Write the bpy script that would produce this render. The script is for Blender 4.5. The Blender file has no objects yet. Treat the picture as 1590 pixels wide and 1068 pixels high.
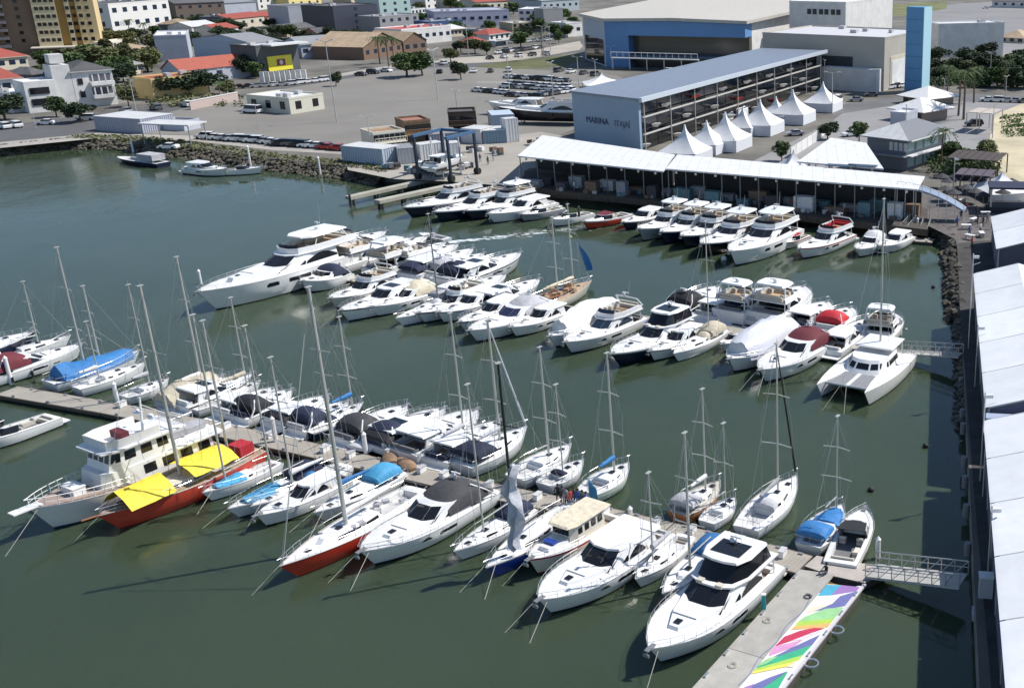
import bpy, bmesh, math, random
from mathutils import Vector, Matrix, geometry, noise
R=math.radians
random.seed(7)
SC=bpy.context.scene; COL=SC.collection
# ---------------------------------------------------------------- camera, light
F,CX,CY,CH=1720.0,1250.0,534.0,45.0
TH=math.atan(629/1720); SNT,CST=math.sin(TH),math.cos(TH)
cd=bpy.data.cameras.new('camera'); cam=bpy.data.objects.new('camera',cd); COL.objects.link(cam)
cam.location=(0,0,CH); cam.rotation_euler=(R(90)-TH,0,0)
cd.sensor_fit='HORIZONTAL'; cd.sensor_width=36; cd.lens=36*F/1590
cd.shift_x=-(CX-795)/1590; cd.clip_start=1; cd.clip_end=9000
SC.camera=cam
SUN_AZ,SUN_EL=R(68),R(50)          # azimuth measured from +Y towards +X
w=bpy.data.worlds.new('World'); SC.world=w; w.use_nodes=True
nt=w.node_tree; bg=nt.nodes['Background']; sky=nt.nodes.new('ShaderNodeTexSky')
sky.sky_type='NISHITA'; sky.sun_disc=False; sky.sun_elevation=SUN_EL; sky.sun_rotation=SUN_AZ
sky.air_density=1.0; sky.dust_density=0.3; sky.ozone_density=3.0
nt.links.new(sky.outputs[0],bg.inputs[0]); bg.inputs[1].default_value=0.095
sd=bpy.data.lights.new('sun','SUN'); sd.energy=4.3; sd.angle=R(0.5); sd.color=(1,.96,.9)
so=bpy.data.objects.new('sun',sd); COL.objects.link(so); so.rotation_euler=(R(90)-SUN_EL,0,-SUN_AZ)
so.rotation_euler=Vector((math.sin(SUN_AZ)*math.cos(SUN_EL),math.cos(SUN_AZ)*math.cos(SUN_EL),math.sin(SUN_EL))).to_track_quat('Z','Y').to_euler()
SC.view_settings.view_transform='Standard'; SC.view_settings.look='None'; SC.view_settings.gamma=1
SC.view_settings.exposure=0.32
# ---------------------------------------------------------------- survey of the place: a bearing in the photo -> metres on a level plane
def P(px,py,z=2.0):
    u=(px-CX)/F; v=(CY-py)/F
    d=(u,CST+v*SNT,-SNT+v*CST); t=(z-CH)/d[2]
    return Vector((d[0]*t,d[1]*t,z))
def zat(pt,py):
    v=(CY-py)/F
    return CH+pt[1]*(v*CST-SNT)/(CST+v*SNT)
# ---------------------------------------------------------------- materials
MATS={}
def mat(name,col,rough=.6,metal=0,var=0,scale=2,spec=.5,bump=0,bscale=20):
    if name in MATS: return MATS[name]
    m=bpy.data.materials.new(name); m.use_nodes=True; n=m.node_tree; b=n.nodes['Principled BSDF']
    b.inputs['Base Color'].default_value=(*col,1); b.inputs['Roughness'].default_value=rough
    b.inputs['Metallic'].default_value=metal; b.inputs['Specular IOR Level'].default_value=spec
    tc=n.nodes.new('ShaderNodeTexCoord')
    if var:
        no=n.nodes.new('ShaderNodeTexNoise'); no.inputs['Scale'].default_value=scale; no.inputs['Detail'].default_value=6; no.inputs['Roughness'].default_value=.65
        n.links.new(tc.outputs['Object'],no.inputs['Vector'])
        r=n.nodes.new('ShaderNodeValToRGB'); r.color_ramp.elements[0].position=.3; r.color_ramp.elements[1].position=.7
        r.color_ramp.elements[0].color=(*[max(0,c*(1-var)) for c in col],1); r.color_ramp.elements[1].color=(*[min(1,c*(1+var)) for c in col],1)
        n.links.new(no.outputs['Fac'],r.inputs['Fac'])
        # every object of one paint differs a little in tone, as weathered things do
        oi=n.nodes.new('ShaderNodeObjectInfo'); mr=n.nodes.new('ShaderNodeMapRange'); mr.inputs['To Min'].default_value=1-min(.30,var*1.2); mr.inputs['To Max'].default_value=1+min(.30,var*1.2)
        n.links.new(oi.outputs['Random'],mr.inputs['Value']); mx=n.nodes.new('ShaderNodeVectorMath'); mx.operation='SCALE'; n.links.new(r.outputs[0],mx.inputs[0]); n.links.new(mr.outputs[0],mx.inputs['Scale'])
        n.links.new(mx.outputs[0],b.inputs['Base Color'])
    if bump:
        no=n.nodes.new('ShaderNodeTexNoise'); no.inputs['Scale'].default_value=bscale; no.inputs['Detail'].default_value=4
        n.links.new(tc.outputs['Object'],no.inputs['Vector'])
        bp=n.nodes.new('ShaderNodeBump'); bp.inputs['Strength'].default_value=bump; bp.inputs['Distance'].default_value=.1
        n.links.new(no.outputs['Fac'],bp.inputs['Height']); n.links.new(bp.outputs[0],b.inputs['Normal'])
    MATS[name]=m; return m
def stripes(name,c1,c2,scale,axis='X',rough=.5,width=.5):
    if name in MATS: return MATS[name]
    m=bpy.data.materials.new(name); m.use_nodes=True; n=m.node_tree; b=n.nodes['Principled BSDF']; b.inputs['Roughness'].default_value=rough
    tc=n.nodes.new('ShaderNodeTexCoord'); sp=n.nodes.new('ShaderNodeSeparateXYZ'); n.links.new(tc.outputs['Object'],sp.inputs[0])
    a=n.nodes.new('ShaderNodeMath'); a.operation='MULTIPLY'; a.inputs[1].default_value=scale; n.links.new(sp.outputs[axis],a.inputs[0])
    f=n.nodes.new('ShaderNodeMath'); f.operation='FRACT'; n.links.new(a.outputs[0],f.inputs[0])
    g=n.nodes.new('ShaderNodeMath'); g.operation='GREATER_THAN'; g.inputs[1].default_value=width; n.links.new(f.outputs[0],g.inputs[0])
    no=n.nodes.new('ShaderNodeTexNoise'); no.inputs['Scale'].default_value=.8; no.inputs['Detail'].default_value=5; n.links.new(tc.outputs['Object'],no.inputs['Vector'])
    mx=n.nodes.new('ShaderNodeMix'); mx.data_type='RGBA'; mx.inputs['A'].default_value=(*c1,1); mx.inputs['B'].default_value=(*c2,1); n.links.new(g.outputs[0],mx.inputs['Factor'])
    m2=n.nodes.new('ShaderNodeMix'); m2.data_type='RGBA'; m2.blend_type='MULTIPLY'; m2.inputs['Factor'].default_value=.35
    n.links.new(mx.outputs['Result'],m2.inputs['A']); n.links.new(no.outputs['Fac'],m2.inputs['B'])
    n.links.new(m2.outputs['Result'],b.inputs['Base Color']); MATS[name]=m; return m
white=mat('gelcoat_white',(.80,.80,.79),.28,var=.05,scale=1.2)
cream=mat('gelcoat_cream',(.72,.68,.58),.35,var=.06,scale=1.2)
palegreen=mat('gelcoat_pale_green',(.68,.76,.66),.35,var=.05)
deckw=mat('deck_white',(.74,.74,.72),.55,var=.08,scale=1.5)
deckg=mat('deck_grey',(.50,.50,.50),.6,var=.12,scale=1.5)
teak=mat('teak',(.40,.29,.19),.6,var=.25,scale=3)
wood=mat('varnished_wood',(.28,.12,.05),.4,var=.3,scale=3)
glass=mat('tinted_glass',(.012,.014,.018),.06)
glassb=mat('blue_tinted_glass',(.02,.035,.06),.08)
navy=mat('navy_canvas',(.018,.024,.055),.8,var=.2,bump=.3,bscale=3)
black=mat('black_canvas',(.014,.014,.018),.75,var=.2,bump=.3,bscale=3)
blackp=mat('black_paint',(.012,.012,.015),.25)
charcoal=mat('charcoal_canvas',(.05,.05,.055),.8,var=.2,bump=.3,bscale=3)
greyc=mat('grey_canvas',(.42,.42,.44),.8,var=.18,scale=1,bump=1.0,bscale=1.6)
whitec=mat('white_canvas',(.70,.70,.69),.75,var=.10,bump=1.0,bscale=1.6)
creamc=mat('cream_canvas',(.56,.50,.38),.8,var=.18,bump=1.0,bscale=1.6)
bluec=mat('blue_canvas',(.03,.17,.42),.7,var=.15,bump=.4,bscale=3)
skyc=mat('light_blue_canvas',(.06,.30,.52),.7,var=.15,bump=.4,bscale=3)
maroon=mat('maroon_canvas',(.13,.02,.03),.8,var=.15,bump=.3,bscale=3)
redc=mat('red_canvas',(.45,.02,.03),.7,var=.15)
yellowc=mat('yellow_canvas',(.80,.62,.05),.7,var=.18,scale=1.1,bump=.9,bscale=1.8)
redh=mat('red_hull',(.50,.045,.025),.25,var=.12,scale=.8)
redo=mat('orange_red_hull',(.50,.06,.035),.3,var=.15,scale=.8)
orangeh=mat('orange_hull',(.66,.28,.12),.3,var=.15)
blueh=mat('blue_hull',(.02,.06,.34),.25,var=.1)
navyh=mat('navy_hull',(.012,.018,.045),.22)
greyh=mat('grey_hull',(.30,.32,.34),.3)
bootk=mat('boot_black',(.02,.02,.025),.5); bootb=mat('boot_blue',(.02,.05,.16),.5); bootr=mat('boot_red',(.25,.03,.02),.5)
alu=mat('aluminium_spar',(.52,.52,.49),.35,.3)
spar_k=mat('black_spar',(.015,.015,.018),.4)
steel=mat('stainless_steel',(.7,.7,.7),.25,.8)
rope=mat('rope',(.5,.48,.42),.9)
cush=mat('cushion_beige',(.60,.56,.48),.8,var=.08); cushd=mat('cushion_grey',(.16,.16,.17),.8)
rubber=mat('black_rubber',(.02,.02,.02),.7)
sailg=mat('furled_sail_grey',(.55,.56,.60),.8,var=.2,scale=1.5,bump=.6,bscale=2)
# ---------------------------------------------------------------- mesh builder
class MB:
    def __init__(s): s.v=[]; s.f=[]; s.m=[]
    def add(s,vs,fs,mi=0):
        o=len(s.v); s.v+= [tuple(v) for v in vs]; s.f+=[[o+i for i in f] for f in fs]; s.m+=[mi]*len(fs); return s
    def box(s,c,d,rz=0,mi=0,taper=1.0):
        x,y,z=d[0]/2,d[1]/2,d[2]/2; vs=[]
        cr,sr=math.cos(rz),math.sin(rz)
        for k,(a,b,e) in enumerate([(-x,-y,-z),(x,-y,-z),(x,y,-z),(-x,y,-z),(-x,-y,z),(x,-y,z),(x,y,z),(-x,y,z)]):
            if k>3: a*=taper; b*=taper
            vs.append((c[0]+a*cr-b*sr,c[1]+a*sr+b*cr,c[2]+e))
        return s.add(vs,[(3,2,1,0),(4,5,6,7),(0,1,5,4),(1,2,6,5),(2,3,7,6),(3,0,4,7)],mi)
    def cyl(s,a,b,r0,r1=None,n=8,mi=0,cap=True):
        a=Vector(a); b=Vector(b); r1=r0 if r1 is None else r1; d=(b-a)
        if d.length<1e-6: return s
        q=d.to_track_quat('Z','Y'); vs=[]
        for (p,r) in ((a,r0),(b,r1)):
            for i in range(n):
                t=2*math.pi*i/n; vs.append(p+q@Vector((r*math.cos(t),r*math.sin(t),0)))
        fs=[(i,(i+1)%n,n+(i+1)%n,n+i) for i in range(n)]
        if cap: fs+=[tuple(range(n-1,-1,-1)),tuple(range(n,2*n))]
        return s.add(vs,fs,mi)
    def path(s,pts,r,n=5,mi=0):
        for a,b in zip(pts,pts[1:]): s.cyl(a,b,r,r,n,mi)
        return s
    def rings(s,rings,mi=0,closed=True,c0=True,c1=True):
        n=len(rings[0]); vs=[p for r in rings for p in r]; fs=[]
        for k in range(len(rings)-1):
            for i in range(n if closed else n-1):
                j=(i+1)%n; fs.append((k*n+i,k*n+j,(k+1)*n+j,(k+1)*n+i))
        if closed and c0: fs.append(tuple(range(n-1,-1,-1)))
        if closed and c1: fs.append(tuple((len(rings)-1)*n+i for i in range(n)))
        return s.add(vs,fs,mi)
    def ball(s,c,r,n=8,mi=0,sz=1):
        rs=[]
        for k in range(n+1):
            a=-math.pi/2+math.pi*k/n; rr=max(.001,r*math.cos(a)); rs.append([(c[0]+rr*math.cos(t*2*math.pi/(n+2)),c[1]+rr*math.sin(t*2*math.pi/(n+2)),c[2]+sz*r*math.sin(a)) for t in range(n+2)])
        return s.rings(rs,mi)
    def poly(s,pts,mi=0): return s.add(pts,[tuple(range(len(pts)))],mi)
    def slab(s,pts,z0,z1,mi=0):
        # pts plan polygon (counter-clockwise)
        A=[(p[0],p[1],z0) for p in pts]; B=[(p[0],p[1],z1) for p in pts]
        return s.rings([A,B],mi)
    def build(s,name,mats,parent=None,smooth=35,loc=None):
        me=bpy.data.meshes.new(name); me.from_pydata(s.v,[],s.f)
        if not isinstance(mats,(list,tuple)): mats=[mats]
        for m in mats: me.materials.append(m)
        for p,mi in zip(me.polygons,s.m): p.material_index=min(mi,len(mats)-1)
        bm=bmesh.new(); bm.from_mesh(me); bmesh.ops.recalc_face_normals(bm,faces=bm.faces); bm.to_mesh(me); bm.free()
        if smooth:
            me.polygons.foreach_set('use_smooth',[True]*len(me.polygons)); me.set_sharp_from_angle(angle=R(smooth))
        o=bpy.data.objects.new(name,me); COL.objects.link(o)
        if parent: o.parent=parent
        if loc is not None: o.location=loc
        return o
def tag(o,label=None,cat=None,group=None,kind=None):
    if label: o['label']=label
    if cat: o['category']=cat
    if group: o['group']=group
    if kind: o['kind']=kind
    return o
def thing(name,label,cat,loc=(0,0,0),rz=0,group=None,scale=1):
    o=bpy.data.objects.new(name,None); COL.objects.link(o); o.location=loc; o.rotation_euler=(0,0,rz); o.scale=(scale,)*3
    o.empty_display_size=.5
    return tag(o,label,cat,group)
def clone(root,loc,rz,label=None,group=None,scale=None,swap=None):
    r=root.copy(); COL.objects.link(r); r.location=loc; r.rotation_euler=(0,0,rz)
    if scale is not None: r.scale=scale if isinstance(scale,(tuple,list)) else (scale,)*3
    if label: r['label']=label
    if group: r['group']=group
    for ch in list(root.children):
        c=ch.copy(); COL.objects.link(c); c.parent=r
        if swap and ch.name.split('.')[0] in swap:
            c.material_slots[0].link='OBJECT'; c.material_slots[0].material=swap[ch.name.split('.')[0]]
        for g in list(ch.children):
            d=g.copy(); COL.objects.link(d); d.parent=c
    return r
ORD=['leftmost','second from left','third from left','fourth from left','fifth from left','sixth from left','seventh from left','eighth from left','ninth from left','tenth from left']
def ordn(i,n):
    if i==0: return 'leftmost'
    if i==n-1: return 'rightmost'
    names=['','','second','third','fourth','fifth','sixth','seventh','eighth','ninth','tenth','eleventh','twelfth']
    if i<n/2: return names[i+1]+' from the left'
    return names[n-i]+' from the right'
# ================================================================ SETTING
def water_mat():
    m=bpy.data.materials.new('harbour_water'); m.use_nodes=True; n=m.node_tree; b=n.nodes['Principled BSDF']
    tc=n.nodes.new('ShaderNodeTexCoord')
    no=n.nodes.new('ShaderNodeTexNoise'); no.inputs['Scale'].default_value=.02; no.inputs['Detail'].default_value=4; n.links.new(tc.outputs['Object'],no.inputs['Vector'])
    r=n.nodes.new('ShaderNodeValToRGB'); r.color_ramp.elements[0].position=.35; r.color_ramp.elements[1].position=.65
    r.color_ramp.elements[0].color=(.040,.060,.034,1); r.color_ramp.elements[1].color=(.054,.074,.046,1)
    n.links.new(no.outputs['Fac'],r.inputs['Fac']); n.links.new(r.outputs[0],b.inputs['Base Color'])
    b.inputs['Roughness'].default_value=.07; b.inputs['IOR'].default_value=1.33
    b.inputs['Subsurface Weight'].default_value=1.0; b.inputs['Subsurface Radius'].default_value=(1.0,1.4,.9); b.inputs['Subsurface Scale'].default_value=.9   # silt-laden water: light bleeds through it
    mp=n.nodes.new('ShaderNodeMapping'); mp.inputs['Rotation'].default_value=(0,0,.4); mp.inputs['Scale'].default_value=(1,.55,1); n.links.new(tc.outputs['Object'],mp.inputs[0])
    n1=n.nodes.new('ShaderNodeTexNoise'); n1.inputs['Scale'].default_value=1.1; n1.inputs['Detail'].default_value=5; n1.inputs['Roughness'].default_value=.55; n.links.new(mp.outputs[0],n1.inputs['Vector'])
    n2=n.nodes.new('ShaderNodeTexNoise'); n2.inputs['Scale'].default_value=.12; n2.inputs['Detail'].default_value=3; n.links.new(mp.outputs[0],n2.inputs['Vector'])
    n3=n.nodes.new('ShaderNodeTexNoise'); n3.inputs['Scale'].default_value=.018; n3.inputs['Detail'].default_value=3; n.links.new(mp.outputs[0],n3.inputs['Vector'])
    w1=n.nodes.new('ShaderNodeMapRange'); w1.inputs['From Min'].default_value=.38; w1.inputs['From Max'].default_value=.62; w1.inputs['To Min'].default_value=.04; w1.inputs['To Max'].default_value=.15; n.links.new(n3.outputs['Fac'],w1.inputs['Value']); n.links.new(w1.outputs[0],b.inputs['Roughness'])
    w2=n.nodes.new('ShaderNodeMapRange'); w2.inputs['From Min'].default_value=.38; w2.inputs['From Max'].default_value=.62; w2.inputs['To Min'].default_value=.10; w2.inputs['To Max'].default_value=.30; n.links.new(n3.outputs['Fac'],w2.inputs['Value'])
    b1=n.nodes.new('ShaderNodeBump'); n.links.new(w2.outputs[0],b1.inputs['Strength']); b1.inputs['Strength'].default_value=.2; b1.inputs['Distance'].default_value=.10; n.links.new(n1.outputs['Fac'],b1.inputs['Height'])
    b2=n.nodes.new('ShaderNodeBump'); b2.inputs['Strength'].default_value=.3; b2.inputs['Distance'].default_value=.3; n.links.new(n2.outputs['Fac'],b2.inputs['Height']); n.links.new(b1.outputs[0],b2.inputs['Normal'])
    n.links.new(b2.outputs[0],b.inputs['Normal'])
    return m
mb=MB(); mb.poly([(-1500,-300,0),(600,-300,0),(600,900,0),(-1500,900,0)]); tag(mb.build('water',water_mat(),smooth=0),kind='structure')
shore=[(-60,246),(0,240),(60,233),(110,228),(190,230),(250,236),(330,246),(430,262),(530,272),(600,283),(640,284),(700,286),(800,296),(840,306),(1000,318),(1190,336),(1330,352),(1400,360),(1440,366),(1468,372),(1481,392)]
SP=[P(a,b,0) for a,b in shore]
WD=Vector((math.sin(R(6.7)),math.cos(R(6.7)),0)); WN=Vector((WD.y,-WD.x,0))   # along the seawall, and inland
W0=P(1500,740,0)+WN*.1
wtop=W0+WD*((SP[-1]-W0).dot(WD)); wbot=W0-WD*180
land=[Vector((-3500,SP[0].y+60,0)),Vector((-400,SP[0].y-8,0))]+SP[:-1]+[wtop,wbot,wbot+WN*3000,Vector((3500,4500,0)),Vector((-3500,4500,0))]
GZ=2.0
asph=mat('city_ground',(.13,.122,.105),.9,var=.5,scale=.05,bump=.2,bscale=2)
tri=geometry.tessellate_polygon([land])
mb=MB(); mb.add([(p.x,p.y,GZ) for p in land],[tuple(t) for t in tri]); tag(mb.build('ground',asph,smooth=0),kind='structure')
conc=mat('quay_concrete',(.22,.21,.19),.85,var=.3,scale=.6)
edge=[land[1]]+SP[:-1]+[wtop,wbot]
mb=MB()
for a,b in zip(edge,edge[1:]): mb.poly([(a.x,a.y,-1.5),(b.x,b.y,-1.5),(b.x,b.y,GZ),(a.x,a.y,GZ)])
tag(mb.build('embankment',conc,smooth=0),kind='structure')
def sheet(name,pts,m,lvl=1,kind='structure'):
    q=[P(a,b,GZ+.004*lvl) for a,b in pts]
    mb=MB(); mb.add([tuple(p) for p in q],[tuple(t) for t in geometry.tessellate_polygon([q])]); return tag(mb.build(name,m,smooth=0),kind=kind)
lotm=mat('lot_asphalt',(.20,.188,.168),.9,var=.12,scale=.035,bump=.15,bscale=3)
roadm=mat('road_asphalt',(.13,.13,.132),.85,var=.15,scale=.08)
pavem=mat('pavement_concrete',(.31,.29,.26),.85,var=.15,scale=.15)
sandm=mat('sand',(.40,.35,.24),.95,var=.25,scale=.08,bump=.4,bscale=1)
grassm=mat('dry_grass',(.13,.135,.055),.95,var=.45,scale=.08,bump=.5,bscale=3)
greenm=mat('green_grass',(.06,.10,.03),.95,var=.4,scale=.1)
sheet('parking_lot',[(150,206),(240,180),(330,158),(375,146),(455,136),(560,119),(640,106),(735,104),(900,112),(960,118),(990,135),(893,160),(893,200),(830,225),(800,240),(760,262),(640,262),(560,232),(440,226),(310,210)],lotm,1)
sheet('marina_yard',[(560,236),(700,222),(840,205),(893,215),(1000,245),(820,262),(800,290),(700,282),(610,278),(540,264),(535,240)],mat('yard_concrete',(.33,.305,.265),.85,var=.15,scale=.08),2)
sheet('road',[(-100,206),(0,196),(120,180),(240,165),(400,143),(500,122),(600,108),(740,98),(900,72),(905,80),(760,104),(640,106),(560,119),(455,136),(330,158),(240,180),(150,206),(0,220),(-100,232)],roadm,2)
sheet('road',[(680,92),(800,84),(900,64),(905,72),(900,78),(800,95),(700,100)],mat('pale_road',(.36,.33,.28),.9,var=.15,scale=.1),3)
sheet('grass_verge',[(735,104),(780,96),(900,84),(905,90),(880,104),(800,108)],grassm,3)
sheet('pavement',[(0,221),(150,207),(310,211),(440,227),(560,233),(540,240),(430,234),(300,219),(150,215),(0,230)],pavem,3)
sheet('pavement',[(430,130),(600,103),(700,92),(700,96),(600,107),(440,134)],pavem,4)
sheet('car_park',[(1420,10),(1600,0),(1700,60),(1600,86),(1490,84),(1440,60)],mat('far_asphalt',(.22,.215,.215),.9,var=.12,scale=.03),1)
sheet('plaza',[(1170,250),(1290,190),(1330,160),(1480,150),(1600,158),(1600,170),(1560,190),(1530,240),(1480,250),(1400,250),(1240,270)],mat('plaza_paving',(.24,.235,.235),.85,var=.12,scale=.1),2)
sheet('road',[(1290,165),(1400,150),(1480,146),(1640,150),(1640,162),(1480,158),(1400,162),(1300,178)],roadm,3)
sheet('sand_lot',[(1545,178),(1590,160),(1660,160),(1680,300),(1600,290),(1560,250),(1535,222)],sandm,3)
sheet('lawn',[(1455,118),(1500,112),(1540,110),(1540,128),(1480,130),(1440,128)],greenm,2)
sheet('grass_field',[(1340,20),(1380,8),(1470,2),(1470,14),(1400,26)],grassm,2)
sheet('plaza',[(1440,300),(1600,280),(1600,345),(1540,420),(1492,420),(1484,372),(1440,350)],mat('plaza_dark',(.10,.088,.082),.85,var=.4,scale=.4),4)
sheet('seawall_walkway',[(1486,378),(1545,372),(1560,470),(1580,620),(1620,900),(1700,1300),(1560,1300),(1512,760),(1500,600),(1490,470)],mat('walkway_painted_shade',(.055,.052,.05),.9,var=.4,scale=.5),5)  # walkway sheet coloured dark to paint in the shade of the marquees
sheet('dirt_track',[(1535,225),(1560,250),(1600,290),(1640,300),(1640,340),(1590,320),(1550,270)],sandm,5)
# painted bay lines in the lot
mb=MB(); lm=mat('road_paint',(.75,.75,.72),.7)
for i in range(34):
    a=P(742+i*5.2,128,GZ+.016); mb.box((a.x,a.y,a.z),(.12,4.8,.002))
tag(mb.build('bay_markings',lm,smooth=0),kind='structure')
# rocks: one mesh of riprap
rockm=mat('riprap_rock',(.12,.105,.08),.95,var=.5,scale=.7,bump=.5,bscale=3)
def rocks(name,line,n,wdt,h0,h1,r0,r1,m,seed):
    rr=random.Random(seed); mb=MB(); seg=[(b-a).length for a,b in zip(line,line[1:])]; tot=sum(seg)
    for i in range(n):
        t=rr.random()*tot; k=0
        while t>seg[k] and k<len(seg)-1: t-=seg[k]; k+=1
        a,b=line[k],line[k+1]; d=(b-a).normalized(); nn=Vector((-d.y,d.x,0)); q=rr.random()
        p=a+d*t-nn*((1-q)*wdt-.3); z=h0+(h1-h0)*q; r=r0+(r1-r0)*rr.random()**2
        vs=[]; 
        for (x,y,zz) in ((1,0,0),(-1,0,0),(0,1,0),(0,-1,0),(0,0,1),(0,0,-1),(.7,.7,.5),(-.7,.6,.4),(.6,-.7,.5),(-.6,-.6,.5)):
            j=.65+.6*rr.random(); vs.append((p.x+x*r*j,p.y+y*r*j,z+zz*r*j*.8))
        bm=bmesh.new(); [bm.verts.new(v) for v in vs]; bmesh.ops.convex_hull(bm,input=bm.verts); bm.verts.index_update()
        mb.add([v.co for v in bm.verts],[[v.index for v in f.verts] for f in bm.faces]); bm.free()
    return tag(mb.build(name,m,smooth=0),kind='stuff')
l1=[Vector(p) for p in SP[0:10]]
rocks('shore_rocks',l1,2600,3.4,-.3,1.9,.2,.75,rockm,3)
rocks('corner_rocks',[P(1425,362,0),P(1450,366,0),P(1470,373,0),P(1478,386,0),W0+WD*42],420,2.2,-.3,1.9,.25,.8,rockm,5)
rocks('seawall_rocks',[W0+WD*44,W0+WD*10],420,1.3,-.3,1.6,.2,.6,mat('dark_rock',(.09,.085,.075),.95,var=.4,scale=1),6)
# bank vegetation
def leaves(mb,c,rx,ry,rz,n,size,rr):
    for i in range(n):
        d=Vector((rr.gauss(0,1),rr.gauss(0,1),rr.gauss(0,1))).normalized()*(.55+.45*rr.random())
        p=Vector((c[0]+d.x*rx,c[1]+d.y*ry,c[2]+d.z*rz)); q=Vector((rr.gauss(0,1),rr.gauss(0,1),rr.gauss(0,1)+.8)).normalized().to_track_quat('Z','Y')
        sz=size*(.6+.8*rr.random()); mb.add([p+q@Vector(v) for v in ((-sz,-sz*.6,0),(sz,-sz*.5,0),(sz*.8,sz*.6,0),(-sz*.7,sz*.7,0))],[(0,1,2,3)],0)
leafm=mat('leaf_green',(.065,.105,.03),.8,var=.5,scale=.35)
leafd=mat('leaf_dark',(.035,.06,.024),.8,var=.4,scale=.35)
leafo=mat('leaf_olive',(.11,.12,.045),.8,var=.5,scale=.35)
bark=mat('bark',(.14,.10,.07),.9,var=.3,scale=3)
rr=random.Random(11); mb=MB()
for i in range(900):
    t=rr.random(); k=3+min(5,int(t*6)); a,b=SP[k],SP[k+1]; u=rr.random(); p=a.lerp(b,u)
    leaves(mb,(p.x+rr.uniform(-1,1),p.y+rr.uniform(0,4.5),1.7),1,1,.6,16,.22,rr)
tag(mb.build('bank_grass',leafo,smooth=0),kind='stuff')
# ---------------------------------------------------------------- floating pontoons
dockm=stripes('pontoon_planks',(.42,.385,.33),(.33,.30,.26),1/0.35,'Y',.85,.88)
dockside=mat('pontoon_side',(.09,.085,.075),.8)
def strip_thing(name,label,cat,pts,width,z,group=None,m=dockm,thick=.45,parent=None):
    # pts: world points; one section
    a,b=pts; d=(b-a); L=d.length; az=math.atan2(d.y,d.x)-math.pi/2
    t=thing(name,label,cat,(a.x,a.y,0),az,group)
    MB().box((0,L/2,z-.03),(width,L-.12,.06)).build('deck',m,t,smooth=0)
    MB().box((0,L/2,z-.06-thick/2),(width-.08,L-.2,thick)).build('float',dockside,t,smooth=0)
    e=MB()
    for sx in (-1,1): e.box((sx*(width/2+.05),L/2,z-.08),(.1,L-.12,.16))
    e.build('fender_edge',mat('edge_wood',(.16,.13,.10),.8),t,smooth=0)
    n=max(2,int(L/4))
    for i in range(n):
        for sx in (-1,1): MB().box((sx*(width/2-.15),(i+.5)*L/n,z+.08),(.12,.4,.16)).build('cleat',steel,t,smooth=0)
    return t
d1=[(10,606),(170,633),(330,664),(480,697),(610,727),(740,757),(870,783),(960,804),(1035,822),(1110,840),(1180,856),(1250,876)]
d1l=['at the far left beside the blue covered boats','behind the white trawler','behind the red ketch stern','behind the small blue covered sailboats','behind the dark canopied yacht','under the flapping grey sail','beside the pale green sailboat','with people and the blue banner near it','between wooden sailboat and small sloop','beside the orange hulled sailboat','behind the large near yacht','at the corner beside the painted pier']
for i,(a,b) in enumerate(zip(d1,d1[1:])):
    strip_thing('pontoon','weathered planked pontoon section '+d1l[i],'pontoon',(P(*a,.6),P(*b,.6)),2.3 if i<9 else 2.6,.6,'sections of the near pontoon')
d2=[(505,425),(640,447),(780,465),(920,485),(1060,503),(1200,520),(1290,530),(1392,546)]
d2l=['beside the superyacht stern','behind the navy hulled cruiser','behind the grey canopied yacht','behind the white covered sailboat','behind the black hulled yacht','behind the wrapped yacht','behind the catamaran','joining the upper gangway']
for i,(a,b) in enumerate(zip(d2,d2[1:])):
    strip_thing('pontoon','weathered planked pontoon section '+d2l[i],'pontoon',(P(*a,.6),P(*b,.6)),2.3,.6,'sections of the middle pontoon')
# quay promenade below the long white roof
mb=MB(); q=[P(806,292,1.3),P(840,303,1.3),P(1190,333,1.3),P(1440,362,1.3)]
# painted pier
pl0,pr0=P(1074,1068,.7),P(1219,1068,.7); pl1=P(1244,884,.7); pr1=P(1343,906,.7)
pd=((pl1-pl0).normalized()+(pr1-pr0).normalized()).normalized(); pn=Vector((pd.y,-pd.x,0))
wd=(pr0-pl0).dot(pn); az=math.atan2(pd.y,pd.x)-math.pi/2
t=thing('painted_pier','wide grey floating pier with a rainbow mural of slanting colour bands on its right half','pier',(pl0.x,pl0.y,0),az)
PL=(pl1-pl0).dot(pd); PR=(pr1-pl0).dot(pd); half=wd*.50
pierg=mat('pier_concrete',(.43,.41,.37),.8,var=.13,scale=1.1)
def pseg(xs,y0,y1,yy1,z,name,m,th=.1):
    MB().slab([(xs[0],y0),(xs[1],y0),(xs[1],yy1),(xs[0],y1)],z-th,z).build(name,m,t,smooth=0)
pseg((0,half),-14,PL*.30,PL*.30,.7,'deck',pierg); pseg((0,half),PL*.30+.05,PL,PL+.5,.7,'deck',pierg)
pseg((half+.02,wd-.25),-14,PR-2.5,PR-.3,.7,'mural_deck',mat('mural_white',(.74,.74,.72),.6,var=.06,scale=2))
MC=[('purple',(.36,.20,.50)),('slate',(.17,.18,.42)),('sky_blue',(.08,.42,.60)),('green',(.05,.46,.24)),('light_green',(.34,.66,.30)),('lime',(.46,.68,.10)),('yellow',(.85,.76,.14)),('orange',(.80,.50,.16)),('red',(.60,.04,.10)),('pink',(.72,.34,.58)),('pale_pink',(.80,.66,.72)),('cream',(.80,.74,.58))]
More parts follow.
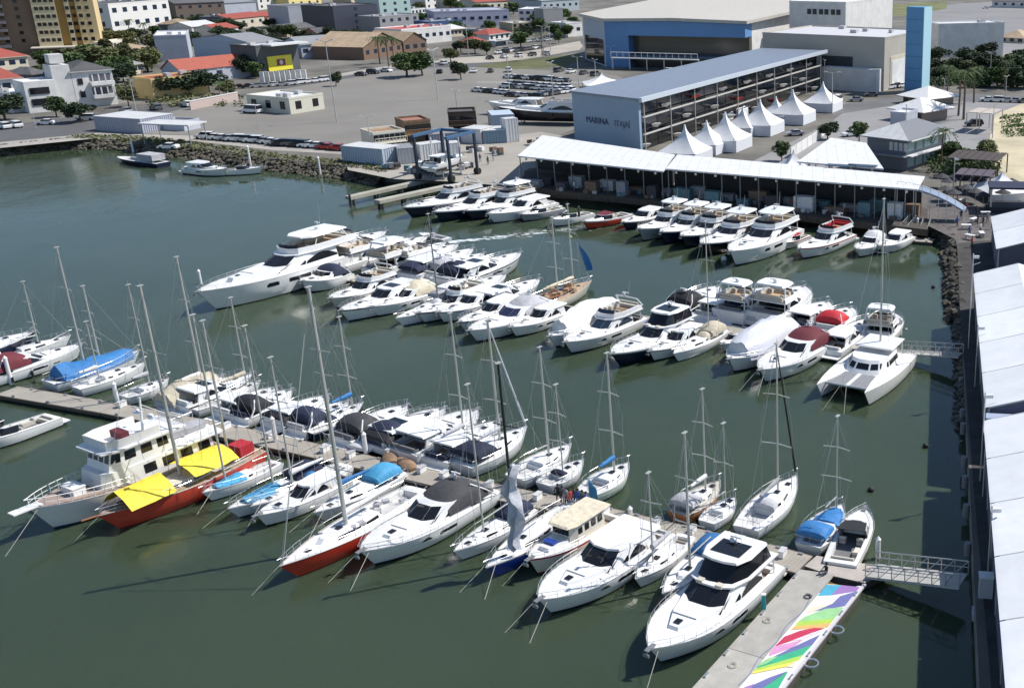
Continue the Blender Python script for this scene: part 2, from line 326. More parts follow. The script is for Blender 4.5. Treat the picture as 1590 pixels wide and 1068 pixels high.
PG=[(7,[(1215,408),(1262,365),(1345,385),(1300,427),(1205,427)]),(2,[(1205,427),(1300,427),(1235,492),(1150,496)]),(0,[(1300,427),(1375,395),(1440,415),(1400,470),(1235,492)]),(1,[(1290,497),(1400,470),(1335,563),(1130,592),(1240,545)]),(11,[(1105,562),(1240,545),(1130,592),(1075,612)]),(4,[(1070,625),(1200,575),(1320,568),(1255,636),(1030,655)]),(5,[(1030,655),(1255,636),(1235,662),(1010,683)]),(7,[(1010,683),(1235,662),(1215,690),(985,706)]),(8,[(1040,712),(1130,693),(1195,697),(1120,722),(985,775),(885,808),(945,748)]),(10,[(985,775),(1120,722),(1190,712),(1060,768)]),(9,[(885,808),(1060,768),(1000,812),(848,868),(860,838)]),(1,[(848,888),(1000,812),(1168,735),(1120,798),(905,870)]),(3,[(905,870),(1120,798),(1060,862),(770,945),(795,905)]),(4,[(795,905),(850,880),(905,870),(835,915),(780,930)]),(5,[(770,945),(1060,862),(1035,895),(740,958)]),(6,[(740,958),(1035,895),(1005,925),(725,975)]),(11,[(1005,905),(1035,893),(1000,940),(960,935)]),(1,[(690,1075),(860,998),(965,962),(800,1075)]),(3,[(800,1075),(972,960),(905,1075)]),(0,[(690,1075),(700,1062),(760,1040),(730,1078)]),(6,[(560,1210),(650,1100),(880,1080),(800,1200)]),(9,[(450,1320),(560,1210),(800,1200),(700,1320)])]
g=MB(); rz_=Matrix.Rotation(-az,3,'Z')
for i,(ci,pts) in enumerate(PG):
    q=[rz_@(P(980+x/3.975,800+y/3.975,.7)-pl0) for x,y in pts]
    q=[(max(half+.05,min(wd-.28,p.x)),min(p.y,PR-.5-(wd-p.x)*.25),.704+.0021*i) for p in q]; g.poly(q,ci)
mural=g.build('mural',[mat('mural_'+n,c,.6,var=.10,scale=1.5) for n,c in MC],t,smooth=0)
pseg((wd-.23,wd),-14,PR,PR,.75,'edge_beam',mat('edge_alu',(.6,.58,.6),.5),.16)
pseg((.05,wd-.05),-14,PL,PR-1,.55,'float',dockside,.75)
for i in range(6):
    MB().box((.2,1.5+i*PL/6,.78),(.14,.45,.16)).build('cleat',steel,t,smooth=0); MB().box((wd-.12,1.0+i*PR/6,.82),(.12,.4,.14)).build('cleat',steel,t,smooth=0)
for k_,(cx_,cy_) in enumerate(((.9,PL*.55),(half-.5,PL*.8),(1.2,PL*.2))):
    r_=MB(); r_.path([(cx_+(.14+.008*k)*math.cos(k*.6),cy_+(.14+.008*k)*math.sin(k*.6),.73+.002*k) for k in range(26)],.025,5); r_.build('rope_coil',[rope,navy,rope][k_],t)
r_=MB(); r_.path([(half-.15+.12*math.sin(k*.7),PL*.1+k*.45,.73) for k in range(26)],.022,5); r_.build('water_hose',mat('hose_blue',(.05,.15,.35),.5),t)
for yy in (PR*.36,PR*.62): 
    r_=MB(); 
    pts=[(wd+.35+.45*math.cos(k*math.pi/6),yy+.45*math.sin(k*math.pi/6),.62) for k in range(13)]; r_.path(pts,.07,6); r_.build('pile_guide',steel,t)
e=MB(); c=P(1290,872,.6)
ck=[P(1244,884,.7)+pd*.6,P(1292,893,.7),P(1342,904,.7),P(1398,880,.7),P(1330,873,.7),P(1268,862,.7)]
tt=thing('pontoon','flat concrete corner platform joining painted pier and pontoon','pontoon',(0,0,0))
MB().slab([(p.x,p.y) for p in ck],.62,.69).build('deck',mat('platform_concrete',(.42,.38,.34),.8,var=.12,scale=1),tt,smooth=0)
MB().slab([(p.x,p.y) for p in ck],.1,.61).build('float',dockside,tt,smooth=0)
# gangways
def gangway(label,a,b,w_=1.5,rails=True,trn=7):
    d=b-a; L=Vector((d.x,d.y,0)).length; az=math.atan2(d.y,d.x)-math.pi/2; dz=b.z-a.z
    t=thing('gangway',label,'gangway',(a.x,a.y,0),az)
    gm=mat('gangway_deck',(.42,.41,.39),.7,var=.12,scale=1.5)
    for i in range(trn):
        y0,y1=i*L/trn,(i+1)*L/trn-.05; z0,z1=a.z+dz*i/trn,a.z+dz*(i+1)/trn
        MB().rings([[(-w_/2,y0,z0),(w_/2,y0,z0),(w_/2,y1,z1),(-w_/2,y1,z1)],[(-w_/2,y0,z0+.08),(w_/2,y0,z0+.08),(w_/2,y1,z1+.08),(-w_/2,y1,z1+.08)]]).build('deck_panel',gm,t,smooth=0)
    for sx in (-1,1):
        m_=MB(); X=sx*w_/2
        m_.cyl((X,0,a.z+1.1),(X,L,b.z+1.1),.05,n=6); m_.cyl((X,0,a.z+.6),(X,L,b.z+.6),.035,n=6); m_.cyl((X,0,a.z-.05),(X,L,b.z-.05),.07,n=6)
        for i in range(trn+1): m_.cyl((X,L*i/trn,a.z+dz*i/trn),(X,L*i/trn,a.z+dz*i/trn+1.1),.045,n=5)
        for i in range(trn): m_.cyl((X,L*i/trn,a.z+dz*i/trn),(X,L*(i+1)/trn,a.z+dz*(i+1)/trn+1.1),.03,n=5)
        m_.build('railing',mat('galvanised',(.45,.45,.43),.45,.4),t)
    return t
gangway('grey truss gangway with railings from the corner platform to seawall',P(1352,886,.9),P(1496,908,1.7)+Vector((0,0,.3)),2.0)
gangway('grey truss gangway from the middle pontoon to the seawall',P(1392,546,.8),P(1492,552,1.8),1.5)
# ---------------------------------------------------------------- buildings
def flat_label(**k): return k
def winmesh(w,h,fr=.12):
    k=('win',round(w,1),round(h,1))
    if k not in MCACHE:
        a=MB().box((0,-.04,h/2),(w,.08,h)); o=a.build('window',[glassb],None,smooth=0); MCACHE[k]=o.data; bpy.data.objects.remove(o)
    return MCACHE[k]
MCACHE={}
def put(name,me,parent,loc,rz=0):
    o=bpy.data.objects.new(name,me); COL.objects.link(o); o.parent=parent; o.location=loc; o.rotation_euler=(0,0,rz); return o
def bld(name,label,*a_,**k_):
    if isinstance(a_[0],str): return bld_(name,label,*a_[1:],cat=a_[0],**k_)
    return bld_(name,label,*a_,**k_)
def bld_(name,label,A,B,depth,ytop,wallm,roofm,roof='flat',fw=(0,0),rw=(0,0),lw=(0,0),win=(1.6,1.3),cat='building',H=None,over=.4,rh=2.5,group=None,winm=None,extra=None,right_skew=0):
    a=P(*A); b=P(*B); d=b-a; W=Vector((d.x,d.y,0)).length; rz=math.atan2(d.y,d.x)
    if H is None: H=zat(a,ytop)-GZ
    t=thing(name,label,cat,(a.x,a.y,GZ),rz,group)
    wl=MB().box((W/2,depth/2,H/2),(W,depth,H)).build('wall',wallm,t,smooth=0)
    if roof=='flat':
        m=MB(); th=.35; m.box((W/2,depth/2,H+.08),(W-.5,depth-.5,.16)); m.build('roof',roofm,t,smooth=0)
        m=MB(); 
        for (cx,cy,sx,sy) in ((W/2,.1,W+.1,.3),(W/2,depth-.1,W+.1,.3),(.1,depth/2,.3,depth-.5),(W-.1,depth/2,.3,depth-.5)): m.box((cx,cy,H+.28),(sx,sy,.55))
        m.build('parapet',wallm,t,smooth=0)
        if W>8 and depth>8:
            rr=random.Random(int(abs(a.x*7+a.y)))
            for i in range(2+int(W/14)): MB().box((rr.uniform(2,W-2),rr.uniform(2,depth-2),H+.16+.5),(rr.uniform(1,2.2),rr.uniform(1,2.2),1.0)).build('roof_unit',mat('roof_unit',(.5,.5,.5),.6,.2),t,smooth=0)
    elif roof=='gable':      # ridge along X
        o=over; m=MB(); m.add([(-o,-o,H),(W+o,-o,H),(W+o,depth/2,H+rh),(-o,depth/2,H+rh),(W+o,depth+o,H),(-o,depth+o,H)],[(0,1,2,3),(3,2,4,5)]); 
        m.add([(-o,-o,H-.15),(W+o,-o,H-.15),(W+o,-o,H),(-o,-o,H)],[(0,1,2,3)]); m.build('roof',roofm,t,smooth=0)
        MB().add([(0,0,H),(0,depth,H),(0,depth/2,H+rh*.93),(W,0,H),(W,depth,H),(W,depth/2,H+rh*.93)],[(0,1,2),(3,5,4)]).build('gable_wall',wallm,t,smooth=0)
    elif roof=='gabley':     # ridge along Y
        o=over; MB().add([(-o,-o,H),(W/2,-o,H+rh),(W/2,depth+o,H+rh),(-o,depth+o,H),(W+o,-o,H),(W+o,depth+o,H)],[(0,1,2,3),(1,4,5,2)]).build('roof',roofm,t,smooth=0)
        MB().add([(0,0,H),(W,0,H),(W/2,0,H+rh*.93),(0,depth,H),(W,depth,H),(W/2,depth,H+rh*.93)],[(0,1,2),(3,5,4)]).build('gable_wall',wallm,t,smooth=0)
    elif roof=='hip':
        o=over+.2; k=min(W,depth)/2
        if W>=depth: r0,r1=(k,depth/2),(W-k,depth/2)
        else: r0,r1=(W/2,k),(W/2,depth-k)
        c=[(-o,-o,H),(W+o,-o,H),(W+o,depth+o,H),(-o,depth+o,H),(r0[0],r0[1],H+rh),(r1[0],r1[1],H+rh)]
        fs=[(0,1,5,4),(1,2,5),(2,3,4,5),(3,0,4)] if W>=depth else [(0,1,4),(1,2,5,4),(2,3,5),(3,0,4,5)]
        g_=MB().add(c,fs); g_.m=[1 if (i==(len(fs)-1) or (i==0)) and name=='two_storey_pavilion' else 0 for i in range(4)]; g_.build('roof',[roofm,whiter],t,smooth=0)
        MB().slab([(-o,-o),(W+o,-o),(W+o,depth+o),(-o,depth+o)],H-.2,H-.01).build('eave',wallm,t,smooth=0)
    elif roof=='shed':
        MB().rings([[(-over,-over,H),(W+over,-over,H),(W+over,depth+over,H+rh),(-over,depth+over,H+rh)],[(-over,-over,H+.3),(W+over,-over,H+.3),(W+over,depth+over,H+rh+.3),(-over,depth+over,H+rh+.3)]]).build('roof',roofm,t,smooth=0)
    ww,wh=win; me=winmesh(ww,wh)
    if winm:
        me=me.copy(); me.materials[0]=winm
    def facade(nc,nr,L,fn):
        for i in range(nc):
            for j in range(nr): 
                x=(i+.5)*L/nc; z=(j+.55)*H/nr-wh/2+.1
                fn(x,max(.3,z))
    if fw[0]: facade(fw[0],fw[1],W,lambda x,z:put('window',me,wl,(x,0,z),0))
    if rw[0]: facade(rw[0],rw[1],depth,lambda x,z:put('window',me,wl,(W,x,z),math.pi/2))
    if lw[0]: facade(lw[0],lw[1],depth,lambda x,z:put('window',me,wl,(0,x,z),-math.pi/2))
    t['_']=0; del t['_']
    return t,W,H
wwall=mat('white_wall',(.70,.69,.67),.8,var=.13,scale=.35); gwall=mat('grey_blue_wall',(.44,.46,.52),.8,var=.08,scale=.3)
cwall=mat('cream_wall',(.60,.55,.44),.8,var=.08,scale=.3); beige=mat('beige_wall',(.50,.46,.40),.8,var=.06,scale=.2)
dwall=mat('dark_grey_wall',(.09,.095,.10),.7,var=.15,scale=.3); ywall=mat('ochre_wall',(.62,.46,.20),.8,var=.1,scale=.3)
redt=stripes('red_tiles',(.42,.10,.07),(.30,.06,.05),2.5,'Y',.8,.7); bright_red=stripes('bright_red_roof',(.46,.12,.075),(.38,.09,.06),1.2,'X',.7,.85)
greyr=stripes('grey_sheet_roof',(.34,.345,.36),(.27,.275,.29),1,'X',.6,.85); whiter=stripes('white_sheet_roof',(.74,.74,.73),(.62,.62,.62),.5,'X',.5,.92)
darkr=mat('dark_roof',(.10,.10,.105),.8,var=.3,scale=.5); tanr=mat('tan_roof',(.36,.27,.18),.8,var=.2,scale=.4)
tealw=mat('pale_teal_glass',(.35,.47,.46),.3)
# ================================================================ BOATS
DK=[[P(*p,0) for p in d1],[P(*p,0) for p in d2]]
def dockdist(pb,dn):
    best=None
    for ln_ in DK:
        for a,b in zip(ln_,ln_[1:]):
            e=b-a; r=pb-a; den=dn.x*e.y-dn.y*e.x
            if abs(den)<1e-6: continue
            # pb - dn*t = a + e*u
            u=(dn.x*r.y-dn.y*r.x)/den; t=(e.x*r.y-e.y*r.x)/-den if False else ((r-e*u).dot(dn))
            if -.02<=u<=1.02 and t>0 and (best is None or t<best): best=t
    return None if best is None else best-1.2
class Boat:
    def __init__(s,name,label,cat,bow,stern,B,kind='motor',zb=1.9,zs=1.3,L=None,az=None,group=None,hull=white,boot=bootk,stripe=None,deck=None,off=None):
        pb=P(*bow,zb); ps=P(*stern,zs); d=pb-ps; d.z=0
        if az is not None:
            dn=Vector((math.sin(R(az)),math.cos(R(az)),0))
            if dn.dot(d)<0: dn=-dn
        else: dn=d.normalized()
        if L is None: L=d.length
        lim=dockdist(pb,dn)
        if lim is not None and L<22 and lim<L and lim>.5*L: L=lim
        s.L,s.B,s.kind,s.zb,s.zs=L,B,kind,zb,zs
        c=Vector((pb.x,pb.y,0))-dn*L/2
        s.t=thing(name,label,cat,(c.x,c.y,0),math.atan2(dn.y,dn.x)-math.pi/2,group)
        # small natural list and trim
        s.c=c; s.d=dn; s.hullm=hull
        rr=random.Random(int(c.x*31+c.y*17)); s.rr=rr
        m=MB(); N=16; rgs=[]
        for i in range(N+1):
            t=i/N; b=s.hb(t); z=s.sh(t); y=-L/2+L*t; u=max(0,(t-.45)/.55)
            rake=(.09 if kind!='sail' else .10)*L
            def pt(f,zz,fl):
                ff=f*(1-fl*u**1.6); yy=y-rake*(1-zz/z)*u**3+(0.03*L*(zz/z-1)*-(1-t)**8 if kind=='sail' else 0)
                return b*ff,yy,zz
            pr=[pt(.50,-.45,.8),pt(.84,.0,.62),pt(.90,.16,.58),pt(.97,z*.55,.28),pt(1.0,z-.16,.03),pt(1.0,z,0)]
            if kind=='sail': pr=[pt(.30,-.45,.7),pt(.76,.0,.4),pt(.82,.12,.35),pt(.94,z*.5,.15),pt(1.0,z-.12,.02),pt(1.0,z,0)]
            rgs.append([(-x,yy,zz) for x,yy,zz in reversed(pr)]+[(x,yy,zz) for x,yy,zz in pr])
        n=12
        vs=[p for r in rgs for p in r]; m.v=vs
        for k in range(N):
            for j in range(n-1):
                if j==5: continue
                mi={0:2,1:0,2:0,3:1,4:1,6:1,7:1,8:0,9:0,10:2}[j]
                m.f.append([k*n+j,k*n+j+1,(k+1)*n+j+1,(k+1)*n+j]); m.m.append(mi)
        m.f.append(list(range(n))); m.m.append(0)
        s.hull=m.build('hull',[hull,boot,stripe or hull],s.t)
        s.deckm=deck or deckw
    def hb(s,t):
        B=s.B/2
        if s.kind=='sail':
            if t<.42: return B*(.68+.32*math.sin(t/.42*math.pi/2))
            u=(t-.42)/.58; return B*max(.015,1-u**2.0)
        if t<.5: return B*(.90+.10*math.sin(t*math.pi))
        u=(t-.5)/.5; return B*max(.03,(1-u**2.6)**.9 if u<1 else .03)
    def sh(s,t):
        if s.kind=='sail': return s.zs+(s.zb-s.zs)*(max(0,t-.15)/.85)**1.6
        return s.zs+(s.zb-s.zs)*(t**1.5)
    def y(s,t): return -s.L/2+s.L*t
    def deck(s,c0,c1,drop,m=None,floorm=None,inner=.72):
        mb=MB(); ts=sorted(set([i/14 for i in range(15)]+[c0-.002,c0,c1,c1+.002])); ts=[t for t in ts if 0<=t<=1]; n=6; vs=[]
        for t in ts:
            b=s.hb(t)*.985; z=s.sh(t)-.03; cam_=.05*b
            for f in (-1,-inner-.01,-inner,inner,inner+.01,1):
                zz=z+cam_*(1-abs(f)**2)*1.5
                if abs(f)<=inner and c0-.0001<=t<=c1+.0001: zz=z-drop
                vs.append((b*f,s.y(t),zz))
        mb.v=vs
        for k in range(len(ts)-1):
            for j in range(n-1):
                low= j==2 and ts[k]>=c0-.0001 and ts[k+1]<=c1+.0001
                mb.f.append([k*n+j,k*n+j+1,(k+1)*n+j+1,(k+1)*n+j]); mb.m.append(1 if low else 0)
        mb.build('deck',[m or s.deckm,floorm or teak],s.t,smooth=30)
        # toe rail
        g=MB()
        for sx in (-1,1): g.path([(sx*s.hb(i/14),s.y(i/14),s.sh(i/14)+.02) for i in range(15)],.035,4)
        g.build('rub_rail',mat('rub_rail',(.35,.35,.36),.5),s.hull)
    def rail(s,t0,t1,h=.6,n=8,close=True,r=.022,mats=None):
        g=MB()
        pts={}
        for sx in (-1,1):
            pts[sx]=[(sx*s.hb(t0+(t1-t0)*i/n)*.93,s.y(t0+(t1-t0)*i/n),s.sh(t0+(t1-t0)*i/n)+h) for i in range(n+1)]
            g.path(pts[sx],r,4); 
            for i in range(0,n+1): 
                p=pts[sx][i]; g.cyl((p[0],p[1],p[2]-h),p,r*.8,n=4,cap=False)
            if s.L>7: g.path([(p[0],p[1],p[2]-h*.5) for p in pts[sx]],r*.6,4)
        if close: 
            a,b=pts[-1][-1],pts[1][-1]; e=(0,a[1]+.35,a[2]); g.path([a,e,b],r,4)
        g.build('guard_rail',mats or steel,s.t)
    def lines(s,side=(-1,1),ln=5,name='mooring_line'):
        # from the bow cleats down and outward into the water
        for sx in side:
            MB().cyl((sx*.35,s.L/2-.7,s.zb),(sx*1.3,s.L/2+ln*.55,-.3),.022,n=5).build(name,rope,s.t)
    def fenders(s,side,ts,m=None,r=.14):
        for t in ts:
            x=side*(s.hb(t)+r*.6); z=s.sh(t); g=MB(); g.cyl((x,s.y(t),z-.95),(x,s.y(t),z-.35),r,n=8); g.cyl((x,s.y(t),z-.35),(side*s.hb(t),s.y(t),z+.05),.015,n=4); g.build('fender',m or navy,s.t)
    def anchor(s):
        g=MB(); y0=s.L/2; g.box((0,y0-.1,s.zb+.03),(.35,.9,.08)); g.cyl((0,y0-.2,s.zb+.1),(0,y0+.4,s.zb-.25),.05,n=5); g.box((0,y0+.35,s.zb-.3),(.45,.12,.2)); g.build('anchor',mat('anchor_steel',(.4,.4,.4),.4,.6),s.t)
    def hatch(s,t,x=0,r=.26,z=0,m=None):
        g=MB(); yy=s.y(t); zz=s.sh(t)+.03+z; g.box((x,yy,zz+.03),(r*2,r*2,.06)); g.build('hatch',m or glass,s.t)
    def frustum(s,name,lo,hi,z0,z1,m,cap0=False):
        # lo, hi: right hand plan points from aft to fore (x in metres, y in metres)
        a=[(x,y,z0) for x,y in lo]+[(-x,y,z0) for x,y in reversed(lo)]; b=[(x,y,z1) for x,y in hi]+[(-x,y,z1) for x,y in reversed(hi)]
        g=MB(); g.rings([a,b],c0=cap0); s.last=g.build(name,m,s.t,smooth=28); return a,b
    def band(s,name,ab,edges,f0,f1,ins=.06,off=.02,m=None,arch=False,split=1,join=False):
        a,b=ab; n=len(a); out=[]; g=MB()
        for e in edges:
            A0,A1,B0,B1=Vector(a[e]),Vector(a[(e+1)%n]),Vector(b[e]),Vector(b[(e+1)%n])
            W=(A1-A0).length; i0=ins/max(W,.01)
            def q(u,f): return A0.lerp(A1,u).lerp(B0.lerp(B1,u),f)
            nn=(A1-A0).cross(B0-A0)
            if nn.length<1e-6: continue
            nn.normalize(); mid=q(.5,.5)
            if nn.dot(mid-Vector((0,sum(v[1] for v in a)/n,mid.z)))<0: nn=-nn
            for sp in range(split):
                ua,ub=sp/split+i0,(sp+1)/split-i0
                us=[ua,ub] if not arch else [ua+(ub-ua)*k/6 for k in range(7)]
                lo=[q(u,f0)+nn*off for u in us]
                if arch: hi=[q(u,f0+(f1-f0)*math.sin(math.pi*(.12+.80*k/6)))+nn*off for k,u in enumerate(us)]
                else: hi=[q(u,f1)+nn*off for u in us]
                k=len(us); g.add(lo+hi,[(i,i+1,k+i+1,k+i) for i in range(k-1)])
                if not join: g.build(name,m or glass,s.last,smooth=0); g=MB()
        if join and g.v: g.build(name,m or glass,s.last,smooth=0)
def dome(s,name,y0,y1,w0,w1,z0,h,m,n=5,droop=.0,back=.0):
    # canvas stretched over bows: arch sections lofted along the boat
    rg=[]
    for k in range(n+1):
        u=k/n; yy=y0+(y1-y0)*u; w=w0+(w1-w0)*u; hh=h*(math.sin(math.pi*(.18+.70*u))**.5)
        if k in(0,n): hh*=.86
        rg.append([(w*math.cos(a)*(1 if abs(math.cos(a))<.9 else 1),yy,z0+hh*max(0,math.sin(a))**.55) for a in [math.pi*j/10 for j in range(11)]])
    g=MB(); g.rings(rg,closed=False)
    for r_ in (rg[0],rg[-1]): g.poly(r_)
    return g.build(name,m,s.t,smooth=50)
def motor(label,bow,stern,B,style,hull=white,stripe=None,cover=None,L=None,az=None,zb=None,zs=None,rails=True,ln=(-1,1),fend=None,group=None,name='motor_yacht',cat='motor yacht',glassm=glass,sun=None,fendm=None,hw=True,boot=bootk,deckm=None,arch=True):
    # rough length to set freeboards
    pb=P(*bow,1.6); ps=P(*stern,1.2); L0=L or (pb-ps).length
    zb=zb or (.65+.085*L0); zs=zs or (.55+.045*L0)
    if L0>9 and L0<22: B*=1.12
    s=Boat(name,label,cat,bow,stern,B,'motor',zb,zs,L,az,group,hull,boot,stripe,deckm); L=s.L; k=L/14.0
    if style=='open':
        s.deck(.06,.62,.45,floorm=cushd); ab=s.frustum('console',[(.30*B,.62*L-L/2-.5),(.26*B,.70*L-L/2)],[(.27*B,.62*L-L/2-.35),(.2*B,.66*L-L/2)],s.sh(.6)-.1,s.sh(.6)+.25,deckw)
        a=[(.42*B,s.y(.48)),(.36*B,s.y(.66)),(.15*B,s.y(.72))]; b=[(.38*B,s.y(.46)),(.30*B,s.y(.60)),(.12*B,s.y(.64))]
        g=MB(); A=[(x,y,s.sh(.6)) for x,y in a]+[(-x,y,s.sh(.6)) for x,y in reversed(a)]; Bq=[(x,y,s.sh(.6)+.65) for x,y in b]+[(-x,y,s.sh(.6)+.65) for x,y in reversed(b)]
        g.rings([A,Bq],closed=False); g.build('windscreen',glassm,s.t)
        g=MB(); g.path(Bq,.04,5); g.build('windscreen_frame',white,s.t)
        for (x,t,w,d) in ((0,.10,B*.6,.5),(.24*B,.45,.5,.55),(-.24*B,.45,.5,.55),(B*.27,.25,.45,L*.14)): 
            g=MB(); z=s.sh(t)-.45; g.box((x,s.y(t),z+.2),(w,d,.4)); g.box((x,s.y(t)-d/2+.06,z+.45),(w,.12,.35)); g.build('seat',cush,s.t)
        if cover: 
            g=MB(); pts=[(x,y,s.sh(.55)+.68+.02*i) for i,(x,y) in enumerate(b)]; g.add([(-.4*B,s.y(.40),s.sh(.4)+.95),(.4*B,s.y(.40),s.sh(.4)+.95),(.3*B,s.y(.62),s.sh(.5)+.72),(-.3*B,s.y(.62),s.sh(.5)+.72),(-.4*B,s.y(.40),s.sh(.4)+.90),(.4*B,s.y(.40),s.sh(.4)+.90),(.3*B,s.y(.62),s.sh(.5)+.67),(-.3*B,s.y(.62),s.sh(.5)+.67)],[(0,1,2,3),(7,6,5,4),(0,1,5,4),(1,2,6,5),(2,3,7,6),(3,0,4,7)]); g.build('sun_top',cover,s.t,smooth=0)
        if L>6.5: g=MB(); g.box((0,s.y(0)-.35,.35),(B*.8,.8,.1)); g.build('swim_platform',deckw,s.t)
        if rails: s.rail(.68,.985,.4,5)
        s.anchor()
        return s
    s.deck(.03,.27,.35*k,floorm=teak)
    D=s.sh(.45)-.02; Df=s.sh(.65)-.02
    # foredeck trunk
    tr=s.frustum('foredeck_trunk',[(.36*B,s.y(.52)),(.28*B,s.y(.68)),(.10*B,s.y(.84))],[(.32*B,s.y(.53)),(.23*B,s.y(.67)),(.07*B,s.y(.80))],Df-.35*k,Df+.42*k,white)
    if L>9:
        g=MB(); g.box((0,s.y(.66),Df+.42*k+.05),(B*.36,L*.09,.10)); g.build('sun_pad',mat('sun_pad',(.74,.73,.71),.8,var=.06),s.t)
    s.hatch(.76,0,.24,z=.42*k-.1)
    s.anchor()
    hc=1.25*k**.6                                    # cabin height above side deck
    full=style in('fly','flytop','enclosed')
    ya=s.y(.20 if full else .26)
    lo=[(.40*B,ya),(.41*B,s.y(.44)),(.34*B,s.y(.60)),(.17*B,s.y(.665))]; hi=[(.36*B,ya+.1),(.36*B,s.y(.38)),(.29*B,s.y(.455)),(.14*B,s.y(.485))]
    if style=='wrap':
        rg=[]
        for kk in range(9):
            u=kk/8; t=.0+.84*u; hh=(1.2+1.6*math.sin(math.pi*min(1,.15+u*.75))**1.2)*k; w_=s.hb(t)*1.03
            rg.append([(w_*math.cos(a)*(1-.25*max(0,math.sin(a))),s.y(t),s.sh(t)-.45+(hh+.5)*max(0,math.sin(a))**.6+s.rr.uniform(-.22,.22)*(0<j<10)) for j,a in enumerate([math.pi*j/10 for j in range(11)])])
        g=MB(); g.rings(rg,closed=False); g.poly(rg[0]); g.poly(rg[-1]); g.build('shrink_wrap',cover or whitec,s.t,smooth=40)
        if rails: s.rail(.7,.98,.5,5)
        for sx in ln: s.lines((sx,),5)
        return s
    cab=s.frustum('cabin',lo,hi,D-.05,D+hc,white)
    s.band('windshield',cab,[2,3,4],.10,.97,.0,m=glassm,join=True,off=.025); 
    s.band('side_window',cab,[1,0],.30,.86,.08,m=glassm,arch=True); s.band('side_window',cab,[5,6],.30,.86,.08,m=glassm,arch=True)
    s.band('saloon_door',cab,[7],.05,.88,.35,m=glassm)
    # hull windows
    if hw and L>9.5:
        for sx in (-1,1):
            for (t0,t1) in ((.42,.56),(.62,.69)):
                g=MB()
                for (ta,tb) in [(t0+(t1-t0)*i/3,t0+(t1-t0)*(i+1)/3) for i in range(3)]:
                    def hp(t,f):
                        z=s.sh(t); u=max(0,(t-.45)/.55); ff=.97*(1-.28*u**1.6)+(1.0*(1-.03*u**1.6)-.97*(1-.28*u**1.6))*((f-.55)/.45)
                        yy=s.y(t)-.09*L*(1-f)*u**3; return (sx*(s.hb(t)*ff+.015),yy,z*f)
                    g.add([hp(ta,.60),hp(tb,.60),hp(tb,.80),hp(ta,.80)],[(0,1,2,3)])
                g.build('hull_window',glass,s.hull,smooth=0)
    zt=D+hc
    if style=='coupe':
        rf=[(.39*B,ya-.14*L),(.40*B,s.y(.30)),(.31*B,s.y(.46)),(.14*B,s.y(.49))]
        s.frustum('roof',rf,[(x*.93,y) for x,y in rf],zt,zt+.16,white,True)
        if sun: MB().box((0,s.y(.36),zt+.185),(B*.42,L*.10,.05)).build('sunroof',glass,s.t,smooth=0)
        for sx in (-1,1): g=MB(); g.add([(sx*.36*B,ya-.12*L,s.sh(.12)),(sx*.36*B,ya-.04*L,s.sh(.12)),(sx*.36*B,ya+.02*L,zt),(sx*.36*B,ya-.08*L,zt),(sx*.33*B,ya-.12*L,s.sh(.12)),(sx*.33*B,ya-.04*L,s.sh(.12)),(sx*.33*B,ya+.02*L,zt),(sx*.33*B,ya-.08*L,zt)],[(0,1,2,3),(7,6,5,4),(0,1,5,4),(1,2,6,5),(2,3,7,6),(3,0,4,7)]); g.build('roof_support',white,s.t,smooth=0)
        ztop=zt+.16
        if cover: dome(s,'aft_awning',s.y(.02),ya-.02*L,.44*B,.40*B,zt-1.0*k,1.0*k,cover)
    elif style=='bimini':
        dome(s,'canopy',s.y(.12),s.y(.44),.44*B,.40*B,D+.25,hc*1.0+.45,cover or navy); ztop=D+hc+.7
        g=MB(); 
        for sx in (-1,1): g.path([(sx*.45*B,s.y(.05),s.sh(.1)),(sx*.43*B,s.y(.14),D+hc*.75),(sx*.30*B,s.y(.22),D+hc+.52)],.07,6)
        g.build('radar_arch',white,s.t)
    elif style in('fly','flytop','enclosed'):
        rf=[(.42*B,s.y(.06)),(.42*B,s.y(.34)),(.33*B,s.y(.455)),(.15*B,s.y(.49))]
        s.frustum('flybridge_deck',rf,[(x*1.02,y) for x,y in rf],zt,zt+.14,white,True)
        [MB().cyl((q*.38*B,s.y(.08),s.sh(.08)),(q*.38*B,s.y(.09),zt),.06,n=6).build('deck_post',white,s.t) for q in (-1,1)]
        z1=zt+.14
        if style=='enclosed':
            lo2=[(.37*B,s.y(.10)),(.37*B,s.y(.34)),(.27*B,s.y(.43)),(.1*B,s.y(.455))]; hi2=[(.33*B,s.y(.13)),(.33*B,s.y(.31)),(.24*B,s.y(.37)),(.1*B,s.y(.385))]
            s.frustum('enclosure',lo2,hi2,z1,z1+1.15*k**.5,cover or glassm)
            z2=z1+1.15*k**.5; r2=[(.36*B,s.y(.13)),(.37*B,s.y(.30)),(.28*B,s.y(.385)),(.1*B,s.y(.40))]
            s.frustum('hardtop',r2,[(x*.92,y) for x,y in r2],z2,z2+.18,white,True)
            MB().box((0,s.y(.27),z2+.20),(B*.46,L*.13,.05)).build('sunroof',glass,s.t,smooth=0); ztop=z2+.2
            for sx in (-1,1): 
                g=MB(); g.box((sx*.15*B,s.y(.475),z1+.02),(.5,.45,.25)); g.build('helm_seat',cush,s.t)
        else:
            # coaming, screen, seats
            lo2=[(.41*B,s.y(.07)),(.41*B,s.y(.34)),(.31*B,s.y(.44)),(.13*B,s.y(.465))]; 
            A=[(x,y,z1) for x,y in lo2]+[(-x,y,z1) for x,y in reversed(lo2)]; h_=.55*k**.5
            Bq=[(x*.98,y-.05,z1+h_) for x,y in lo2]+[(-x*.98,y-.05,z1+h_) for x,y in reversed(lo2)]
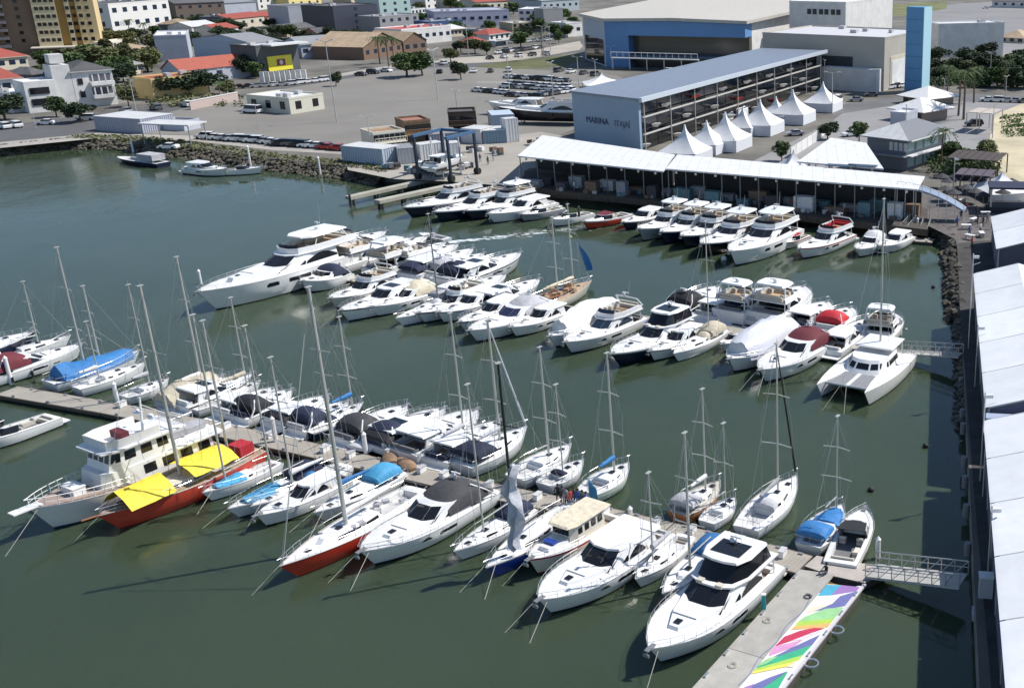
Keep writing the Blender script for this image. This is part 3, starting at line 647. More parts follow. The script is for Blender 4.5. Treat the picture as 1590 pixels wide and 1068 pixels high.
            Cq=[(x*.88,(y-.2 if y>0 else y+.0),z1+h_) for x,y in lo2]+[(-x*.88,(y-.2 if y>0 else y),z1+h_) for x,y in reversed(lo2)]; Dq=[(p[0],p[1],z1+.02) for p in Cq]
            g=MB(); g.rings([A,Bq,Cq,Dq],closed=False); g.build('flybridge_coaming',white,s.t,smooth=30)
            E_=[(p[0]*.96,p[1]-.1,p[2]) for p in Bq[2:-2]]; G_=[(p[0]*.9,p[1]-.35,p[2]+.35) for p in E_]
            g=MB(); g.rings([E_,G_],closed=False); g.build('flybridge_screen',glassm,s.t)
            MB().poly([(x*.86,y,z1+.03) for x,y in lo2]+[(-x*.86,y,z1+.03) for x,y in reversed(lo2)]).build('flybridge_floor',teak,s.t,smooth=0)
            for (x,t,w_,d_) in ((.0,.10,B*.62,.6),(.2*B,.36,.55,.6),(-.2*B,.36,.55,.6),(.26*B,.2,.5,L*.12)):
                g=MB(); g.box((x,s.y(t),z1+.25),(w_,d_,.4)); g.box((x,s.y(t)-d_/2+.07,z1+.5),(w_,.14,.4)); g.build('seat',cover or cush,s.t)
            ztop=z1+1.0
            if style=='flytop':
                z2=z1+1.75; g=MB()
                for sx in (-1,1):
                    g.cyl((sx*.37*B,s.y(.10),z1+.3),(sx*.33*B,s.y(.14),z2),.09,n=6); g.cyl((sx*.36*B,s.y(.34),z1+.4),(sx*.30*B,s.y(.30),z2),.06,n=6)
                g.build('hardtop_post',white,s.t)
                r2=[(.33*B,s.y(.10)),(.37*B,s.y(.20)),(.35*B,s.y(.34)),(.2*B,s.y(.385))]; s.frustum('hardtop',r2,[(x*.9,y*.98) for x,y in r2],z2,z2+.2,white,True); ztop=z2+.2
            else:
                g=MB(); zz=z1+1.35
                for sx in (-1,1): g.path([(sx*.40*B,s.y(.06),z1+.4),(sx*.36*B,s.y(.12),zz),(0,s.y(.13),zz+.1)],.09,6)
                g.build('radar_arch',white,s.t); ztop=zz+.1
    # dome, mast light
    if L>8.5 and arch and style!='coupe':
        g=MB(); yy=s.y(.22 if style!='fly' else .13); 
        g.cyl((0,yy,ztop),(0,yy,ztop+.7*k),.04,n=5); g.ball((.3,yy,ztop+.22),.26,6,sz=.8); g.cyl((-.4,yy,ztop),(-.4,yy-.4,ztop+2.0*k),.015,n=4); g.box((0,yy,ztop+.55*k),(.9,.12,.1)); g.build('radar_and_antennas',mat('radome',(.78,.78,.78),.4),s.t)
    g=MB(); g.box((0,s.y(0)-.45,.42),(B*.86,1.0,.12)); g.build('swim_platform',deckw,s.t,smooth=0)
    g=MB(); zc=s.sh(.1)-.35*k
    g.box((0,s.y(.055),zc+.25),(B*.62,.6,.45)); g.box((0,s.y(.035),zc+.52),(B*.62,.2,.25)); g.build('cockpit_seat',[deckw,cushd,deckg,whitec,navy][s.rr.randrange(5)],s.t)
    if rails: s.rail(.50,.985,.55,8)
    for sx in ln: s.lines((sx,),5)
    for q in range(3): MB().box((s.rr.uniform(-.3,.3)*B,s.y(s.rr.uniform(.04,.25)),s.sh(.1)-.05),(s.rr.uniform(.2,.6),s.rr.uniform(.2,.7),s.rr.uniform(.15,.4)),rz=q).build('gear_bag',[cushd,cush,greyc,navy][s.rr.randrange(4)],s.t,smooth=0)
    if not fend: s.fenders(s.rr.choice((-1,1)),(.22,.40),[navy,whitec,black][s.rr.randrange(3)])
    if fend: s.fenders(fend[0],fend[1],fendm)
    return s
def spars(s,masts,boomcov=None,r=.085,sprd=2,furl=None,mastm=alu,boom=True,lines_=True):
    out=[]
    for i,ms in enumerate(masts):
        (bx,by,ty)=ms[:3]; rr_=ms[3] if len(ms)>3 else r
        p=P(bx,by,1.7); ly=(Vector((p.x,p.y,0))-s.c).dot(s.d); ly=max(-s.L*.42,min(s.L*.42,ly))
        wpos=s.c+s.d*ly; H=zat(wpos,ty); t=(ly+s.L/2)/s.L; z0=s.sh(t)+.35
        rr_*=1.03; m=MB(); m.cyl((0,ly,z0-.3),(0,ly,H),rr_,rr_*.72,8); mo=m.build('mast',mastm,s.t)
        hgt=H-z0
        for k in range(sprd if hgt>7 else 1):
            zz=z0+hgt*((k+1)/( (sprd if hgt>7 else 1)+1)); w_=min(s.B*.42,1.4)*(1-.15*k)
            sp=MB(); sp.path([(-w_,ly-.15,zz),(0,ly,zz+.05),(w_,ly-.15,zz)],.045,5); sp.build('spreader',mastm,mo)
        rg=MB(); wr=.014
        w1=s.hb(t)*.92
        for sx in (-1,1):
            zz=z0+hgt*.5; w_=min(s.B*.42,1.4)
            rg.cyl((sx*w1,ly-.2,s.sh(t)),(sx*w_,ly-.15,zz),wr,n=4,cap=False); rg.cyl((sx*w_,ly-.15,zz),(0,ly,H-.1),wr,n=4,cap=False)
        if i==0: rg.cyl((0,s.L/2-.15,s.zb),(0,ly,H*.97),wr*1.2,n=4,cap=False)
        if i==len(masts)-1: rg.cyl((0,-s.L/2+.1,s.zs),(0,ly,H),wr*1.2,n=4,cap=False)
        rg.build('rigging',mat('rig_wire',(.45,.45,.45),.4,.5),s.t)
        g=MB(); g.box((0,ly,H+.08),(.25,.5,.06)); g.cyl((0,ly,H),(0,ly,H+.5),.012,n=4); g.build('masthead_gear',alu,mo)
        if boom:
            bl=min(s.L*.34,ly+s.L*.42) if i==0 else s.L*.18; zb_=z0+.95
            m=MB(); m.cyl((0,ly,zb_),(0,ly-bl,zb_+.1),.06,n=6); bo=m.build('boom',mastm,s.t)
            if boomcov:
                rgs=[]
                for k in range(7):
                    u=k/6; yy=ly+.05-bl*u; hh=(.55-.3*u)*(.9+.2*s.rr.random()); ww=.17-.05*u+.03*s.rr.random()
                    rgs.append([(ww*math.cos(a),yy,zb_+.02+.1*u+hh*.5*(1+math.sin(a))-.1) for a in [2*math.pi*j/8 for j in range(8)]])
                MB().rings(rgs).build('sail_cover',boomcov,bo,smooth=60)
        out.append((ly,z0,H))
    if furl:
        ly,z0,H=out[0]; m=MB(); a=Vector((0,s.L/2-.25,s.zb+.5)); b=Vector((0,ly+.1,H*.95)); m.cyl(a,a.lerp(b,.5),.10,.08,7); m.cyl(a.lerp(b,.5),b,.08,.045,7); m.build('furled_genoa',furl,s.t)
    return out
def sail(label,bow,stern,B,masts,hull=white,stripe=None,boomcov=None,cover=None,dodger=None,furl=None,L=None,az=None,zb=None,zs=None,r=.085,sprd=2,mastm=alu,ln=(-1,1),rails=True,cabm=None,deckm=None,boot=bootb,group=None,name='sailboat',cat='sailboat',forecov=None,bimini=None,boom=True,fend=None):
    pb=P(*bow,1.3); ps=P(*stern,1.0); L0=L or (pb-ps).length
    zb=zb or (.65+.065*L0); zs=zs or (.5+.045*L0)
    s=Boat(name,label,cat,bow,stern,B,'sail',zb,zs,L,az,group,hull,boot,stripe,deckm); L=s.L; k=min(1.2,L/10)
    s.deck(.06,.34,.4*k,floorm=deckg,inner=.55)
    z=s.sh(.5)
    cab=s.frustum('coachroof',[(.27*B,s.y(.36)),(.31*B,s.y(.50)),(.22*B,s.y(.70)),(.08*B,s.y(.78))],[(.23*B,s.y(.37)),(.26*B,s.y(.50)),(.17*B,s.y(.67)),(.06*B,s.y(.72))],z-.08,z+.42*k,cabm or white)
    s.band('cabin_window',cab,[0,1],.35,.75,.3,m=glass); s.band('cabin_window',cab,[5,6],.35,.75,.3,m=glass)
    for t,x in ((.82,0),(.60,0)): s.hatch(t,x,.22,z=0 if t>.8 else .42*k-.02)
    # winches, wheel, tiller gear
    g=MB(); 
    for sx in (-1,1): g.cyl((sx*.33*B,s.y(.26),s.sh(.26)),(sx*.33*B,s.y(.26),s.sh(.26)+.18),.08,.06,8)
    g.build('winch',steel,s.t)
    if L>8.5:
        g=MB(); zz=s.sh(.12)-.4*k; g.cyl((0,s.y(.13),zz),(0,s.y(.13),zz+.75),.06,n=6); 
        pts=[(.42*math.cos(a*math.pi/6),s.y(.13)-.1,zz+.8+.42*math.sin(a*math.pi/6)) for a in range(13)]; g.path(pts,.02,4); g.build('steering_wheel',steel,s.t)
    if rails: s.rail(.80,.985,.6,3); 
    if rails:
        g=MB(); 
        for sx in (-1,1):
            g.path([(sx*s.hb(t)*.95,s.y(t),s.sh(t)+.55) for t in (.02,.2,.4,.6,.8)],.013,4)
            for t in (.02,.2,.4,.6): g.cyl((sx*s.hb(t)*.95,s.y(t),s.sh(t)),(sx*s.hb(t)*.95,s.y(t),s.sh(t)+.58),.016,n=4)
        g.path([(-s.hb(.02)*.95,s.y(.02),s.sh(0)+.58),(s.hb(.02)*.95,s.y(.02),s.sh(0)+.58)],.02,4)
        g.build('lifelines',steel,s.t)
    o=spars(s,masts,boomcov,r,sprd,furl,mastm,boom)
    if dodger:
        dome(s,'dodger',s.y(.33),s.y(.45),.30*B,.26*B,z+.1,.75*k,dodger,4)
    if bimini: dome(s,'cockpit_canopy',s.y(.08),s.y(.36),.40*B,.38*B,z+.35,1.15*k,bimini,5)
    if cover:
        rg=[]; zc=z+.45*k
        for kk in range(7):
            u=kk/6; yy=s.y(.08+.5*u); ww=.46*B*(.9+.1*math.sin(u*3)); 
            rg.append([(ww,yy,zc-.35),(ww*.5,yy,zc+.35+s.rr.uniform(-.05,.05)),(0,yy,zc+.75+.15*math.sin(u*9)),(-ww*.5,yy,zc+.35+s.rr.uniform(-.05,.05)),(-ww,yy,zc-.35)])
        g=MB(); g.rings(rg,closed=False); g.build('boom_tent',cover,s.t,smooth=60)
    if forecov:
        rg=[]
        for kk in range(6):
            u=kk/5; t=.50+.34*u; ww=s.hb(t)*.82*(.95 if kk in(0,5) else 1); zz=s.sh(t)+.05
            rg.append([(ww,s.y(t),zz),(ww*.6,s.y(t)+s.rr.uniform(-.1,.1),zz+.35*k*(1-u*.6)+.1),(0,s.y(t),zz+.55*k*(1-u*.6)+s.rr.uniform(0,.12)),(-ww*.6,s.y(t),zz+.35*k*(1-u*.6)+.1),(-ww,s.y(t),zz)])
        g=MB(); g.rings(rg,closed=False); g.poly(rg[0]); g.poly(rg[-1]); g.build('foredeck_cover',forecov,s.t,smooth=60)
    for sx in ln: s.lines((sx,),4)
    if fend: s.fenders(fend[0],fend[1])
    return s
# ----------------------------------------------------------------- near row, bows toward the viewer
t1=25
# big old trawler yacht
s=Boat('trawler_yacht','large white classic trawler yacht with tall wheelhouse and row of square front windows','motor yacht',(44,789),(305,672),5.0,'motor',2.5,1.7,az=29,L=16.0,hull=white,boot=bootb)
s.deck(.02,.16,.5,m=mat('worn_wood_deck',(.34,.26,.22),.7,var=.2)); B=5.2;L=s.L; D=s.sh(.5)
c1=s.frustum('deckhouse',[(.38*B,s.y(.08)),(.40*B,s.y(.5)),(.36*B,s.y(.66)),(.28*B,s.y(.70))],[(.36*B,s.y(.09)),(.38*B,s.y(.5)),(.34*B,s.y(.645)),(.26*B,s.y(.68))],D-.3,D+1.5,white)
s.band('side_window',c1,[0],.40,.85,.3,split=4); s.band('side_window',c1,[6],.40,.85,.3,split=4)
c2=s.frustum('wheelhouse',[(.34*B,s.y(.30)),(.36*B,s.y(.58)),(.30*B,s.y(.645))],[(.33*B,s.y(.31)),(.35*B,s.y(.57)),(.29*B,s.y(.615))],D+1.5,D+3.2,white)
s.band('wheelhouse_window',c2,[2],.40,.85,.10,split=4); s.band('wheelhouse_window',c2,[1,3],.40,.85,.12); s.band('wheelhouse_window',c2,[0,4],.40,.85,.25,split=3)
s.frustum('boat_deck',[(.44*B,s.y(.02)),(.44*B,s.y(.3))],[(.44*B,s.y(.02)),(.44*B,s.y(.3))],D+1.5,D+1.62,white,True)
g=s.frustum('top_deck',[(.40*B,s.y(.22)),(.42*B,s.y(.58)),(.34*B,s.y(.67))],[(.40*B,s.y(.22)),(.42*B,s.y(.58)),(.34*B,s.y(.67))],D+3.2,D+3.34,white,True)
A=[(.36*B,s.y(.36)),(.38*B,s.y(.56)),(.30*B,s.y(.63))]; a=[(x,y,D+3.34) for x,y in A]+[(-x,y,D+3.34) for x,y in reversed(A)]; b=[(x*1.03,y*1.02,D+4.15) for x,y in A]+[(-x*1.03,y*1.02,D+4.15) for x,y in reversed(A)]
g=MB(); g.rings([a,b],closed=False); g.rings([[(p[0]*.95,p[1]-.08,p[2]) for p in a],[(p[0]*.95,p[1]-.08,p[2]) for p in b]],closed=False); g.build('upper_helm_coaming',white,s.t)
MB().box((0,s.y(.50),D+3.8),(1.6,.7,.6)).build('upper_helm_seat',maroon,s.t,smooth=0)
g=MB(); g.box((0,s.y(.50)-.5,D+4.0),(1.2,.5,.2)); g.cyl((0,s.y(.38),D+3.3),(0,s.y(.36),D+6.3),.12,.08); g.ball((.5,s.y(.37),D+4.9),.4,8,sz=.6); g.ball((-.7,s.y(.35),D+4.6),.3,8); g.cyl((-1.0,s.y(.37),D+5.3),(1.0,s.y(.37),D+5.3),.04); g.cyl((0,s.y(.36),D+5.6),(1.2,s.y(.2),D+3.6),.03); g.build('signal_mast',white,s.t)
g=MB(); 
for k in range(3): g.cyl((-1.7,s.y(.22)+.0,D+3.5+k*.3),(1.7,s.y(.22),D+3.5+k*.3),.03,n=5)
for sx in (-1,1):
    for k in range(7): g.cyl((sx*.43*B,s.y(.02+.045*k),D+1.6),(sx*.43*B,s.y(.02+.045*k),D+2.4),.025,n=5)
    g.cyl((sx*.43*B,s.y(.02),D+2.4),(sx*.43*B,s.y(.3),D+2.4),.03,n=5)
g.build('deck_rail',steel,s.t)
s.frustum('dinghy_hull',[(.5,s.y(.06)),(.75,s.y(.12)),(.3,s.y(.27))],[(.6,s.y(.05)),(.85,s.y(.12)),(.3,s.y(.29))],D+1.7,D+2.3,greyc)
MB().box((0,s.y(.78),s.sh(.78)+.35),(1.8,1.0,.65)).build('deck_locker',white,s.t,smooth=0); MB().box((0,s.y(.78),s.sh(.78)+.7),(1.9,1.1,.06)).build('locker_lid',deckw,s.t,smooth=0)
g=MB(); g.box((0,s.L/2+.2,s.zb+.05),(.9,2.2,.12)); g.build('bow_pulpit',white,s.t,smooth=0)
s.rail(.55,.99,.8,9,r=.035,mats=white); s.lines((-1,1),6); 
# red ketch with yellow awnings
s=sail('red hulled ketch under two bright yellow awnings beside the white trawler yacht',(152,801),(372,690),4.0,[(222,728,445,.15),(312,700,499,.11)],hull=redo,boot=bootr,deckm=teak,cabm=cream,zb=1.9,zs=1.6,az=26,r=.14,boom=False,name='ketch',cat='ketch',ln=(1,))
B=4.2
def tentp(t0,t1,w_,zr,ze,nm='awning'):
    rg=[]
    for kk in range(7):
        u=kk/6; yy=s.y(t0+(t1-t0)*u); j=lambda:s.rr.uniform(-.06,.06)
        rg.append([(w_,yy,ze+j()),(w_*.55,yy,(zr+ze)/2+.12+j()),(.0,yy,zr+j()),(-w_*.55,yy,(zr+ze)/2+.12+j()),(-w_,yy,ze+j())])
    g=MB(); g.rings(rg,closed=False); g.build(nm,yellowc,s.t,smooth=60)
tentp(.62,.89,1.85,3.3,1.9); tentp(.22,.51,2.1,3.4,2.5)
g=MB(); g.box((0,s.y(.10),2.2),(1.6,1.4,1.0)); g.build('aft_cabin_cover',redc,s.t)
g=MB(); g.cyl((0,s.L/2-.3,1.9),(0,s.L/2+1.3,2.1),.08); g.build('bowsprit',wood,s.t)
# small sailboats
sail('small white sailboat with light blue cover nearest the red ketch',(314,765),(404,726),2.3,[(365,744,490,.09)],cover=None,forecov=skyc,L=7.4,az=27,r=.08,ln=(-1,),sprd=1)
sail('white sloop with bright blue crumpled cover over its foredeck',(353,790),(486,735),2.9,[(403,742,507,.09)],forecov=skyc,az=29,L=9.2,r=.09,ln=(1,),bimini=navy)
sail('plain white sloop with bare foredeck and teal canvas aft',(389,786),(530,728),2.9,[(465,751,556,.09)],az=28,L=9.6,dodger=bluec,boomcov=whitec,ln=(-1,))
sail('white sloop with blue boom cover nearest the red racing sloop',(487,796),(594,748),2.8,[(520,763,481,.09)],az=27,L=9.2,boomcov=bluec,bimini=skyc,ln=(-1,1))
s7=sail('red hulled racing sloop with a very tall thick white mast',(434,879),(622,757),3.8,[(520,812,447,.17)],hull=redh,az=24,L=14.4,boot=bootr,zb=1.7,zs=1.3,boomcov=whitec,deckm=deckw,ln=(1,),sprd=3,r=.16)
MB().cyl((0,s7.L/2-.3,1.7),(0,s7.L*.12,18.0),.03,n=5).build('forestay',alu,s7.t)
for k in range(9): MB().box((s7.rr.uniform(-1,1),s7.y(.2+.05*k),s7.sh(.4)+.42),(s7.rr.uniform(.2,.7),.5,.25),rz=k).build('sail_bag',greyc,s7.t,smooth=0)
motor('white motor yacht with a large charcoal canopy beside the red racing sloop',(559,856),(712,762),4.2,'bimini',cover=charcoal,az=27,L=13.2,fend=(1,(.2,.3,.4,.5)),fendm=black,ln=(-1,1))
s=sail('white daysailer with navy cockpit tent under the grey flapping sail',(704,856),(811,796),2.6,[(741,815,598,.08)],az=28,L=8.6,bimini=navy,ln=(),r=.08)
s=sail('blue hulled racing sailboat with black mast and grey sail hanging from its forestay',(754,881),(860,812),3.2,[(793,838,565,.12)],hull=blueh,stripe=white,az=24,L=11.5,mastm=spar_k,r=.12,dodger=None,ln=(-1,1))
# hanging genoa: a crinkled ribbon of cloth
hp=P(763,842,1.6); ly=(hp-s.c).dot(s.d); rg=[]; rr=random.Random(2)
tz=zat(hp,712)
for k in range(15):
    u=k/14; z=1.7+(tz-1.7)*u; w_=.25+.3*math.sin(u*math.pi); x0=-1.0+.25*math.sin(u*11); 
    rg.append([(x0-w_,ly+.2*math.sin(u*17),z),(x0-w_*.3,ly+.5+.2*math.sin(u*23),z+.2),(x0+w_*.3,ly+.1,z+.1),(x0+w_,ly+.5+.3*math.sin(u*19),z-.1)])
rg2=[[(p[0],p[1]-.05,p[2]) for p in r_] for r_ in rg]
g=MB(); g.rings([a+list(reversed(b)) for a,b in zip(rg,rg2)]); g.build('hanging_sail',sailg,s.t,smooth=50)
# wooden pilot cruiser
s=Boat('pilot_cruiser','small wooden trimmed pilot house cruiser with square cabin windows and beige roof','cruiser',(821,868),(912,808),3.2,'motor',1.7,1.2,az=30,L=9.2,hull=cream,boot=bootr,stripe=redc)
s.deck(.04,.2,.4); D=s.sh(.4); B=3.2
c=s.frustum('cabin',[(.36*B,s.y(.2)),(.38*B,s.y(.55)),(.28*B,s.y(.62))],[(.34*B,s.y(.2)),(.36*B,s.y(.54)),(.27*B,s.y(.60))],D-.1,D+1.5,cream)
for sx in (-1,1):
    for u in range(4): MB().box((sx*.367*B,s.y(.26+.085*u),D+.95),(.06,.45,.5)).build('cabin_window',glass,s.t,smooth=0)
for u in range(4): MB().box(((-.5+(u+.5)/4)*.5*B,s.y(.62)-.08,D+1.0),(.33,.06,.5)).build('front_window',glass,s.t,smooth=0)
s.frustum('roof',[(.40*B,s.y(.12)),(.41*B,s.y(.56)),(.30*B,s.y(.65))],[(.38*B,s.y(.13)),(.39*B,s.y(.55)),(.28*B,s.y(.63))],D+1.5,D+1.62,creamc,True)
s.frustum('fore_cabin',[(.28*B,s.y(.62)),(.18*B,s.y(.84))],[(.24*B,s.y(.62)),(.14*B,s.y(.82))],D-.1,D+.55,white)
g=MB(); g.box((0,s.y(.74),D+.65),(1.0,.5,.2)); g.build('life_raft',blueh,s.t); s.rail(.5,.98,.5,6); s.lines((1,),4); s.anchor()
motor('white hardtop motor yacht with smooth white roof and long foredeck near the painted pier',(836,931),(985,838),4.3,'coupe',az=31,L=13.0,fend=(1,(.38,.44)),fendm=black,ln=(-1,1))
sail('small white sloop tied between the two big white yachts near the pier',(986,899),(1040,848),2.5,[(1001,860,735,.07)],az=24,L=7.6,ln=(),boomcov=greyc,r=.07)
sail('white sloop with blue canopy squeezed beside the largest near yacht',(1028,921),(1098,846),3.0,[(1052,870,673,.11)],az=27,L=10.0,bimini=bluec,ln=(-1,),r=.1)
motor('largest near white yacht with black upper enclosure and dark sunroof next to the painted pier',(1008,1007),(1182,852),4.7,'enclosed',az=28.5,L=13.8,fend=(1,(.33,.36)),fendm=black,cover=glass,ln=(-1,))
motor('small white runabout at the left edge of the near pontoon',(-60,690),(45,622),2.9,'open',az=205,L=8.4,ln=())
# ----------------------------------------------------------------- near row, bows away
A2=205+0
motor('white and navy cabin trawler with blue awning at the far left edge',(53,514),(-40,565),3.8,'fly',hull=navyh,az=27+4,L=12.5,cover=skyc,zb=2.2,zs=1.6,ln=(),name='cabin_cruiser',cat='cabin cruiser')
motor('white cruiser with maroon aft canopy left of the big blue covered boat',(128,533),(30,590),3.4,'bimini',cover=maroon,az=30,L=11,ln=(),name='cabin_cruiser',cat='cabin cruiser')
sail('white sloop with bare mast behind the maroon canopied cruiser',(110,520),(20,575),2.6,[(99,541,438,.09)],az=30,L=9,ln=())
s=sail('white ketch buried under one large bright blue tarpaulin',(217,543),(94,598),3.8,[(177,566,445,.12),(158,575,385,.13)],az=29,L=13.2,ln=(),boom=False,r=.12,stripe=bluec)
rg=[]
for k in range(9):
    u=k/8; yy=s.y(.1+.8*u); ww=s.hb(.1+.8*u)*1.02; rg.append([(ww,yy,s.sh(.5)-.1),(ww*.7,yy,s.sh(.5)+.7+s.rr.uniform(-.1,.1)),(0,yy,s.sh(.5)+1.5+.15*math.sin(k*2)-.7*u),(-ww*.7,yy,s.sh(.5)+.7+s.rr.uniform(-.1,.1)),(-ww,yy,s.sh(.5)-.1)])
g=MB(); g.rings(rg,closed=False); g.poly(rg[0]); g.poly(rg[-1]); g.build('tarpaulin',bluec,s.t,smooth=60)
sail('plain white hulled sloop lying against the blue tarpaulin covered ketch',(226,562),(126,608),2.9,[(185,590,500,.08)],az=29,L=10.2,ln=(),boomcov=whitec,r=.07)
sail('white sloop with long low deck left of the cream covered boats',(262,587),(205,628),2.8,[(262,600,443,.08)],az=30,L=8.8,ln=(),boomcov=greyc,r=.08)
motor('white motorboat half covered by a crumpled cream tarpaulin',(345,583),(232,632),3.6,'wrap',cover=creamc,az=29,L=12,ln=())
sail('white sloop with twin lower shrouds behind the cream covered motorboat',(335,590),(262,640),2.8,[(332,597,400,.13)],az=28,L=9.5,ln=(),boomcov=whitec)
motor('low white sports boat with black side windows right of the cream covered motorboat',(391,578),(275,640),3.6,'coupe',az=29,L=12.5,stripe=blackp,ln=(),sun=1)
sail('cream decked sloop with slim mast right of the black windowed sports boat',(405,590),(330,650),2.7,[(401,597,463,.085)],az=28,L=9.2,ln=(),boomcov=creamc)
motor('white cruiser with black cockpit canopy between two slim masts',(452,604),(345,660),3.5,'bimini',cover=black,az=28,L=11.5,ln=())
motor('white and black cruiser with open bow left of the navy hulled sloop',(509,613),(405,668),3.6,'coupe',cover=black,az=28,L=12,ln=(),stripe=navyh)
sail('navy hulled sloop with bright blue boom cover on the far side of the pontoon',(564,624),(478,690),3.2,[(559,630,493,.09)],az=27,L=11.5,hull=navyh,stripe=white,boomcov=bluec,ln=(),dodger=navy)
motor('white boat with dark green tarpaulin over its cabin beside the navy hulled sloop',(632,628),(545,690),3.6,'bimini',cover=charcoal,az=30,L=11.5,ln=(),stripe=greyh)
motor('white hardtop yacht with open black aft enclosure in the centre of the near row',(690,632),(588,700),4.0,'coupe',cover=black,az=31,L=13,ln=(),sun=1)
motor('wide white yacht with broad pointed foredeck and sloping black side glass',(741,634),(628,718),4.4,'coupe',az=30,L=14,ln=(),arch=False)
sail('white sloop with tall double spreader mast behind the pointed white yacht',(752,663),(668,730),3.0,[(716,672,487,.10)],az=29,L=10.8,ln=(),boomcov=greyc)
s=sail('white cruising yacht with navy cockpit canopy and grey furled boom',(818,661),(705,742),4.0,[(773,680,498,.12)],az=29,L=14.2,ln=(),bimini=navy,boomcov=greyc,furl=sailg,r=.1)
sail('white flush decked sloop with two rows of small black deck hatches',(887,688),(800,742),3.5,[(836,697,540,.11)],az=31,L=11.5,ln=(),r=.1)
sail('small white sloop with navy window right of the black hatched sloop',(906,712),(834,757),2.8,[(872,722,598,.07)],az=31,L=8.8,ln=(),r=.07,dodger=navy)
sail('pale green hulled sloop with bright blue boom cover beside the crowd on the pontoon',(976,717),(899,768),3.2,[(944,722,549,.10)],az=29,L=10.2,hull=palegreen,boomcov=bluec,ln=(),r=.1)
sail('varnished orange hulled classic sailboat behind the near pontoon',(1118,745),(1026,795),2.9,[(1079,749,605,.08)],az=31,L=10.2,hull=orangeh,boot=bootr,deckm=cush,boomcov=whitec,ln=(),bimini=greyc,r=.08)
sail('tiny white sloop between the orange hulled classic and the large white sloop',(1141,770),(1084,812),2.3,[(1122,770,658,.05)],az=28,L=6.6,ln=(),r=.05,sprd=1)
sail('large white sloop with black furled headsail and cluttered cockpit',(1237,737),(1152,818),3.4,[(1206,760,534,.09)],az=25,L=12,ln=(),furl=black,boomcov=greyc,dodger=greyc,r=.09)
sail('white sloop with blue deck covers beside the open runabout',(1307,782),(1224,850),3.2,[(1277,779,647,.07)],az=25,L=10,ln=(),forecov=bluec,bimini=bluec,r=.07)
motor('open white runabout with black sun top and beige seats near the gangway',(1343,788),(1308,860),2.9,'open',cover=black,az=16,L=8.2,ln=(),name='runabout',cat='runabout')
# ----------------------------------------------------------------- middle row, bows toward the viewer
motor('very long white superyacht with bow pointing left and stacked upper decks',(305,453),(520,370),6.6,'flytop',az=24,L=26,zb=3.1,zs=2.4,ln=(1,),name='superyacht',cat='superyacht',cover=cush)
motor('old white cabin cruiser with boxy deckhouse beside the superyacht',(511,463),(590,415),3.8,'fly',hull=cream,az=25,L=12,ln=(),arch=False)
motor('white hulled yacht with wide navy aft awning beside the boxy old cruiser',(468,436),(560,385),4.2,'bimini',cover=navy,az=25,L=14,ln=())
motor('white and navy hulled cruiser lying at the left of the middle row',(527,482),(640,432),4.0,'coupe',hull=white,stripe=navyh,boot=navyh,az=27,L=13.5,ln=(1,),sun=1)
sail('white sloop with dark mast beside the white and navy cruiser',(614,494),(700,452),3.2,[(641,458,333,.10)],az=28,L=11,ln=(),mastm=mat('grey_spar',(.2,.2,.21),.4),boomcov=greyc,dodger=greyc)
motor('white sedan cruiser moored left of the grey canopied yacht',(679,485),(768,440),3.7,'coupe',az=28,L=12,ln=(),stripe=greyh)
motor('white flybridge cruiser with black side stripe tucked behind the white sloop',(648,486),(735,443),3.4,'fly',az=28,L=11,ln=(),stripe=blackp)
motor('white yacht under a big pale grey canopy in the middle row',(727,513),(848,462),4.2,'bimini',cover=greyc,az=29,L=14,ln=(),fend=(1,(.35,.38)),fendm=black,glassm=mat('navy_cover_glass',(.03,.035,.08),.3))
motor('slim white boat wrapped in a bright white cover in the middle row',(852,522),(930,470),3.4,'wrap',cover=whitec,az=27,L=12.5,ln=())
motor('white flybridge yacht with blue tinted screen in the middle row',(876,531),(990,480),4.0,'fly',az=30,L=13,ln=(),glassm=glassb,fend=(1,(.3,.6)),fendm=black)
motor('black hulled yacht with white cabin and hardtop in the middle row',(949,549),(1060,494),4.3,'enclosed',hull=navyh,stripe=white,boot=blackp,az=30,L=14.5,ln=(),fend=(1,(.3,.42,.5)),fendm=whitec)
sail('white sloop lying between the black hulled yacht and the wrapped yacht',(1045,549),(1118,500),2.9,[(1068,508,345,.08)],az=28,L=10.5,ln=(),dodger=creamc,bimini=creamc,r=.08)
motor('very small white open boat left of the shrink wrapped yacht',(1121,534),(1155,510),2.2,'open',az=30,L=6,ln=(),name='runabout',cat='runabout')
motor('large yacht shrink wrapped in creased white plastic',(1131,557),(1225,495),4.3,'wrap',cover=mat('shrink_wrap_plastic',(.62,.63,.68),.35,var=.06,bump=.4,bscale=2),az=29,L=15,ln=())
motor('white yacht with a large maroon canopy left of the catamaran',(1179,574),(1290,525),4.4,'bimini',cover=maroon,az=29,L=14.5,ln=(-1,1))
# catamaran
cb=Boat('catamaran','white sailing catamaran with grey trampoline between its two bows','catamaran',(1305,603),(1382,536),2.0,'sail',1.9,1.4,L=14,az=25); 
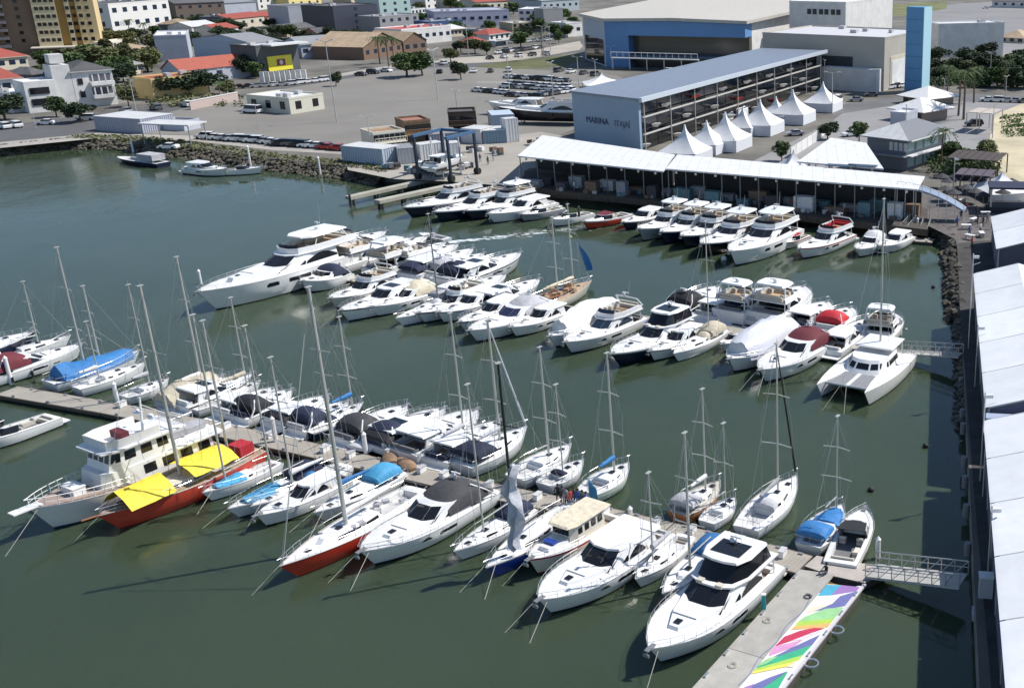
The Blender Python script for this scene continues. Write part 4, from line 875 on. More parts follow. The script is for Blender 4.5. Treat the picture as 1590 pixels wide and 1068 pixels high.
# the Boat above is one hull; move it sideways and add the second
first=[o for o in cb.t.children if o.name.startswith('hull')][0]; sep=2.65
first.location.x=-sep; h2=first.copy(); COL.objects.link(h2); h2.parent=cb.t; h2.location.x=sep
g=MB()
for sx in (-sep,sep):
    vs=[]; 
    for i in range(13):
        t=i/12; vs+= [(sx-cb.hb(t)*.98,cb.y(t),cb.sh(t)-.02),(sx+cb.hb(t)*.98,cb.y(t),cb.sh(t)-.02)]
    g.add(vs,[(2*i,2*i+1,2*i+3,2*i+2) for i in range(12)])
g.build('side_deck',deckw,cb.t,smooth=0)
D=cb.sh(.5)
MB().box((0,cb.y(.33),D-.25),(2*sep-.5,cb.L*.55,.5)).build('bridge_deck',deckw,cb.t,smooth=0)
g=MB(); g.box((0,cb.y(.74),D+.0),(2*sep-1.2,cb.L*.25,.05)); g.build('trampoline',mat('netting',(.30,.31,.33),.9,var=.2,scale=6),cb.t,smooth=0)
g=MB(); g.cyl((-sep,cb.y(.885),D+.05),(sep,cb.y(.885),D+.05),.14,n=8); g.build('crossbeam',alu,cb.t); MB().box((0,cb.y(.76),D+.08),(.35,cb.L*.27,.1)).build('catwalk',white,cb.t,smooth=0)
c=cb.frustum('cabin',[(2.3,cb.y(.22)),(2.5,cb.y(.45)),(1.9,cb.y(.58)),(.9,cb.y(.62))],[(2.0,cb.y(.22)),(2.1,cb.y(.42)),(1.5,cb.y(.50)),(.7,cb.y(.53))],D,D+1.25,white)
cb.band('saloon_window',c,[0,1,2,3,4,5,6],.35,.75,.12)
cb.frustum('cockpit_roof',[(2.1,cb.y(.06)),(2.2,cb.y(.36))],[(2.0,cb.y(.07)),(2.1,cb.y(.35))],D+1.75,D+1.87,white,True)
g=MB(); 
for sx in (-1,1):
    for t in (.08,.30): g.cyl((sx*1.9,cb.y(t),D),(sx*1.9,cb.y(t),D+1.75),.05,n=6)
g.build('roof_post',white,cb.t)
cb.c=cb.c; spars(cb,[(1324,545,310,.12)],boomcov=whitec,r=.12,sprd=2)
cb.t.location=tuple(Vector(cb.t.location)); cb.lines((-1,1),4)
# ----------------------------------------------------------------- middle row, bows away
motor('white flybridge yacht directly behind the superyacht stern',(640,368),(548,408),4.2,'fly',az=27,L=15,ln=())
motor('white yacht with cream upper awning in the left of the middle row',(692,375),(608,420),4.2,'flytop',az=27,L=15,ln=(),cover=creamc)
motor('white hardtop cruiser second behind the schooner masts',(735,385),(655,432),4.0,'coupe',az=28,L=13,ln=(),cover=navy)
motor('white sports yacht with navy cockpit cover pointing at the speedboat',(775,398),(690,438),4.2,'bimini',cover=navy,az=30,L=14,ln=())
motor('long white sports yacht with sharp bow near the wooden schooner',(809,391),(728,446),4.3,'coupe',az=30,L=16,ln=(),sun=1,stripe=blackp)
motor('white cruiser with grey aft awning between sharp bowed yacht and schooner',(786,425),(738,462),3.8,'coupe',cover=greyc,az=30,L=12.5,ln=())
s=sail('wooden schooner with tan deck gear and a blue flag banner at its bow',(919,435),(838,470),4.4,[(877,442,318,.1),(858,452,338,.1)],hull=cream,boot=bootr,az=31,L=15,cabm=wood,deckm=teak,ln=(),name='schooner',cat='schooner',boomcov=creamc,r=.1)
g=MB()
for k in range(14): g.box((s.rr.uniform(-1.3,1.3),s.y(.12+.05*k),s.sh(.5)+.45),(.5,.5,.7),rz=k)
g.build('deck_gear',teak,s.t,smooth=0)
# banner
def banner(label,base,top_y,w_,m,lean=.6,group=None):
    p=P(*base,.7); H=zat(p,top_y); t=thing('feather_banner',label,'banner',(p.x,p.y,.7),R(-10),group); H-=.7
    MB().cyl((0,0,0),(0,0,H),.04,n=6).build('pole',alu,t)
    rg=[[(0.03,.02*math.sin(k*2),.15*H+.85*H*k/8),(w_*math.sin(math.pi*(.35+.6*k/8)),.12*math.sin(k*1.7),.15*H+.83*H*k/8-.1)] for k in range(9)]
    g=MB(); g.rings([[p for p in r_]+[(q[0],q[1]+.02,q[2]) for q in reversed(r_)] for r_ in rg]); g.build('flag',m,t,smooth=60)
    t.rotation_euler=(R(0),R(-14)*lean,R(0)); return t
banner('tall blue feather banner leaning over the wooden schooner bow',(913,428),376,1.0,bluec,1)
banner('light blue feather banner standing beside the crowd on the pontoon',(916,783),742,.7,skyc,0)
motor('white flybridge cruiser with black aft canopy left of the twin white ships',(1117,443),(1046,488),4.0,'bimini',cover=black,az=31,L=14,ln=(),stripe=blackp)
motor('white trawler with high flybridge and dark aft window facing the viewer',(1190,446),(1118,498),4.6,'flytop',az=29,L=14.5,ln=(),zb=2.5,zs=2.0,name='trawler_yacht',glassm=glassb)
motor('big bright white ship with crowded top deck and dark mast flag at its bow',(1249,443),(1168,505),5.4,'flytop',az=28,L=18,ln=(),zb=3.0,zs=2.2)
motor('white yacht pointing away behind the maroon canopied yacht',(1286,467),(1215,510),4.0,'coupe',az=30,L=13,ln=())
motor('white cruiser with a small red top cover pointing away beside the catamaran mast',(1322,476),(1262,525),3.6,'bimini',cover=redc,az=27,L=12,ln=())
motor('slender white sports boat with dark windshield behind the catamaran mast',(1348,494),(1298,540),3.2,'coupe',az=27,L=11,ln=())
motor('white cruiser with dark open stern nearest the middle gangway',(1385,484),(1345,538),4.0,'flytop',az=18,L=13,ln=())
# ----------------------------------------------------------------- quay row
tri=[((626,322),17,4.2,'fly',navyh,'leftmost quay row yacht beside the travel lift piers, with dark hull sides'),((673,329),16,4.2,'fly',navyh,'white topped yacht with dark hull, second from the travel lift piers'),((722,327),15.5,4.0,'flytop',navyh,'flybridge yacht with tall hardtop, third from the travel lift piers'),((757,332),14.5,4.0,'coupe',white,'yacht with dark front windshield tied just behind the round white buoy')]
for bw,L_,B_,st,hl,lb in tri: motor(lb,bw,(bw[0]+60,bw[1]-40),B_,st,hull=hl,stripe=white,az=33,L=L_,ln=(),group=None)
motor('low grey workboat by the round white buoy',(807,333),(865,312),3.0,'open',hull=greyh,az=36,L=9,ln=(),name='workboat',cat='workboat')
motor('small white speedboat moored left of the red boat',(856,341),(904,316),3.0,'open',az=36,L=8.6,ln=())
motor('red and white speedboat moored along the dark quay',(905,344),(983,318),3.0,'open',hull=redh,stripe=white,cover=maroon,az=38,L=10,ln=())
motor('small white coupe yacht first of the row of seven below the white roof',(966,345),(1016,318),3.6,'coupe',hull=navyh,stripe=white,az=30,L=10.5,ln=())
for i,(bw,L_,B_) in enumerate([((991,355),13.5,4.2),((1026,360),13.5,4.2),((1058,366),14,4.3),((1089,378),15.5,4.8)]):
    motor(['second','third','fourth','fifth'][i]+' yacht of the row of seven below the white roof, '+['grey','navy','blue black','black'][i]+' hull',bw,(bw[0]+60,bw[1]-45),B_,'flytop',hull=[greyh,navyh,navyh,blackp][i],stripe=white,az=27,L=L_,ln=(),zb=2.3)
motor('largest white hulled flybridge yacht of the row below the white roof',(1133,390),(1230,335),5.4,'flytop',az=26,L=19,ln=(),zb=2.6,zs=1.9)
motor('small pink and white speedboat tucked behind the largest quay yacht',(1214,377),(1243,350),2.6,'open',stripe=redc,az=28,L=7.5,ln=(),cover=redc)
motor('red and white striped sports cruiser at the right of the quay row',(1240,386),(1322,350),4.0,'fly',stripe=redh,boot=blackp,az=32,L=14,ln=(),cover=redc,hull=white)
motor('white motorboat with grey windscreen left of the rightmost quay boat',(1332,387),(1368,352),3.2,'bimini',cover=whitec,az=24,L=9.5,ln=())
motor('rightmost quay boat, white cabin cruiser by the narrow gangways',(1366,382),(1410,355),3.2,'coupe',az=30,L=9.5,ln=())
for lb,b_,st_,B_,sty,L_,kw in [
 ('white flybridge cruiser at the top left of the middle row cluster',(600,358),(545,395),3.8,'fly',12,{}),
 ('white coupe with grey roof third along the top of the middle cluster',(664,366),(600,405),3.8,'coupe',13,dict(sun=1)),
 ('small white cruiser with grey canopy squeezed before the sharp bowed yacht',(752,392),(690,430),3.4,'bimini',11,dict(cover=greyc)),
 ('white cruiser with cream canopy between the two navy awnings of the middle row',(575,476),(650,436),3.4,'bimini',11,dict(cover=creamc)),
 ('small white cruiser wedged between the grey canopied yacht and the schooner stern',(792,508),(860,470),3.2,'coupe',10,{}),
 ('white cruiser behind the black hulled yacht with grey stripe',(1008,545),(1080,503),3.2,'coupe',10,dict(stripe=greyh)),
 ('small white cruiser stern to the pontoon by the white trawler',(1152,452),(1090,495),3.4,'coupe',11,{}),
 ('white cruiser with blue tinted glass squeezed beside the big bright ship',(1222,455),(1160,500),3.4,'coupe',12,dict(glassm=glassb)),
 ('white coupe cruiser between the cream decked sloop and the black canopied one',(430,600),(350,655),3.3,'coupe',11,{}),
 ('white cruiser with navy canopy right of the black and white open bowed cruiser',(540,622),(450,680),3.3,'bimini',11,dict(cover=navy)),
 ('white yacht with navy canopy before the pointed white hardtop',(668,640),(590,700),3.5,'bimini',12,dict(cover=navy)),
 ('white cruiser with grey striped side beside the tall double spreader sloop',(775,652),(700,722),3.4,'coupe',12,dict(stripe=greyh)),
 ('white cruiser with grey roof left of the wooden schooner',(838,432),(792,470),3.6,'coupe',12,dict(sun=1)),
 ('white flybridge cruiser fourth along the top of the middle cluster',(712,378),(640,420),3.6,'fly',12,{}),
 ('white sedan cruiser with black stripe under the sharp bowed yacht',(712,500),(780,462),3.4,'coupe',11,dict(stripe=blackp)),
 ('small white sports boat between the two light blue covered sailboats',(398,800),(500,745),2.6,'coupe',8.5,dict(rails=False))]:
    motor(lb,b_,st_,B_,sty,L=L_,az=28.5,ln=(),**kw)
# ----------------------------------------------------------------- far left shore craft
s=Boat('barge','long navy barge moored under the flat white canopy','barge',(182,243),(287,250),3.6,'motor',1.0,.9,L=15,az=-64,hull=navyh); s.deck(.05,.8,.3,floorm=navyh); g=MB(); g.box((0,s.y(.25),1.9),(3,5,1.2)); g.build('cargo',greyc,s.t,smooth=0)
motor('white cabin boat moored off the shore behind the navy barge',(352,262),(285,252),3.6,'coupe',az=113,L=11,ln=())
motor('small white open boat right of the shore cabin boat',(408,259),(352,268),2.6,'open',az=80,L=9,ln=(),name='runabout',cat='runabout')
# inflatable with crew and its wake
s=Boat('speedboat','small speedboat with a standing driver trailing a white wake','speedboat',(651,361),(682,369),2.2,'motor',.9,.6,L=6,az=-62,hull=greyh); s.deck(.1,.7,.3,floorm=cushd); g=MB(); g.box((0,s.y(.5),.9),(.6,.6,.6)); g.build('console',greyc,s.t); 
m=mat('foam_wake',(.62,.68,.68),.7,var=.3,scale=.6); mb=MB(); rr=random.Random(4)
wa=s.c-s.d*3; wdir=(P(832,362,0)-wa).normalized(); wn=Vector((-wdir.y,wdir.x,0))
for i in range(240):
    u=rr.random()**1.6; p=wa+wdir*(26*u)+wn*rr.gauss(0,.25+1.1*u); sz=rr.uniform(.08,.4)*(1-u*.7)
    mb.poly([(p.x+sz*2.2*math.cos(a)*(.7+.5*rr.random()),p.y+sz*.6*math.sin(a),.012+.0001*i) for a in [k*math.pi/3 for k in range(6)]])
tag(mb.build('wake_foam',m,smooth=0),kind='stuff')
# ================================================================ LARGE BUILDINGS
# dry stack boat hall with the lettering
a0=P(893,222); a1=P(995,238); Hh=zat(a1,157)-GZ; Hw=Hh
far=P(1275,82,GZ+Hh); e=Vector((far.x-a1.x,far.y-a1.y,0)); eL=e.length; ed=e.normalized()
fw_=(a0-a1); plan=[(0,0),(0,0),(0,0),(0,0)]
t=thing('boat_storage_hall','long blue grey boat hall with dark lettering, glazed right side and flat metal roof','hall',(a1.x,a1.y,GZ),math.atan2(ed.y,ed.x)-math.pi/2)
inv=Matrix.Rotation(-t.rotation_euler.z,3,'Z'); q0=inv@fw_; q0.z=0
wq=abs(q0.x)
hallm=mat('hall_blue_wall',(.27,.37,.48),.6,var=.05,scale=.15); hroof=stripes('hall_metal_roof',(.26,.30,.37),(.21,.26,.33),.7,'Y',.45,.93)
g=MB(); pl=[(q0.x,q0.y),(0,0),(0,.35),(q0.x+.3,q0.y+.35)]; 
MB().slab([(q0.x,q0.y),(0,0),(0,1.0),(q0.x,q0.y+1.0)],0,Hh).build('front_wall',hallm,t,smooth=0)
MB().slab([(q0.x,q0.y+1.01),(q0.x+.4,q0.y+1.01),(q0.x+.4,eL),(q0.x,eL)],0,Hh).build('back_wall',hallm,t,smooth=0)
MB().slab([(q0.x+.4,q0.y+1.2),(-1.3,1.2),(-1.3,eL-.5),(q0.x+.4,eL-.5)],.1,Hh-.1).build('glazing',glass,t,smooth=0)
MB().slab([(q0.x-.4,q0.y-.3),(.5,-.3),(.8,eL+2),(q0.x-.4,eL+2)],Hh+.01,Hh+.5).build('roof',hroof,t,smooth=0)
MB().slab([(.45,-.4),(1.1,-.4),(1.3,eL+2.1),(.85,eL+2.1)],Hh-.25,Hh+.7).build('fascia',mat('fascia_pale',(.55,.60,.66),.4),t,smooth=0)
bmat=mat('hall_beam',(.56,.54,.50),.5)
for k in (1,2):
    MB().box((.1,eL/2+.5,Hh*k/3),(.3,eL-1.5,.3)).build('floor_beam',bmat,t,smooth=0)
for i in range(10): MB().cyl((.45,1.5+i*(eL-3)/9,0),(.45,1.5+i*(eL-3)/9,Hh-.26),.12,n=8).build('column',bmat,t)
# racked boats seen behind the columns
bw=MB(); 
for lvl in (0,1,2):
    for i in range(22):
        y=3+i*(eL-8)/21; 
        if (i*7+lvl*5)%3: continue
        m=MB(); z=Hh*lvl/3+.6; m.rings([[(-1.05,y-1,z+.8),(-1.05,y,z),(-1.05,y+1,z+.8)],[(.0,y-.8,z+.95),(.0,y,z+.15),(.0,y+.8,z+.95)],[(.9,y-.1,z+1.0),(.9,y,z+.85),(.9,y+.1,z+1.0)]]); m.build('racked_boat',[white,cream,greyh,redh][(i+lvl)%4 if (i%5==0) else 0],t)
def text(s_,size,m,parent,loc,rot,name='lettering',ext=.04,sx=1):
    c=bpy.data.curves.new(name,'FONT'); c.body=s_; c.size=size; c.extrude=ext; c.align_x='CENTER'; o=bpy.data.objects.new(name,c); COL.objects.link(o)
    dg=bpy.context.evaluated_depsgraph_get(); me=bpy.data.meshes.new_from_object(o.evaluated_get(dg)); bpy.data.objects.remove(o)
    me.materials.clear(); me.materials.append(m); o=bpy.data.objects.new(name,me); COL.objects.link(o); o.parent=parent; o.location=loc; o.rotation_euler=rot; o.scale=(sx,1,1); return o
fa=math.atan2(-q0.y,-q0.x); mid=Vector((q0.x*.5,q0.y*.5)); nrm=Vector((math.sin(fa),-math.cos(fa)))
ux=Vector((math.cos(fa),math.sin(fa)))
p_=mid-ux*2.6+nrm*.08; text('MARINA',1.9,mat('letter_navy',(.03,.05,.12),.5),t,(p_.x,p_.y,Hh*.46),(R(90),0,fa),sx=1.0)
p_=mid+ux*5.2+nrm*.08; text('ITAJAÍ',1.8,mat('letter_grey',(.12,.15,.22),.5),t,(p_.x,p_.y,Hh*.46),(R(90),0,fa),sx=1.0)
# convention centre
cvb=mat('centre_blue',(.12,.27,.52),.5,var=.05,scale=.1); cvg=mat('centre_grey_blue',(.42,.48,.58),.6,var=.05); cvr=stripes('centre_roof',(.64,.60,.53),(.60,.56,.49),.25,'X',.6,.93)
t,W,H=bld('convention_centre','huge exhibition hall with a beige roof and a bright blue recessed front','exhibition hall',(907,93),(942,103),60,26,cvg,cvr,roof='none') if False else (None,0,0)
A=P(942,104); Bp=P(1158,110); L0=P(909,92); Hc=zat(A,29)-GZ; 
dx=(Bp-A); dx.z=0; Wc=dx.length; rz=math.atan2(dx.y,dx.x)
t=thing('exhibition_hall','huge exhibition hall with beige roof and bright blue recessed front','exhibition hall',(A.x,A.y,GZ),rz)
il=Matrix.Rotation(-rz,3,'Z')@(L0-A)
w2=Wc*.17; w3=Wc*.90
MB().slab([(0,0),(w2,0),(w2,8),(0,8)],0,Hc).build('blue_pier_wall',cvb,t,smooth=0)
MB().slab([(w2+.01,0),(Wc,0),(Wc,8),(w2+.01,8)],Hc*.66,Hc-.01).build('blue_fascia_wall',cvb,t,smooth=0)
MB().slab([(w2+.01,5),(Wc,5),(Wc,8.01),(w2+.01,8.01)],0,Hc*.655).build('front_glazing',mat('bronze_glass',(.10,.095,.08),.12),t,smooth=0)
MB().slab([(w2+.01,-1),(Wc*.95,-1),(Wc*.95,5),(w2+.01,5)],Hc*.22,Hc*.26).build('terrace',mat('terrace_blue',(.12,.16,.22),.6),t,smooth=0)
g=MB(); g.slab([(il.x,il.y),(-.01,0),(-.01,8),(il.x,il.y+9)],0,Hc-.02); g.build('side_wall',cvg,t,smooth=0)
g=MB(); vx=Vector((il.x,il.y)); n_=Vector((vx.y,-vx.x)).normalized(); 
if n_.y>0: n_=-n_
pts=[vx*.92+n_*.1,vx*.08+n_*.1,vx*.08+n_*.02,vx*.92+n_*.02]; g.slab([(p.x,p.y) for p in pts],.5,Hc*.55); g.build('side_glazing',glass,t,smooth=0)
F_=P(1230,-4,GZ+Hc+9); Fl=P(905,-10,GZ+Hc)
rb=[(il.x-1,il.y-1,Hc),(0,-1,Hc),(Wc+1,-1,Hc)]
dep=130
RR=[(il.x-1,il.y-1,Hc),(0,-1,Hc),(Wc*.5,-1,Hc+.6),(Wc+1,-1,Hc),(Wc+14,dep,Hc+2),(Wc*.55,dep,Hc+10),(il.x-1,dep,Hc+2)]
g=MB(); g.poly(RR); g.rings([[(p[0],p[1],p[2]-1.0) for p in RR],[(p[0],p[1],p[2]-.01) for p in RR]],c0=False,c1=False); g.build('roof',cvr,t,smooth=0)
MB().slab([(il.x,il.y+10),(0,8.1),(Wc,8.1),(Wc+10,dep-1),(il.x,dep-1)],0,Hc-1.05).build('hall_volume',wwall,t,smooth=0)
# footbridge and canopy before it
ft=thing('footbridge','low white lattice footbridge in front of the blue exhibition hall','footbridge',tuple(P(952,108)),rz); 
fl=(P(1085,112)-P(952,108)).length; g=MB(); g.box((fl/2,0,4.0),(fl,2.6,.3)); g.build('deck',white,ft,smooth=0); g=MB()
for i in range(15): g.cyl((i*fl/14,-1.3,4.1),(i*fl/14,-1.3,6.0),.08,n=4)
g.cyl((0,-1.3,6.0),(fl,-1.3,6.0),.1,n=4); g.build('railing',white,ft); g=MB()
for i in range(6): g.cyl((i*fl/5,0,0),(i*fl/5,0,3.9),.2,n=6)
g.build('support',white,ft)
# beige block with white hall and the tall blue tower
b2,W2,H2=bld('event_hall_annex','low beige annex block with white parapet and broad loading openings beside the blue tower','hall',(1185,130),(1372,142),34,None,beige,mat('annex_roof',(.60,.60,.62),.7,var=.06),H=zat(P(1372,140),60)-GZ)
MB().box((W2*.62,-.05,H2*.36),(W2*.26,.3,H2*.55)).build('loading_opening',mat('dark_interior',(.04,.045,.05),.6),b2,smooth=0)
MB().box((W2+.06,17,H2*.33),(.2,25,H2*.62)).build('side_door_frame',cwall,b2,smooth=0); MB().box((W2+.2,17,H2*.30),(.15,23,H2*.5)).build('side_panel',wwall,b2,smooth=0)
MB().box((W2*.985-9,-2.2,H2*.22),(18,4,H2*.44)).build('lower_front_block',wwall,b2,smooth=0)
b3,W3,H3=bld('white_hall','tall white windowless hall with six small square openings behind the beige annex','hall',(1226,100),(1312,104),50,None,wwall,mat('pale_roof',(.70,.70,.71),.7),H=zat(P(1312,104),6)-GZ)
for i in range(6): MB().box((W3*(.36+.095*i+.02*(i//2)),-.03,H3*.86),(1.5,.3,1.8)).build('opening',mat('dark_interior',(0,0,0)),b3,smooth=0)
b4,W4,H4=bld('white_wing','low white wing with sloping parapet to the right of the tall blue tower','building',(1438,86),(1456,90),28,None,wwall,mat('pale_roof',(0,0,0)),H=zat(P(1456,88),38)-GZ)
T0=P(1404,143); T1=P(1430,145); Ht=zat(T1,12)-GZ; tx=thing('blue_tower','tall slender blue tower with right face coloured pale cyan as if sunlit','tower',(T0.x,T0.y,GZ),math.atan2((T1-T0).y,(T1-T0).x)); Wt=Vector(((T1-T0).x,(T1-T0).y,0)).length
MB().box((Wt/2,2.5,Ht/2),(Wt,5,Ht)).build('shaft',mat('tower_blue',(.11,.29,.50),.5,var=.08,scale=.1),tx,smooth=0); MB().box((Wt+.12,2.5,Ht/2),(.2,5.1,Ht)).build('painted_sunlit_face',mat('tower_blue_sunlit',(.45,.70,.80),.5),tx,smooth=0)  # pale cyan slab puts the sunlight on the right face into its colour
for k in range(6): MB().box((Wt/2,-.02,Ht*(k+1)/7),(Wt,.1,.12)).build('panel_joint',mat('tower_joint',(.08,.2,.38),.5),tx,smooth=0)
# long white roofed quay sheds
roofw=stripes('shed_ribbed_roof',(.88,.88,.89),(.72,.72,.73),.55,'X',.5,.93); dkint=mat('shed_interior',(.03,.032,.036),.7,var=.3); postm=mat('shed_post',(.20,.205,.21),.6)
def shed(label,pts,zr,posts=8,floor=None,wallback=True):
    q=[P(a,b,zr) for a,b in pts]; o=q[0]; t=thing('quay_shed',label,'shed',(o.x,o.y,GZ))
    R_=[(p.x-o.x,p.y-o.y) for p in q]; h=zr-GZ
    MB().slab(R_,h-.24,h).build('roof',roofw,t,smooth=0)
    fl_,fr_=Vector(R_[0]),Vector(R_[1]); bl_,br_=Vector(R_[3]),Vector(R_[2])
    for i in range(posts):
        p=fl_.lerp(fr_,(i+.1)/(posts-.8))*.97+bl_.lerp(br_,(i+.1)/(posts-.8))*.03
        MB().cyl((p.x,p.y,0),(p.x,p.y,h-.25),.10,n=6).build('post',postm,t)
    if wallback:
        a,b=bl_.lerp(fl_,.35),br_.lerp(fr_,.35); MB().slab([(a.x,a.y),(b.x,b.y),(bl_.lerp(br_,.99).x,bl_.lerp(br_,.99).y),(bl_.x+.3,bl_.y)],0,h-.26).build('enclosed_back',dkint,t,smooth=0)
    n=int((fr_-fl_).length/3.5)
    for i in range(n):
        p=fl_.lerp(fr_,(i+.5)/n)*.96+bl_.lerp(br_,(i+.5)/n)*.04; MB().ball((p.x,p.y,h-.65),.24,6).build('lamp',mat('lamp_glass',(.9,.9,.85),.3),t)
    return t
shed('left quay shed with a flat white roof next to the blue hall wall',[(803,242),(1030,266),(1048,240),(842,210)],7.2,9)
shed('long right quay shed with a flat white roof and a row of round lamps',[(1034,262),(1425,294),(1436,274),(1052,240)],7.6,14)
s2=shed('broad white canopy roof beside the two storey pavilion',[(1238,251),(1372,262),(1345,222),(1290,214)],7.9,6,wallback=False)
for i in range(2):
    p0=P(1306+i*33,260,7.65); MB().box((0,0,0),(5.2,1.8,.1),rz=-.3).build('skylight',glass,s2,smooth=0,loc=(p0.x-s2.location.x,p0.y-s2.location.y,7.9-GZ+.08))
# things inside the sheds
rr=random.Random(9)
# quay apron in front of sheds (dark timber)
q=[P(812,296,1.4),P(1000,316,1.4),P(1190,334,1.4),P(1440,363,1.4),P(1440,330,1.4),P(1190,306,1.4),P(1000,290,1.4),P(815,270,1.4)]
t=thing('quay_boardwalk','dark timber boardwalk running below the white shed roofs','boardwalk',(q[0].x,q[0].y,0))
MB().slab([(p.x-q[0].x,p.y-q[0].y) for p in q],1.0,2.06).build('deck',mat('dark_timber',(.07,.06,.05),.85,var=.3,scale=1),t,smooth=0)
# two-storey pavilion
pv,Wp,Hp=bld('two_storey_pavilion','two storey pavilion with hipped white and grey roof and teal glazed side','pavilion',(1346,258),(1406,266),16,None,mat('pavilion_wall',(.16,.18,.21),.6),mat('pavilion_roof',(.16,.17,.19),.6,var=.1),roof='hip',H=6.2,rh=2.4,over=1.0)
for z in (1.5,4.6):
    for i in range(4): MB().box((Wp+.03,1.8+i*3.2,z),(.1,2.4,1.7)).build('side_window',tealw,pv,smooth=0)
for i in range(4): MB().box((Wp*.62+i*1.1,-.03,4.6),(.8,.1,1.6)).build('front_window',wwall,pv,smooth=0)
for z in (3.0,6.0): MB().box((Wp+.7,8,z),(1.4,16.5,.22)).build('balcony_slab',white,pv,smooth=0)
MB().box((Wp/2,-.9,3.0),(Wp+1.4,1.8,.2)).build('front_canopy',greyr,pv,smooth=0)
bld('grey_kiosk','plain grey windowless cube building behind the two storey pavilion','kiosk',(1382,206),(1407,208),7,177,gwall,mat('pale_roof',(0,0,0)))
for (lab,A_,B_,yt,rm) in (('upper square pavilion with a white pyramid roof at the foot of the blue tower',(1402,160),(1440,166),148,None),('lower square pavilion with a white pyramid roof and stepped canopies',(1389,186),(1432,192),168,None)):
    bld('square_pavilion',lab,A_,B_,10,yt,mat('pavilion_brown',(.26,.21,.19),.7),whitec,roof='hip',rh=2.6,over=1.3,fw=(4,1),win=(1.4,1.6),winm=glass)
# ---------------------------------------------------------------- party tents with peaked tops
def peak_tent_mesh(w=10,e=3.0,h=6.0):
    g=MB(); n=9; rgs=[]
    for k in range(n+1):
        u=k/n; f=(1-u)**1.9*.97+.03; z=e+(h)*(u**1.05); r=w/2*f
        ring=[]
        for q_ in range(4):
            a0=math.pi/4+q_*math.pi/2; a1=a0+math.pi/2
            for j in range(4):
                v=j/4; x=(math.cos(a0)*(1-v)+math.cos(a1)*v)*r*1.414; y=(math.sin(a0)*(1-v)+math.sin(a1)*v)*r*1.414; 
                ring.append((x,y,z-(math.sin(v*math.pi)*.35*(1-u)**2)))
        rgs.append(ring)
    g.rings(rgs,c0=False); return g
tm=mat('tent_fabric',(.76,.76,.76),.6,var=.07,scale=.5)
tp=thing('party_tent','white peaked party tent','party tent',(0,0,0)); peak_tent_mesh().build('canopy',tm,tp,smooth=50)
g=MB()
for x in(-4.9,4.9):
    for y in (-4.9,4.9): g.cyl((x,y,0),(x,y,3.0),.08,n=6)
g.build('frame',alu,tp)
for (x,y,rz_) in ((0,-4.95,0),(4.95,0,math.pi/2)):
    MB().box((x,y,1.45),(9.8 if rz_==0 else .06,.06 if rz_==0 else 9.8,2.7)).build('side_wall',mat('tent_wall',(.72,.73,.76),.6,var=.04),tp,smooth=0)
apx=[((1063,194),9.5,'nearest tall peaked party tent, its open side against the glazed boat hall'),((1097,187),8.5,'second peaked party tent from the near end of the front row'),((1126,174),10,'third peaked party tent from the near end, larger than its left neighbour'),((1180,154),10,'wide peaked party tent in the middle of the row beside the street'),((1231,139),10.2,'peaked party tent second from the far end with a doorway facing the road'),((1278,127),9.5,'farthest peaked party tent, standing apart next to the long tower shadow'),((1113,152),7,'smallest back row peaked tent touching the glazed hall'),((1137,146),7,'back row peaked tent, second along the glazed hall'),((1153,166),8,'back row peaked tent squeezed between two front row peaks'),((1205,150),8,'peaked tent joining the middle tent to the doorway tent')]
gd=math.atan2(ed.y,ed.x)-math.pi/2
for i,((ax,ay),w_,lab) in enumerate(apx):
    s_=w_*.88/10; p=P(ax,ay,GZ+9.0*s_)
    if i==0: r=tp; r.location=(p.x,p.y,GZ); r.rotation_euler=(0,0,gd); r.scale=(s_,)*3; r['label']=lab; r['group']='white peaked party tents'
    else: clone(tp,(p.x,p.y,GZ),gd,lab,'white peaked party tents',s_)
# other small canopies
for (ax,ay,w_,lab) in ((934,113,11,'low white pyramid tent standing behind the boat hall at the car lot'),(1557,265,9,'thatch grey pointed pavilion tent at the right edge above the seawall'),(1232,232,5,'small white pointed market tent behind the long shed roof')):
    p=P(ax,ay,GZ+4.6); c=clone(tp,(p.x,p.y,GZ),.3,lab,'low pointed canopies',(w_/10,w_/10,.5))
